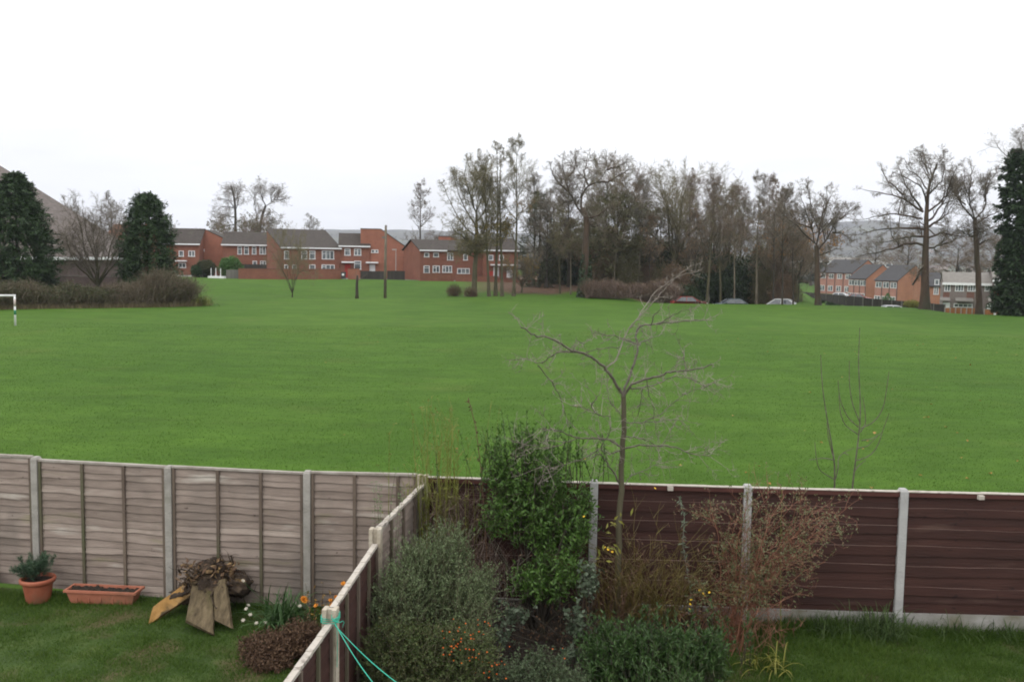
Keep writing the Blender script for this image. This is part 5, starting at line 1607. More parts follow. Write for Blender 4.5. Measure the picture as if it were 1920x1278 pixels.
# purple brown wall behind the hedge
wall_run('boundary_wall', 'dark purple brown wall behind the hedge and the bare garden tree', 'wall', 60, 97, 236, 101, 2.1, MT['purple_wall'], MT['roof_church'])

# telegraph pole, lamps, small posts
p = spot(722, 107.5); o = thing('telegraph_pole', 'tall weathered wooden telegraph pole standing in the grass before the brick houses', 'pole', p)
H = (project(p)[1] - 424) / pxm(107.5)
part('pole', MB().tubes(np.array([(0, 0, -.3), (.02, 0, H * .5), (.06, 0, H)]), [.17, .15, .12], 10, cap=True), MT['bark'], o, True)
part('bracket', MB().box((-.18, -.05, H - 1.3), (.35, .12, .22)), MT['grey_wood'], o); part('cap', MB().lathe([(.13, H - .01), (.13, H + .04), (.001, H + .07)], (.06, 0, 0), 10), MT['roof_slate'], o)


def lamp(px, Y, top, label):
    p = spot(px, Y); H = (project(p)[1] - top) / pxm(Y); o = thing('street_lamp', label, 'street lamp', p, group='street lamps')
    part('pole', MB().tubes(np.array([(0, 0, -.2), (0, 0, 1.2), (0, 0, 1.25), (0, 0, H)]), [.09, .09, .06, .045], 8, cap=True), MT['concrete_pale'], o)
    part('lamp_head', MB().box((-.25, 0, H), (.7, .2, .14)).box((-.35, 0, H - .09), (.4, .16, .05)), MT['concrete_pale'], o)


lamp(742, 148, 468, 'pale street lamp between the tall brick block and the gable wall')
lamp(1717, 190, 472, 'street lamp post standing behind the brick gable right of the lone tree')
lamp(1858, 200, 480, 'street lamp rising behind the grey clad houses')
lamp(1787, 210, 482, 'street lamp rising between the brick gable and the grey clad houses')

# --- right-hand estate below the crest
def rgable(label, pxFar, pxNear, Yfar, rz, D, hf, hr, wall_m, gable_m, roof_m, nw=3):
    h = House(label, pxFar, pxNear, Yfar, rz, D, gable(hf, hr, D), wall_m)
    h.roof([((0, hf), (D / 2, hr)), ((D / 2, hr), (D, hf))], roof_m, .14, .12, .3)
    # brick gable leaf 3 mm proud of the end wall
    part('gable_wall', MB().prism([(0.01, 0), (D - .01, 0), (D - .01, hf - .05), (D / 2, hr - .06), (0.01, hf - .05)], h.W + .003, h.W + .05, 'x'), gable_m, h.root)
    for i in range(nw):
        x = h.W * (i + .5) / nw
        h.window(x - .8, x + .8, hf - 1.5, hf - .35, 1); h.window(x - 1.0, x + .6, .7, 2.0, 1)
        part('downpipe', MB().tubes(np.array([(x + h.W / nw * .45, -.08, 0), (x + h.W / nw * .45, -.08, hf)]), [.06, .06], 6), MT['roof_slate'], h.root)
    return h


rgable('farthest pinkish terrace behind the lone bare tree', 1535, 1597, 236, -66, 9, 5.2, 8.2, MT['brick_pink'], MT['brick_orange'], MT['roof_slate'], 4)
rgable('middle pinkish terrace with slate roof and orange brick gable', 1590, 1622, 212, -66, 9, 5.2, 8.2, MT['brick_pink'], MT['brick_orange'], MT['roof_slate'], 3)
rgable('nearest pinkish terrace with a wide orange brick gable beside the tallest lone tree', 1639, 1681, 196, -66, 9, 5.2, 8.2, MT['brick_pink'], MT['brick_orange'], MT['roof_slate'], 3)

h = House('grey clad terrace with pale roof and white windows at the right', 1766, 1858, 140, -21, 8, gable(5.0, 6.5, 8), MT['grey_clad'])
h.roof([((0, 5.0), (4, 6.4)), ((4, 6.4), (8, 5.0))], MT['roof_pale'], .14, .1, .35); h.fascia(4.85, h=.34)
for a, b, k in ((1768, 1779, 1), (1788, 1804, 2), (1811, 1826, 2), (1843, 1852, 1)): h.win_px(a, b, 531, 546, k)
h.win_px(1787, 1822, 569, 576, 3)
for a, b in ((1766, 1778), (1810, 1824)):
    part('brown_panel', MB().box(((h.x(a) + h.x(b)) / 2, -.02, h.z(554, a)), (h.x(b) - h.x(a), .06, .95)), MT['panel_brown'], h.root)
xd = h.x(1767); h.door(xd - .0, xd + .9, 2.05, MT['door_white'], False)
for a, b in ((1761, 1779), (1789, 1822)):
    x0, x1 = h.x(a), h.x(b)
    part('canopy', MB().prism([(-1.1, 2.35), (0, 2.75), (0, 2.9), (-1.1, 2.48)], x0, x1, 'x'), MT['roof_pale'], h.root)
h = House('taller grey clad end house with a dark red panel next to the ivy covered tree', 1859, 1898, 135.5, -21, 8.3, gable(5.5, 6.9, 8.3), MT['grey_clad'])
h.roof([((0, 5.5), (4.15, 6.9)), ((4.15, 6.9), (8.3, 5.5))], MT['roof_pale'], .14, .1, .35); h.fascia(5.35, h=.3)
h.win_px(1861, 1880, 526, 543, 3)
part('red_panel', MB().box(((h.x(1861) + h.x(1880)) / 2, -.02, h.z(552, 1870)), (h.x(1880) - h.x(1861), .06, 1.1)), MT['door_red'], h.root)
part('canopy', MB().prism([(-1.1, 2.4), (0, 2.85), (0, 3.0), (-1.1, 2.53)], h.x(1850), h.x(1873), 'x'), MT['roof_pale'], h.root)
h.win_px(1850, 1872, 569, 579, 3)
h = House('brick house with pale porch half hidden behind the trunk of the tallest lone tree', 1735, 1768, 158, -8, 8, gable(5.0, 7.0, 8), MT['brick_orange'])
h.roof([((0, 5), (4, 7)), ((4, 7), (8, 5))], MT['roof_slate']); h.win_px(1749, 1757, 524, 534, 0); h.win_px(1748, 1757, 538, 552, 1)

board_fence('timber_fence', 'long dark grey board fence running from the wood to the tallest lone tree', 1494, 190, 1618, 128, 1.7, MT['dark_wood'], 12, .16, MT['grey_wood'], tops=(546, 557))
board_fence('timber_fence', 'dark grey board fence continuing behind the white car roof', 1619, 127.5, 1772, 113, 1.6, MT['dark_wood'], 9, .16, MT['grey_wood'], tops=(558.5, 571))
board_fence('timber_fence', 'bright orange board fence in front of the grey clad houses', 1772, 112.5, 1834, 108, 1.25, MT['orange_wood'], 7, .14, MT['lap_cap'], tops=(577, 578))
board_fence('timber_fence', 'short orange board fence beside the ivy covered tree', 1846, 107, 1906, 103, 1.5, MT['orange_wood'], 4, .14, MT['lap_cap'], tops=(580, 584))
p = spot(1865, 100); o = thing('marker_post', 'white post standing in front of the short orange fence', 'post', p)
part('post', MB().box((0, 0, .6), (.16, .16, 1.6), taper=.1), MT['white'], o); part('cap', MB().box((0, 0, 1.42), (.2, .2, .06)), MT['white'], o)
# long white sheds far behind
for px0, px1, Y, hh, lab in ((1490, 1560, 420, 4.2, 'long white shed in the valley left of the lone tree'), (1560, 1652, 430, 4.2, 'long white shed in the valley above the pinkish terraces'), (1655, 1672, 400, 4.0, 'small white gabled shed right of the long white sheds')):
    a = spot(px0, Y); b = spot(px1, Y); L = b[0] - a[0]
    zt = at(px0, 487, Y)[2]; a[2] = zt - hh
    o = thing('white_shed', lab, 'shed', a)
    part('wall', MB().box((L / 2, 6, hh / 2 - 3), (L, 12, hh + 6)), MT['white'], o)
    part('roof', MB().prism([(-.4, hh), (12.4, hh), (6, hh + 1.2)], -.3, L + .3, 'x'), MT['roof_pale'], o)
    mb = MB()
    for k in range(max(int(L / 5), 1)): mb.box((2 + k * 5, -.04, hh * .45), (2.2, .06, 1.2))
    part('window_strip', mb, MT['pane'], o)
# ------------------------------------------------------------------ trees
lm('leaf_conifer', [(.011, .028, .008), (.025, .052, .015), (.050, .085, .028)], transl=.1, rough=.6)
lm('leaf_ivydark', [(.010, .024, .008), (.022, .044, .014), (.045, .075, .028)], transl=.1)
lm('leaf_holly', [(.011, .022, .008), (.023, .040, .014), (.042, .064, .025)], transl=.1)
lm('leaf_olive', [(.058, .058, .024), (.098, .094, .042), (.145, .132, .066)], transl=.1)
lm('leaf_darkolive', [(.028, .034, .014), (.052, .058, .026), (.085, .088, .045)], transl=.1)
lm('leaf_gold', [(.17, .11, .015), (.27, .17, .025), (.36, .24, .05)], transl=.3)
lm('leaf_golddull', [(.11, .092, .025), (.18, .14, .036), (.26, .19, .05)], transl=.3)
lm('leaf_russet', [(.125, .075, .04), (.195, .12, .066), (.26, .168, .092)], transl=.25)
lm('leaf_rust', [(.22, .09, .02), (.33, .15, .03), (.40, .20, .05)], transl=.25)
lm('leaf_bright', [(.03, .08, .012), (.06, .14, .025), (.10, .19, .05)])
lm('leaf_hedge', [(.030, .044, .012), (.055, .064, .022), (.085, .066, .034)])
lm('leaf_hill', [(.02, .03, .02), (.045, .045, .032), (.07, .062, .045)], transl=0)

lm('twig_hedge', [(.058, .045, .027), (.108, .084, .052), (.17, .138, .095)], transl=0, scale=.5, island=.45)
PROTO = {}


def build_bare(key):
    """one tree of each habit, base at the origin -> list of (name, mesh, children)"""
    if key in PROTO: return PROTO[key]
    a = dict(
        vase=dict(H=15, r0=.36, kind='vase', fork=.40, n1=9, n2=11, n3=8, n4=5, twig=.012),
        oak=dict(H=17, r0=.5, kind='vase', fork=.55, n1=6, n2=10, n3=8, n4=4, twig=.013, wob=.10),
        spread=dict(H=17, r0=.5, kind='spread', Rm=7.6, n1=34, n2=10, n3=8, n4=4, low=.28, twig=.012),
        round_=dict(H=14, r0=.30, kind='spread', Rm=4.8, n1=30, n2=9, n3=8, n4=5, low=.30, twig=.011),
        up=dict(H=18, r0=.26, kind='up', Rm=5.2, n1=26, n2=9, n3=8, n4=5, low=.25, twig=.009, wob=.08),
        up2=dict(H=18, r0=.22, kind='up', Rm=4.4, n1=22, n2=9, n3=8, n4=4, low=.32, twig=.009, wob=.12),
        slim=dict(H=18, r0=.20, kind='up', Rm=3.0, n1=20, n2=7, n3=6, n4=4, low=.30, twig=.009, wob=.10),
        fork=dict(H=16, r0=.24, kind='vase', fork=.42, n1=8, n2=10, n3=8, n4=5, twig=.011, wob=.12),
        cone=dict(H=16, r0=.26, kind='cone', Rm=5.4, n1=30, n2=8, n3=6, n4=3, low=.16, twig=.013),
        low=dict(H=8, r0=.28, kind='vase', fork=.20, n1=13, n2=11, n3=10, n4=6, twig=.010, wob=.1),
        small=dict(H=6, r0=.16, kind='vase', fork=.07, n1=9, n2=11, n3=9, n4=5, twig=.009),
        thin=dict(H=11, r0=.10, kind='up', Rm=2.6, n1=18, n2=7, n3=6, n4=4, low=.4, twig=.010, wob=.16),
    )[key]
    T, B, tips = bare_tree(**a)
    PROTO[key] = dict(H=float(np.percentile(tips[..., 2], 99.7)), T=T, B=B, tips=tips.reshape(-1, 3), mesh={})
    return PROTO[key]


def tmesh(key, what, m, smooth=False):
    P = build_bare(key)
    k = (what, m)
    if k not in P['mesh']:
        P['mesh'][k] = (P['T'] if what == 'T' else P['B']).mesh(key + '_' + what, MT[m], smooth)
    return P['mesh'][k]


LEAFM = {}


def hero(label, px, Y, off, k, trunk, limbs, r0, bark='bark_red', twig='twig', sub=(1.0, 2.6), n2=11, n3=8, n4=5, extra=8, tw=.009, leaves=None, rt=.4, depth=.55, name='bare_tree', lr=.27):
    """a tree whose trunk and main limbs follow the photo; every limb gets its own depth, then side limbs and twigs all round"""
    b = spot(px, Y); o = thing(name, label, 'tree', b)
    T, B = MB(), MB()
    q = np.array([at(off[0] + x / k, off[1] + y / k, Y) for x, y in trunk]) - b
    q[0] = (0, 0, -.2)
    q = smooth(q, 14, .02); r = r0 * np.linspace(1, rt, 14); r[0] *= 1.4; r[1] *= 1.12
    T.tubes(q, r, 9)
    LP, LR = [], []
    for pl in limbs:
        m = np.array([at(off[0] + x / k, off[1] + y / k, Y) for x, y in pl]) - b
        ln = np.linalg.norm(np.diff(m, axis=0), axis=1).sum()
        m[:, 1] += np.linspace(0, 1, len(m)) ** .8 * ln * rng.uniform(-depth, depth)
        j = np.argmin(np.linalg.norm(q - m[0], axis=1)); rr = min(r[j] * .62, r0 * lr) * rng.uniform(.8, 1.1)
        LP.append(smooth(m, 12, .05)); LR.append(np.linspace(rr, .022, 12))
    LP, LR = np.array(LP), np.array(LR)
    if extra:      # limbs towards and away from the viewer
        ii = rng.integers(0, len(LP), extra); jj = rng.integers(1, 5, extra)
        D = unit(np.stack((rng.normal(0, .35, extra), np.where(rng.uniform(0, 1, extra) < .5, -1, 1) * rng.uniform(.5, 1, extra), rng.uniform(.2, 1, extra)), 1))
        Ls = np.linalg.norm(np.diff(LP, axis=1), axis=2).sum(1)
        p, rr = grow(LP[ii, jj], D, Ls[ii] * rng.uniform(.45, .8, extra), LR[ii, jj] * .7, 11, .13, .05, .15)
        LP = np.concatenate((LP, p)); LR = np.concatenate((LR, rr))
    T.tubes(LP, LR, 6)
    Ls = np.ones(len(LP))
    P, D, _, R, t = sprout(LP, LR, Ls, n2, .15, 1, (28, 65), (1, 1), .5, .5, tw * 1.6)
    L2 = rng.uniform(sub[0], sub[1], len(P)) * (1 - .55 * t)
    p2, r2 = grow(P, D, L2, R, 6, .17, .05, .3); B.tubes(p2, r2, 4)
    P, D, L3, R, _ = sprout(p2, r2, L2, n3, .12, 1, (25, 65), (.3, .6), .6, .35, tw * 1.15)
    p3, r3 = grow(P, D, L3, R, 3, .2, .05, .45); B.tubes(p3, r3, 3)
    P, D, L4, R, _ = sprout(p3, r3, L3, n4, .15, 1, (20, 60), (.4, .8), .7, .3, tw)
    p4, r4 = grow(P, D, np.maximum(L4, .22), R, 2, .2, .04, .6); B.tubes(p4, r4, 3)
    part('trunk', T, MT[bark], o, True); part('crown', B, MT[twig], o)
    for m, n, size, z0, z1 in leaves or ():
        H = p4[..., 2].max(); c = p4.reshape(-1, 3); c = c[(c[:, 2] > z0 * H) & (c[:, 2] < z1 * H)]
        part('leaf', clump_leaves(MB(), c[rng.choice(len(c), n)], .1, size, size * .65, 1, droop=.4), MT[m], o)
    return o


def tree(key, px, Y, top, label, rz=None, sx=1.0, bark='bark_dark', twig='twig', group=None, leaves=None, base=None, name='bare_tree', tilt=(0, 0), dz=0.0):
    """plant one tree with its root in pixel column px at distance Y and its top at photo row top"""
    P = build_bare(key)
    b = spot(px, Y, dz) if base is None else base
    H = (project(b)[1] - top) / F * math.hypot(Y, 0) if top < 1000 else top - 1000
    s = H / P['H'] * 1.0
    o = thing(name, label, 'tree', b, rng.uniform(0, 6.28) if rz is None else rz, group)
    o.scale = (s * sx, s * sx, s); o.rotation_euler.x, o.rotation_euler.y = tilt
    tr_ = part('trunk', tmesh(key, 'T', bark, True), None, o)
    cr_ = part('crown', tmesh(key, 'B', twig), None, o)
    for lv in leaves or ():      # (material, count, size, zlo, zhi) remnants of foliage
        m, n, size, z0, z1 = lv
        k = (key, lv)
        if k not in LEAFM:
            q = P['tips']; q = q[(q[:, 2] > z0 * P['H']) & (q[:, 2] < z1 * P['H'])]
            # leaves hang in bunches on some boughs, not evenly
            ph = np.sin(q[:, 0] * 1.3 + q[:, 2] * .9) + np.sin(q[:, 1] * 1.6 - q[:, 2] * .6)
            q = q[ph > -.35] if (ph > -.35).any() else P['tips']
            q = q[rng.choice(len(q), n)]
            LEAFM[k] = clump_leaves(MB(), q, .10, size, size * .65, 1, droop=.4).mesh('leaf', MT[m])
        part('leaf', LEAFM[k], None, o)
    return o


# left side
tree('low', 181, 92, 364, 'round headed dense bare tree standing behind the hedge between the two conifers', sx=.88, bark='bark_green', twig='twig')
tree('round_', 212, 140, 362, 'pale thin bare tree behind the dense round headed one', sx=.9, twig='twig_grey')
tree('round_', 132, 150, 368, 'faint bare tree beside the great tiled roof', sx=.8, twig='twig_grey')
tree('round_', 316, 185, 404, 'faint bare tree right behind the second conifer', sx=.9, twig='twig_grey')
tree('low', 338, 190, 428, 'low brown bushy bare tree above the low brick terrace end', sx=1.2, twig='twig_brown')
hero('left one of the pair of large bare trees rising behind the terrace roofs', 441, 205, (380, 320), 7.385, [(455, 950), (455, 700), (450, 520), (440, 350), (390, 210)], [[(440, 520), (330, 490), (220, 500), (140, 560)], [(430, 500), (380, 410), (260, 390), (200, 430)], [(450, 650), (330, 620), (180, 600)], [(440, 360), (400, 270), (340, 230), (300, 260)], [(450, 560), (500, 470), (520, 380)], [(445, 420), (480, 330), (500, 240)], [(450, 750), (330, 760), (200, 720)]], .42, 'bark_dark', 'twig', (1.5, 3.6))
hero('forked right one of the pair of large bare trees behind the terrace roofs', 486, 207, (380, 320), 7.385, [(770, 950), (785, 820), (820, 640), (870, 490)], [[(870, 490), (960, 440), (1040, 300), (1090, 210)], [(870, 480), (840, 400), (840, 320), (900, 190)], [(960, 440), (930, 360), (980, 250)], [(760, 780), (735, 600), (715, 480), (690, 380), (600, 270)], [(715, 480), (720, 380), (700, 240)], [(820, 650), (900, 600), (1000, 560), (1090, 640)], [(800, 720), (920, 740), (1040, 690), (1180, 740)], [(990, 400), (1080, 400), (1130, 380)]], .42, 'bark_dark', 'twig', (1.4, 3.2), rt=.6)
tree('low', 462, 200, 392, 'brown bushy bare tree between the pair of large bare trees', sx=1.0, twig='twig_brown', leaves=[('leaf_olive', 2500, .28, .2, 1)])
tree('round_', 510, 210, 398, 'low spreading bare tree at the left end of the broad brown roof', sx=1.0)
tree('round_', 586, 240, 402, 'faint bare tree showing just above the broad brown roof', sx=1.0, twig='twig_grey')
tree('cone', 788, 172, 338, 'tall bare tree with drooping low boughs behind the gable walled house', sx=.8, bark='bark_dark')
tree('low', 840, 185, 424, 'low bare tree behind the half hidden house roof', sx=1.1)
tree('small', 548, 109, 415, 'small many stemmed bare tree in the grass before the large brick house', sx=.52, bark='bark_dark', twig='twig_green')
p = spot(669, 108); o = thing('tree_stump', 'short bare upright tree stump with a few twigs in the grass left of the pole', 'tree stump', p)
part('trunk', MB().tubes(np.array([(0, 0, -.2), (.02, 0, .5), (.0, 0, 1.6), (.08, 0, 2.6)]), [.24, .18, .15, .10], 8, cap=True), MT['bark_dark'], o, True)
pts, r = grow(np.tile([[0.04, 0, 1.9]], (14, 1)), unit(rng.normal(0, .5, (14, 3)) + np.array([.1, 0, .9])), rng.uniform(.6, 1.6, 14), np.full(14, .02), 5, .15); part('branch', MB().tubes(pts, r, 4), MT['twig'], o)

# the group at the left edge of the wood
Y0 = 112
hero('big bare tree with a pale trunk foot at the left edge of the wood', 888, 111, (740, 240), 3.55, [(525, 1135), (538, 900), (545, 700), (545, 580)], [[(545, 590), (520, 480), (490, 400), (470, 320), (500, 220)], [(540, 650), (480, 560), (430, 460), (400, 380), (390, 310)], [(545, 560), (580, 470), (590, 380), (600, 280)], [(540, 720), (460, 650), (400, 560), (350, 460), (320, 370)], [(550, 620), (610, 540), (640, 430), (640, 330)], [(530, 540), (510, 420), (540, 320), (550, 210)], [(540, 780), (470, 740), (410, 690), (370, 620)], [(545, 760), (590, 690), (630, 620)], [(538, 850), (600, 800), (640, 760)], [(535, 860), (470, 830), (420, 820)]], .36, 'bark_green', 'twig_green', (1.2, 2.8), extra=18, n2=13, n4=6, leaves=[('leaf_golddull', 620, .2, .22, .9)])
tree('up', 917, 111, 285, 'leaning tall tree with dull yellow leaves, leftmost of the yellowing group', sx=.75, bark='bark_green', twig='twig_green', leaves=[('leaf_golddull', 420, .2, .05, .5)], tilt=(0, -.09))
tree('slim', 929, 112, 268, 'straight slim tree in the middle of the yellowing group', sx=1.0, bark='bark_green', twig='twig_green', leaves=[('leaf_golddull', 420, .2, .05, .55)])
tree('slim', 941, 111.5, 275, 'slim tree with yellow leaves close beside the straight slim one', sx=.95, bark='bark_green', twig='twig_green', leaves=[('leaf_golddull', 300, .2, .05, .55), ('leaf_gold', 420, .22, .05, .55)], rz=2, tilt=(0, .03))
tree('up2', 963, 112, 258, 'tallest tree of the yellowing group, on its right side', sx=.85, bark='bark_green', twig='twig_green', leaves=[('leaf_russet', 380, .2, .1, .6)], tilt=(0, -.03))
tree('low', 978, 119, 468, 'small tree with bright golden leaves right of the yellowing group', sx=.9, bark='bark_green', leaves=[('leaf_gold', 1300, .26, .1, .9)])
tree('up', 1000, 133, 318, 'bare tree behind the small golden leaved tree', sx=.9, twig='twig_grey')
tree('round_', 1024, 128, 352, 'dense grey crowned tree left of the thick red barked oak', sx=.85)
hero('great oak with a thick reddish trunk and ivy at its foot at the wood edge', 1096, 113, (960, 200), 3.3625, [(452, 1215), (462, 950), (472, 760), (470, 680), (440, 640)], [[(455, 690), (415, 640), (405, 590), (350, 530), (355, 440), (310, 370), (330, 290)], [(435, 640), (445, 540), (490, 490), (540, 475), (600, 400), (640, 330)], [(480, 495), (450, 420), (470, 370), (480, 290)], [(350, 530), (290, 480), (250, 420), (240, 370)], [(355, 440), (400, 390), (400, 300)], [(470, 700), (540, 690), (600, 640)], [(540, 475), (600, 480), (680, 430), (750, 390)], [(600, 400), (680, 370), (740, 340)], [(405, 590), (330, 600), (280, 560)], [(470, 720), (520, 760), (560, 740)]], .50, 'bark_red', 'twig', (1.3, 2.8), extra=10, rt=.62)
b = spot(1097, 113); o = thing('ivy_plant', 'dark ivy clothing the foot of the great red barked oak', 'ivy', b)
n = 1500; az = rng.uniform(0, 6.28, n); zz = rng.uniform(0, 1, n) ** 1.2 * (3.9 + 1.3 * np.sin(az * 2 + 1) + .8 * np.sin(az * 5)); rr = .95 - .10 * zz
P = np.stack((np.cos(az) * rr, np.sin(az) * rr, zz), 1)
part('leaf', MB().leaves(P, unit(rng.normal(0, 1, (n, 3)) - np.array([0, 0, .5])), np.stack((np.cos(az), np.sin(az), .4 + 0 * az), 1), rng.uniform(.14, .28, n), .2, .2), MT['leaf_ivydark'], o)
part('stem', MB().tubes(np.stack([np.stack((np.cos(a + .2 * np.linspace(0, 4, 8)) * (.92 - .1 * np.linspace(0, 4.2, 8)), np.sin(a + .2 * np.linspace(0, 4, 8)) * (.92 - .1 * np.linspace(0, 4.2, 8)), np.linspace(0, 4.2, 8)), 1) for a in (0, 1.3, 2.5, 4, 5.1)]), np.full((5, 8), .03), 5), MT['bark_dark'], o)
tree('up2', 1195, 122, 330, 'pale bent trunked tree behind the reddish thicket hedge', sx=.9, bark='bark', twig='twig_grey', tilt=(0, .05))

# the named row of trunks on the right side of the wood
row = [
    ('up', 1325, 119, 318, 'twin stemmed looking bare tree just right of the red car', 'bark_green', 'twig_brown'),
    ('fork', 1350, 120, 330, 'bare tree leaning over between the red car and the blue grey car', 'bark_green', 'twig'),
    ('thin', 1376, 117, 345, 'thin pale trunk leaning right directly behind the blue grey car', 'bark', 'twig_brown'),
    ('up2', 1418, 118, 322, 'stout straight trunk midway between the blue grey car and the white car', 'bark', 'twig'),
    ('slim', 1449, 117, 340, 'dark slim trunk just left of the white car', 'bark_dark', 'twig_brown'),
    ('thin', 1466, 112, 350, 'dark leaning stem in front of the white car', 'bark_dark', 'twig'),
    ('thin', 1487, 112, 390, 'thin dark stem right at the bonnet of the white car', 'bark_dark', 'twig_brown'),
    ('thin', 1496, 114, 430, 'last thin leaning stem of the wood before the lone bare tree', 'bark_dark', 'twig_brown'),
]
for key, px, Y, top, lab, bk, tw_ in row:
    tree(key, px, Y, top, lab, bark=bk, twig=tw_, sx=.85, tilt=(0, rng.normal(0, .03)))
tree('low', 1478, 121, 396, 'small tree keeping rust orange leaves beside the lone bare tree', sx=.75, leaves=[('leaf_rust', 1400, .24, .55, 1.0)], twig='twig_brown')
# crowded trees inside the wood
mid = [('up', 1062, 131, 312), ('round_', 1130, 127, 296), ('vase', 1160, 131, 292), ('fork', 1225, 128, 318), ('vase', 1258, 125, 300), ('up', 1290, 131, 318),
       ('slim', 1335, 135, 336), ('up', 1365, 130, 340), ('up2', 1432, 128, 328), ('up', 1460, 133, 345), ('fork', 1345, 142, 352),
       ('round_', 1275, 142, 330), ('up', 1110, 148, 350), ('round_', 1035, 143, 352), ('up2', 1205, 136, 340), ('up', 1385, 146, 362), ('round_', 1440, 143, 372), ('thin', 1150, 121, 380), ('thin', 1215, 121, 400), ('thin', 1050, 119, 390), ('thin', 1072, 118, 410), ('thin', 1300, 121, 395)]
for i, (key, px, Y, top) in enumerate(mid):
    lv = [[('leaf_russet', 700, .2, .05, .42)], None, [('leaf_olive', 1000, .24, .05, .45)]][i % 3]
    tree(key, px + rng.normal(0, 3), Y, top, 'bare tree crowded inside the wood behind the reddish hedge and the parked cars', sx=rng.uniform(.8, 1.1), bark=('bark_dark', 'bark_green', 'bark')[i % 3], twig=('twig', 'twig_brown', 'twig_green')[(i * 5) % 3],
         group='bare trees crowded inside the wood', leaves=lv)

# lone trees on the right
hero('lone round headed bare tree between the wood and the pinkish terraces', 1534, 106.5, (1200, 280), 3.993, [(1335, 1170), (1325, 950), (1325, 800), (1320, 720)], [[(1305, 700), (1230, 640), (1170, 570), (1060, 490), (1020, 430)], [(1315, 710), (1290, 620), (1280, 500), (1265, 380), (1240, 270)], [(1290, 600), (1200, 550), (1150, 480), (1130, 390)], [(1320, 720), (1340, 600), (1350, 480), (1380, 370), (1370, 280)], [(1335, 750), (1390, 690), (1440, 620), (1490, 520), (1510, 440), (1570, 420)], [(1440, 620), (1500, 630), (1560, 680)], [(1350, 560), (1390, 480), (1420, 400), (1460, 310)], [(1385, 690), (1380, 560), (1390, 460), (1430, 360)], [(1285, 600), (1240, 480), (1190, 380), (1190, 300)], [(1490, 520), (1550, 500), (1610, 460)], [(1340, 600), (1310, 480), (1310, 360), (1300, 260)], [(1340, 960), (1380, 940), (1410, 860)], [(1325, 800), (1400, 770), (1470, 740)]], .34, 'bark_red', 'twig', (1.0, 2.2), extra=12, rt=.75)
hero('tallest lone bare tree with wide low boughs in front of the brick gable', 1734, 100.5, (1580, 200), 3.044, [(467, 1160), (470, 900), (475, 700), (480, 550), (495, 430), (520, 380), (540, 320)], [[(460, 790), (400, 770), (340, 790), (250, 820), (150, 840), (80, 860)], [(465, 700), (400, 690), (310, 690), (200, 710), (120, 730)], [(455, 640), (380, 620), (300, 605), (200, 630), (130, 640)], [(460, 600), (400, 540), (350, 500), (260, 480), (170, 460)], [(455, 590), (400, 500), (360, 420), (330, 330)], [(480, 470), (440, 390), (390, 350), (380, 290)], [(495, 430), (470, 350), (430, 300), (420, 260)], [(510, 400), (500, 330), (480, 280)], [(490, 650), (560, 580), (600, 530), (615, 450), (620, 340)], [(480, 690), (580, 640), (640, 590), (680, 540)], [(480, 750), (560, 720), (620, 740), (700, 740)], [(475, 810), (570, 790), (650, 760), (720, 740)], [(485, 600), (550, 540), (570, 440), (590, 350)], [(520, 370), (560, 320), (600, 270)], [(480, 560), (430, 470), (330, 420), (230, 390)], [(465, 740), (380, 740), (280, 760), (180, 780)], [(350, 500), (280, 430), (250, 350)], [(470, 880), (440, 940), (400, 960)], [(490, 500), (540, 430), (540, 330)]], .50, 'bark_red', 'twig', (1.0, 2.4), extra=12, n2=11, rt=.14)
hero('lone bare tree in front of the grey clad houses, left of the ivy covered one', 1836, 99, (1580, 200), 3.044, [(782, 1170), (775, 950), (758, 750), (755, 630)], [[(750, 640), (700, 560), (680, 490), (690, 400), (650, 340)], [(755, 640), (730, 520), (710, 430), (720, 340)], [(758, 640), (810, 570), (800, 470), (830, 350)], [(758, 670), (830, 620), (880, 600), (920, 590)], [(755, 650), (690, 600), (640, 560), (610, 500)], [(810, 540), (850, 430), (900, 370)], [(758, 720), (820, 700), (890, 680)], [(757, 740), (690, 720), (650, 690)], [(720, 500), (760, 420), (770, 320)], [(760, 800), (820, 760), (870, 760)], [(700, 560), (640, 500), (610, 420)]], .34, 'bark_red', 'twig', (1.0, 2.2), extra=12, rt=.6)
tree('round_', 1700, 230, 438, 'grey bare tree behind the nearest brick gable', sx=1.6, twig='twig_brown')
tree('round_', 1640, 300, 440, 'distant bare tree over the roofs of the pinkish terraces', sx=1.6)
tree('round_', 1790, 200, 438, 'brown bare tree behind the roof of the grey clad terrace', sx=1.8, twig='twig_brown')
tree('round_', 1860, 190, 430, 'brown bare tree behind the taller grey clad house', sx=1.7, twig='twig_brown')
tree('round_', 1520, 260, 452, 'distant brown bare tree left of the white sheds', sx=1.5, twig='twig_brown')


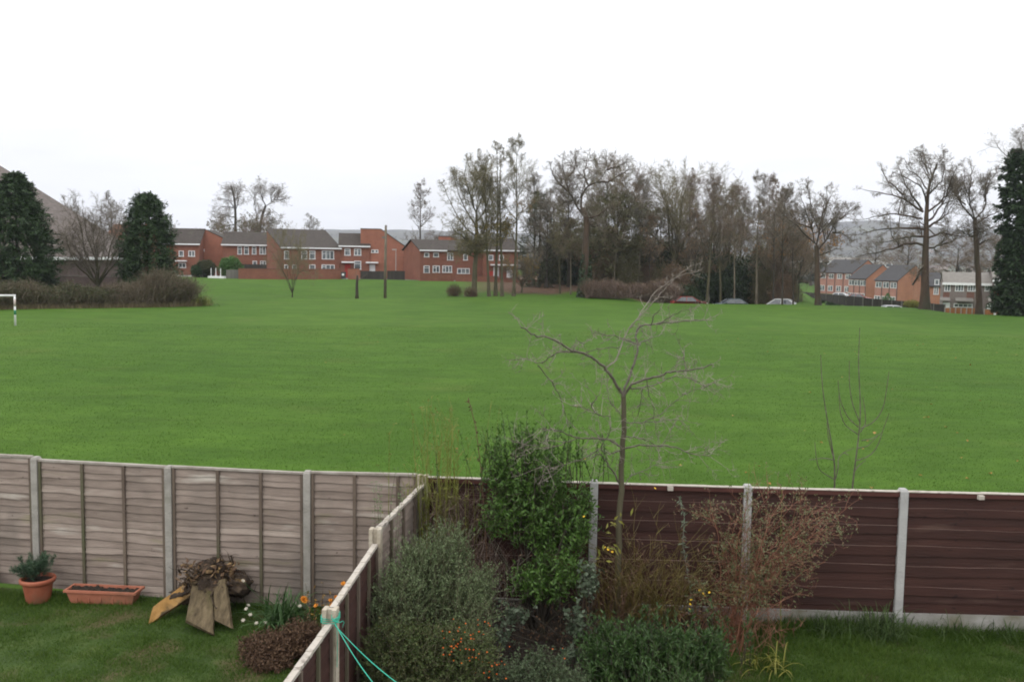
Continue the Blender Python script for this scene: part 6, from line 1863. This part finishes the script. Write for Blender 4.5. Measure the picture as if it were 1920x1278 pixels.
# conifers, ivy tree and evergreens
def leafy_column(name, label, base, H, prof, n, L, Wd, m, bark='bark_dark', cat='tree', droop=.5, lumps=.16, r0=.2, group=None, trunk_h=.9):
    o = thing(name, label, cat, base, 0, group)
    t = rng.uniform(0, 1, n) ** 1.15
    R = np.interp(t, [p[0] for p in prof], [p[1] for p in prof])
    az = rng.uniform(0, 6.283, n)
    lump = 1 + lumps * (np.sin(az * 3 + t * 9) * .5 + np.sin(az * 5 - t * 17 + 1) * .5 + np.sin(t * 31 + az * 2) * .4)
    rr = R * lump * rng.uniform(.55, 1.0, n) ** .45
    ns = max(n // 45, 20); spray = rng.integers(0, ns, n)          # most leaves sit on boughs that stand out of the body
    ts = rng.uniform(0, 1, ns) ** 1.05; As = rng.uniform(0, 6.283, ns); Rs = np.interp(ts, [p[0] for p in prof], [p[1] for p in prof]) * rng.uniform(.62, .98, ns)
    ls = (.28 + .22 * np.interp(ts, [p[0] for p in prof], [p[1] for p in prof])) * rng.uniform(.7, 2.1, ns)
    f = rng.uniform(0, 1, n)
    ds = unit(np.stack((np.cos(As), np.sin(As), rng.normal(.15 - droop * .7, .35, ns)), 1))
    Ps = np.stack((np.cos(As) * Rs, np.sin(As) * Rs, ts * H), 1)[spray] + ds[spray] * (ls[spray] * f)[:, None] + rng.normal(0, .13, (n, 3)) * (1.25 - f)[:, None] * np.minimum(ls[spray], 1)[:, None]
    use = rng.uniform(0, 1, n) < .70
    P = np.stack((np.cos(az) * rr, np.sin(az) * rr, t * H), 1) * np.array([.86, .86, 1])
    P = np.where(use[:, None], Ps, P); az = np.where(use, As[spray], az)
    out = np.stack((np.cos(az), np.sin(az), .0 * az), 1)
    D = unit(out * .8 + rng.normal(0, .55, (n, 3)) + np.array([0, 0, -droop * .6]))
    Nn = unit(out * .5 + np.array([0, 0, .9]) + rng.normal(0, .3, (n, 3)))
    s = rng.uniform(.6, 1.3, n)
    part('crown', MB().leaves(P, D, Nn, L * s, Wd * s, .2), MT[m], o)
    part('trunk', MB().tubes(np.array([(0, 0, -.3), (.05, 0, H * .5), (0, .04, H * trunk_h)]), [r0 * 1.2, r0 * .7, .03], 8), MT[bark], o, True)
    return o


cp = [(0, .62), (.10, .92), (.25, 1.0), (.45, .92), (.65, .74), (.82, .5), (.93, .28), (1, .05)]
def scl(p, k): return [(a, b * k) for a, b in p]


b = spot(34, 86); H = (project(b)[1] - 328) / pxm(86); leafy_column('conifer', 'big dark green conifer at the left edge in front of the great tiled roof', b, H, scl(cp, 2.75), 42000, .36, .12, 'leaf_conifer')
b = spot(280, 91); H = (project(b)[1] - 364) / pxm(91); leafy_column('conifer', 'narrow dark conifer at the right end of the hedge', b, H, scl([(0, .7), (.15, 1.0), (.4, .92), (.62, .85), (.8, .62), (.93, .4), (1, .1)], 2.1), 38000, .32, .11, 'leaf_conifer')
b = spot(1903, 92); H = (project(b)[1] - 284) / pxm(92)
leafy_column('ivy_clad_tree', 'ivy smothered trunk column at the right edge with a bare crown above', b, H, [(0, 1.35), (.12, 1.65), (.3, 1.5), (.5, 1.3), (.62, 1.55), (.8, 1.5), (.95, 1.25), (1, .6)], 26000, .30, .24, 'leaf_ivydark', lumps=.22, r0=.5)
iv = [o for o in COL.objects if o.name.startswith('ivy_clad_tree')][0]
P = build_bare('vase'); q = MB(); q2 = MB()
k = .48
for src, dst in ((P['T'], q), (P['B'], q2)):
    for v, in zip(src.v): pass
    off = 0
    dst.v = [v * np.array([.42, .42, .42]) + np.array([0, 0, H * .72]) for v in src.v]; dst.f = list(src.f); dst.m = list(src.m); dst.n = src.n
part('bare_crown', q, MT['bark_dark'], iv, True); part('bare_twigs', q2, MT['twig'], iv)

MT['leaf_olive2'] = MT['leaf_olive']
b = spot(1155, 124); leafy_column('evergreen_tree', 'dome shaped olive green tree behind the great red barked oak', b, (project(b)[1] - 366) / pxm(124), [(0, 1.5), (.3, 2.8), (.55, 4.3), (.75, 4.1), (.9, 3.0), (1, .8)], 22000, .30, .09, 'leaf_olive', lumps=.25, droop=0)
b = spot(1010, 130); leafy_column('evergreen_tree', 'dark upright evergreen tree between the yellowing group and the great oak', b, (project(b)[1] - 362) / pxm(130), [(0, 1.6), (.3, 2.4), (.6, 2.0), (.85, 1.2), (1, .25)], 9000, .30, .10, 'leaf_darkolive', lumps=.3)
b = spot(1235, 133); leafy_column('evergreen_tree', 'broad olive brown tree mass right of the dome shaped olive tree', b, (project(b)[1] - 392) / pxm(133), [(0, 2), (.3, 3.0), (.6, 3.4), (.85, 2.4), (1, .4)], 16000, .30, .09, 'leaf_olive', lumps=.3, droop=0)
b = spot(1060, 138); leafy_column('evergreen_tree', 'dark evergreen tree filling the gap behind the great red barked oak', b, (project(b)[1] - 410) / pxm(138), [(0, 2), (.3, 3.0), (.6, 2.9), (.85, 2.0), (1, .3)], 10000, .30, .10, 'leaf_darkolive', lumps=.3)

# dark hollies under the trees: three shapes copied
hol = []
for v in range(3):
    n = 5200
    mb = MB()
    c = [((rng.normal(0, .8), rng.normal(0, .6), 1.3 + rng.uniform(0, 1.6)), (1.5, 1.3, 1.4)) for _ in range(5)]
    for cc_, rr_ in c:
        P, O = ellipsoid_pts(n // 5, cc_, rr_, .3)
        P = P[P[:, 2] > .02]; O = O[:len(P)]
        mb.leaves(P, unit(rng.normal(0, 1, P.shape) + np.array([0, 0, -.2])), unit(rng.normal(0, .7, P.shape) + np.array([0, 0, 1])), rng.uniform(.2, .42, len(P)), .17, .2)
    st = MB()
    pts, r = grow(rng.normal(0, .2, (7, 3)) * np.array([1, 1, 0]), unit(rng.normal(0, .4, (7, 3)) + np.array([0, 0, 1])), rng.uniform(1.8, 3, 7), np.full(7, .07), 5, .15); st.tubes(pts, r, 5)
    hol.append((mb.mesh('leaf', MT['leaf_holly']), st.mesh('stem', MT['bark_dark'])))
hs_ = [(1285, 116, .75), (1306, 121, 1.15), (1335, 124, 1.2), (1362, 122, 1.1), (1392, 123, 1.2), (1420, 125, 1.15), (1452, 124, 1.0), (1250, 126, 1.1), (1222, 128, 1.2), (1186, 128, 1.2), (1150, 130, 1.25), (1120, 129, 1.1), (1078, 137, 1.2), (1046, 141, 1.1), (1016, 142, 1.0), (1340, 133, 1.6), (1395, 135, 1.7), (1285, 135, 1.6), (1215, 138, 1.7), (1140, 139, 1.7), (1085, 141, 1.6), (1440, 137, 1.4), (1255, 145, 1.8), (1318, 146, 1.8)]
for i, (px, Y, s) in enumerate(hs_):
    b = spot(px, Y); lf, st = hol[i % 3]
    o = thing('holly_bush', 'dark evergreen bush in the undergrowth of the wood', 'bush', b, rng.uniform(0, 6.28), 'dark evergreen bushes under the trees of the wood'); o.scale = (s, s, s * rng.uniform(.9, 1.2))
    part('leaf', lf, None, o); part('stem', st, None, o)

# brown twiggy thicket that fills the wood between the trunks
thk = []
for v in range(2):
    S, Lf, tw_ = bush((0, 0, 0), [((0, 0, 2.2), (2.2, 1.6, 2.2), 3), ((.6, 0, 3.6), (1.5, 1.3, 1.5), 2)], 1100, 1.5, 5, .16, .11, .8, .3, .5, .016, 16, .05, twk=4)
    thk.append((S.mesh('stem', MT[('twig_brown', 'twig_green')[v]]), Lf.mesh('leaf', MT[('leaf_russet', 'leaf_olive')[v]])))
for i, (px, Y, s) in enumerate([(1030, 143, .95), (1058, 138, 1.0), (1128, 124, .9), (1175, 125, 1.0), (1215, 124, 1.0), (1245, 122, 1.0), (1272, 121, 1.1), (1300, 125, 1.2), (1330, 127, 1.1), (1372, 127, 1.2), (1405, 124, 1.1), (1440, 121, 1.0), (1465, 119, .9), (1482, 120, .75), (1350, 138, 1.5), (1420, 139, 1.5), (1275, 138, 1.5), (1195, 141, 1.5), (1105, 135, 1.3), (1180, 122, .9)]):
    b = spot(px, Y); st, lf = thk[i % 2]
    o = thing('thicket_bush', 'brown twiggy bush between the trunks of the wood', 'bush', b, rng.uniform(0, 6.28), 'brown twiggy bushes between the trunks of the wood'); o.scale = (s, s, s)
    part('stem', st, None, o); part('leaf', lf, None, o)

# reddish hedge at the wood edge
a, b = spot(1098, 111.5), spot(1268, 110); d = b - a; L = np.linalg.norm(d[:2])
o = thing('thicket_hedge', 'long low reddish brown twig thicket at the wood edge right of the great oak', 'hedge', a, math.atan2(d[1], d[0]))
n = 5200; x = rng.uniform(0, L, n); bs_ = np.stack((x, rng.normal(0, .7, n), rng.uniform(0, .5, n)), 1)
D = unit(np.stack((rng.normal(0, .45, n), rng.normal(0, .35, n) - .1, np.ones(n)), 1))
hh = 1.75 + .28 * np.sin(x * .9) + .2 * np.sin(x * 2.3 + 1)
pts, r = grow(bs_, D, hh * rng.uniform(.45, 1.05, n), np.full(n, .016), 5, .14, .0, .4); S = MB().tubes(pts, r, 3)
P, D2, L2, R2, _ = sprout(pts, r, np.full(n, 1.6), 3, .3, 1, (20, 55), (.12, .35), .5, .6, .009); q, rr = grow(P, D2, L2, R2, 2, .2); S.tubes(q, rr, 3)
part('stem', S, MT['twig_mauve'], o)
part('leaf', clump_leaves(MB(), q[rng.choice(len(q), 3500), -1], .05, .11, .07, 1), MT['leaf_russet'], o)

# the field-side hedge on the left
a, b = spot(-60, 74), spot(366, 87.5); d = b - a; L = np.linalg.norm(d[:2])
o = thing('field_hedge', 'long mixed brown and green hedge running from the left edge to below the narrow conifer', 'hedge', a, math.atan2(d[1], d[0]))
n = 15000; x = rng.uniform(0, L, n); hgt = 1.75 + .25 * np.sin(x * .55) + .28 * np.sin(x * 1.7) + .16 * np.sin(x * 4.1) + rng.exponential(.10, n) + 1.15 * sstep(L - 4.5, L - 2.5, x) + .5 * np.exp(-((x - L * .79) / 1.6) ** 2) + .35 * (1 - sstep(0, 6, x))
bs_ = np.stack((x, rng.normal(0, .85, n) + 1.0, rng.uniform(0, .9, n) * hgt * .6), 1)
D = unit(np.stack((rng.normal(0, .5, n), rng.normal(0, .5, n) - .25, np.ones(n)), 1))
pts, r = grow(bs_, D, (hgt - bs_[:, 2]) * rng.uniform(.4, 1.05, n), np.full(n, .016), 4, .22, 0, .4); S = MB().tubes(pts, r, 3)
P, D2, L2, R2, _ = sprout(pts, r, np.full(n, 1.2), 3, .3, 1, (25, 75), (.2, .5), .5, .6, .010); q, rr = grow(P, D2, L2, R2, 2, .2); S.tubes(q, rr, 3)
for v in S.v: v[:, 2] += terrain(a[0] + v[:, 0] * d[0] / L, a[1] + v[:, 0] * d[1] / L) - a[2]
part('stem', S, MT['twig_hedge'], o)
qq = q[:, 1:].reshape(-1, 3); green = np.sin(qq[:, 0] * .8 + 1) + np.sin(qq[:, 0] * .31) + rng.normal(0, .6, len(qq)) - .9 * (qq[:, 2] > 1.5)
part('leaf', clump_leaves(MB(), qq[green > -.3], .06, .13, .09, 1), MT['leaf_hedge'], o)
part('dry_grass', blades(MB(), np.stack((x[:5000], rng.normal(-.75, .35, 5000), terrain(a[0] + x[:5000] * d[0] / L, a[1] + x[:5000] * d[1] / L) - a[2] - .02), 1), .5, .035, .4), mat('dry_grass', [(.12, .095, .05), (.20, .155, .085), (.10, .10, .04)], island=.8, scale=2), o)
p = spot(375, 87.5); o = thing('grass_tuft', 'tuft of dry straw coloured grass at the right end of the hedge', 'grass tuft', p)
part('blade', straps(MB(), (0, 0, 0), 500, .5, (.6, 1.2), .035, .8), MT['cane_straw'], o)
p = spot(852, 111); o = thing('dead_shrub', 'low brown brushy shrub left of the first pale footed tree', 'shrub', p)
S, Lf, _ = bush((0, 0, 0), [((0, 0, .6), (.9, .6, .7), 1)], 500, .7, 3, .09, .06, .8, .3, .5, .010, 12, .02); part('stem', S, MT['twig_rust'], o); part('leaf', Lf, MT['leaf_hedge'], o)
p = spot(882, 110); o = thing('dead_shrub', 'brown scrub clinging round the foot of the first pale footed tree', 'shrub', p)
S, Lf, _ = bush((0, 0, 0), [((0, 0, .5), (.8, .6, .6), 1)], 400, .6, 3, .09, .06, .8, .3, .5, .010, 10, .02); part('stem', S, MT['twig_rust'], o); part('leaf', Lf, MT['leaf_hedge'], o)

# garden bushes by the terraces
def dome(label, px, Y, pw, ph, m, n=5200, L=.24):
    b = spot(px, Y); k = 1 / pxm(Y); o = thing('garden_bush', label, 'bush', b); w, h_ = pw * k / 2, ph * k
    P, O = ellipsoid_pts(n, (0, 0, h_ * .5), (w, w, h_ * .52), .3); lum = 1 + .12 * np.sin(P[:, 0] * 3.1) * np.sin(P[:, 2] * 2.7 + P[:, 1] * 2)
    P = (P - np.array([0, 0, h_ * .5])) * lum[:, None] + np.array([0, 0, h_ * .5]); P = P[P[:, 2] > .02]
    part('leaf', MB().leaves(P, unit(rng.normal(0, 1, P.shape)), unit(rng.normal(0, .7, P.shape) + np.array([0, -.2, 1])), rng.uniform(.6, 1.3, len(P)) * L, L * .6, .2), MT[m], o)
    pts, r = grow(rng.normal(0, .15, (6, 3)) * np.array([1, 1, 0]), unit(rng.normal(0, .35, (6, 3)) + np.array([0, 0, 1])), np.full(6, h_ * .75), np.full(6, .06), 5, .15); part('stem', MB().tubes(pts, r, 5), MT['bark_dark'], o)
    return o


dome('round bright green bush in front of the brick terrace', 432, 143, 44, 40, 'leaf_bright')
dome('dull dark green bush left of the round bright green one', 385, 144, 38, 32, 'leaf_hedge')
dome('small dark shrub at the left foot of the dull dark green bush', 368, 142, 20, 22, 'leaf_conifer', 2600)
dome('orange brown bush in front of the narrow conifer', 293, 88.5, 52, 52, 'leaf_hedge', 3600, .16)
dome('dark green shrub between the board fence and the lone round headed tree', 1535, 176, 28, 14, 'leaf_conifer', 2600)
dome('dark green shrub in front of the middle pinkish terrace', 1563, 180, 30, 18, 'leaf_conifer', 2600)
dome('yellow green low shrub right of the white car roof at the crest', 1708, 106, 30, 14, 'leaf_yellowgreen', 1500, .12)
leafy_column('conifer', 'tiny pointed garden conifer in front of the nearest pinkish terrace', spot(1663, 160, .6), 2.6, [(0, .6), (.3, .8), (.7, .5), (1, .05)], 2200, .2, .09, 'leaf_bright', r0=.06)

# ------------------------------------------------------------------ cars
def carpaint(name, c): 
    m = mat(name, [tuple(x * .85 for x in c), c], scale=2, rough=.25, spec=.6); return m
MT['tyre'] = mat('tyre', [(.012, .012, .012), (.025, .025, .025)], scale=10)
MT['hub'] = mat('hub', [(.3, .3, .31), (.45, .45, .46)], scale=10, rough=.4)
MT['car_glass'] = mat('car_glass', [(.03, .035, .04), (.09, .10, .11)], scale=1.5, rough=.06, spec=.8)
MT['lamp_red'] = mat('lamp_red', [(.30, .02, .015), (.4, .03, .02)], scale=8, rough=.3)
MT['lamp_clear'] = mat('lamp_clear', [(.5, .5, .5), (.7, .7, .7)], scale=8, rough=.2)


def car(label, px, Y, rz, paint, L=4.1, Wd=1.7, H=1.42, estate=False, cat='car', dz=0.0):
    b = spot(px, Y, dz); o = thing('parked_car', label, cat, b, rad(rz)); h = L / 2; w = Wd / 2
    # body: side outline lofted over five widths
    low = [(-h, .32), (-h + .02, .62), (-h + .10, .80), (-h + .95, .90), (h - .75, .92), (h - .08, .86), (h, .60), (h - .02, .32)]
    V = []
    for y, k, dzz in ((-w, .96, -.04), (-w + .10, 1, 0), (0, 1.0, .03), (w - .10, 1, 0), (w, .96, -.04)):
        V += [(x * k, y, z + (dzz if z > .6 else 0)) for x, z in low]
    n = len(low); f = [[j * n + i, j * n + i + 1, (j + 1) * n + i + 1, (j + 1) * n + i] for j in range(4) for i in range(n - 1)]
    f += [[j * n + n - 1, j * n, (j + 1) * n, (j + 1) * n + n - 1] for j in range(4)]
    mb = MB().add(V, [np.array(f), np.arange(n).reshape(1, -1), (np.arange(n) + 4 * n)[::-1].reshape(1, -1)])
    part('body', mb, paint, o, True)
    cab = [(-h + .95, .90), (-h + 1.72, H - .04), (-h + 2.1, H), (h - 1.0 if not estate else h - .45, H - .02), (h - .30 if not estate else h - .12, .92)]
    g = MB(); V = []
    for y, k in ((-w + .05, 0), (-w + .20, 1), (w - .20, 1), (w - .05, 0)): pass
    lo_w, hi_w = w - .06, w - .22
    def yy(z): return lo_w + (hi_w - lo_w) * (z - .9) / (H - .9)
    V = [(x, -yy(z), z) for x, z in cab] + [(x, yy(z), z) for x, z in cab]; n = len(cab)
    g.add(V, [np.array([[i, i + 1, n + i + 1, n + i] for i in range(n - 1)]), np.arange(n)[::-1].reshape(1, -1), np.arange(n, 2 * n).reshape(1, -1)])
    part('window_glass', g, MT['car_glass'], o)
    rf = MB(); rx0, rx1 = cab[1][0] + .05, cab[3][0] - .03
    rf.box(((rx0 + rx1) / 2, 0, H + .005), (rx1 - rx0 + .12, 2 * hi_w + .06, .055))
    for sy in (-1, 1):
        for (a, c) in ((0, 1), (3, 4)):
            p, q = np.array((cab[a][0], sy * (yy(cab[a][1]) + .01), cab[a][1])), np.array((cab[c][0], sy * (yy(cab[c][1]) + .01), cab[c][1])); rf.tubes(np.array([p, q]), [.05, .05], 5)
        xm = (cab[1][0] + cab[3][0]) / 2 + .1; rf.tubes(np.array([(xm, sy * (yy(.9) + .012), .9), (xm - .06, sy * (yy(H) + .012), H)]), [.045, .045], 5)
    part('roof', rf, paint, o)
    for sx in (-h + .78, h - .80):
        for sy in (-1, 1):
            y0 = sy * (w - .17)
            wl = part('wheel', MB().tubes(np.array([(sx, y0, .31), (sx, y0 + sy * .19, .31)]), [.31, .31], 18, cap=True), MT['tyre'], o)
            part('rim', MB().tubes(np.array([(sx, y0 + sy * .185, .31), (sx, y0 + sy * .205, .31)]), [.19, .17], 14, cap=True), MT['hub'], wl)
    for sy in (-1, 1):
        part('headlight', MB().box((-h + .04, sy * (w - .28), .68), (.10, .34, .16)), MT['lamp_clear'], o)
        part('tail_light', MB().box((h - .05, sy * (w - .20), .72), (.08, .2, .22)), MT['lamp_red'], o)
        part('mirror', MB().box((-h + 1.3, sy * (w + .04), .97), (.12, .16, .12)), paint, o)
    part('number_plate', MB().box((-h - .01, 0, .48), (.03, .5, .11)), MT['lamp_clear'], o)
    return o


red, blue, white, white2 = carpaint('red_paint', (.24, .045, .035)), carpaint('blue_grey_paint', (.10, .125, .14)), carpaint('white_car_paint', (.72, .73, .74)), carpaint('silver_paint', (.55, .56, .57))
def sink(px, Y, ytop, H=1.42):
    """height of the ground under a car whose roof shows at photo row ytop"""
    p = spot(px, Y); return at(px, ytop, Y)[2] - H - p[2]


for lab, px, Y, rz, pt, yt, kw in (
        ('red hatchback parked beyond the crest by the reddish thicket', 1291, 114, 183, red, 556, {}),
        ('dark blue grey car parked beyond the crest under the trees', 1370, 116, 4, blue, 560, {}),
        ('white car with its bonnet to the right behind thin leaning stems', 1472, 114, 158, white, 561, dict(L=4.3)),
        ('silver white car whose roof shows over the crest before the dark fence', 1677, 106, 176, white2, 573, {}),
        ('white car beyond the long dark fence near the pinkish terraces', 1578, 165, 150, white, 549, {})):
    car(lab, px, Y, rz, pt, dz=sink(px, Y, yt), **kw)
p = spot(1612, 160); car('dark red car parked right of the white car beyond the long dark fence', 1609, 164, 160, red, dz=sink(1609, 164, 551))

# ------------------------------------------------------------------ goal
g = at_z(29, 612, FIELD); g[2] = float(terrain(g[0], g[1]))
o = thing('football_goal', 'white football goal with a green banded post at the left edge of the field', 'goal', g)
h_ = (project(g)[1] - 552) / pxm(g[1]) * 1.0
MT['goal_green'] = mat('goal_green', [(.02, .14, .075), (.03, .18, .10)], scale=6)
MT['goal_rust'] = mat('goal_worn', [(.40, .30, .26), (.62, .60, .58)], scale=5)
part('post', MB().tubes(np.array([(0, 0, -.05), (0, 0, h_)]), [.06, .06], 12, cap=True), MT['white'], o, True)
part('post', MB().tubes(np.array([(-4.4, -1.6, -.05), (-4.4, -1.6, h_)]), [.06, .06], 12, cap=True), MT['white'], o, True)
part('crossbar', MB().tubes(np.array([(0.06, .02, h_ - .06), (-4.46, -1.62, h_ - .06)]), [.058, .058], 12, cap=True), MT['white'], o, True)
part('band', MB().tubes(np.array([(0, 0, h_ * .35), (0, 0, h_ * .50)]), [.064, .064], 12, cap=True), MT['goal_green'], o, True)
part('band', MB().tubes(np.array([(0, 0, h_ * .62), (0, 0, h_ * .86)]), [.0635, .0635], 12, cap=True), MT['goal_rust'], o, True)

# ------------------------------------------------------------------ far valley: town and woods
far = MB()
n = 5200
a_ = rng.uniform(-1100, 1250, n); y_ = np.exp(rng.uniform(np.log(280), np.log(2600), n))
pat = np.sin(a_ * .021 + y_ * .006) + np.sin(a_ * .05 - y_ * .011) + .6 * np.sin(a_ * .13)
k = pat > -.3; a_, y_ = a_[k], y_[k]; x_ = a_ * y_ / 1800
zz = hill_z(x_, y_)
C_ = np.stack((x_, y_, zz + 2.5), 1)
far.leaves(np.repeat(C_, 9, 0) + rng.normal(0, 2.6, (len(C_) * 9, 3)) * np.array([1, 1, .8]), unit(rng.normal(0, 1, (len(C_) * 9, 3))), unit(rng.normal(0, 1, (len(C_) * 9, 3)) + np.array([0, -.5, .3])), rng.uniform(2.0, 4.6, len(C_) * 9), rng.uniform(1.2, 2.8, len(C_) * 9), .2)
tag(part('distant_woodland', far, MT['leaf_hill']), 'far winter woodland and hedgerows spread over the valley and hills', 'woodland', kind='stuff')
MT['far_wall'] = mat('far_wall', [(.26, .15, .11), (.42, .36, .32), (.60, .58, .55)], scale=.01, world=True, island=.3)
MT['far_roof'] = mat('far_roof', [(.09, .075, .07), (.17, .13, .115)], scale=.01, world=True)
mbw = MB().prism([(0, 0), (7, 0), (7, 5), (3.5, 7.6), (0, 5)], 0, 11, 'x'); mbr = MB()
for s in ((-.4, 4.75, 3.5, 7.65), (3.5, 7.65, 7.4, 4.75)):
    mbr.prism([(s[0], s[1]), (s[2], s[3]), (s[2], s[3] + .2), (s[0], s[1] + .2)], -.3, 11.3, 'x')
me_w, me_r = mbw.mesh('wall', MT['far_wall']), mbr.mesh('roof', MT['far_roof'])
for i in range(90):
    a, y = rng.uniform(560, 1020) if i < 62 else rng.uniform(-320, 100), math.exp(rng.uniform(math.log(420), math.log(1700)))
    x = a * y / 1800
    o = thing('distant_house', 'tiny house far off in the hazy valley town', 'house', (x, y, hill_z(x, y) - .4), rng.uniform(-.9, .9), 'tiny houses far off in the hazy valley town')
    part('wall', me_w, None, o); part('roof', me_r, None, o)
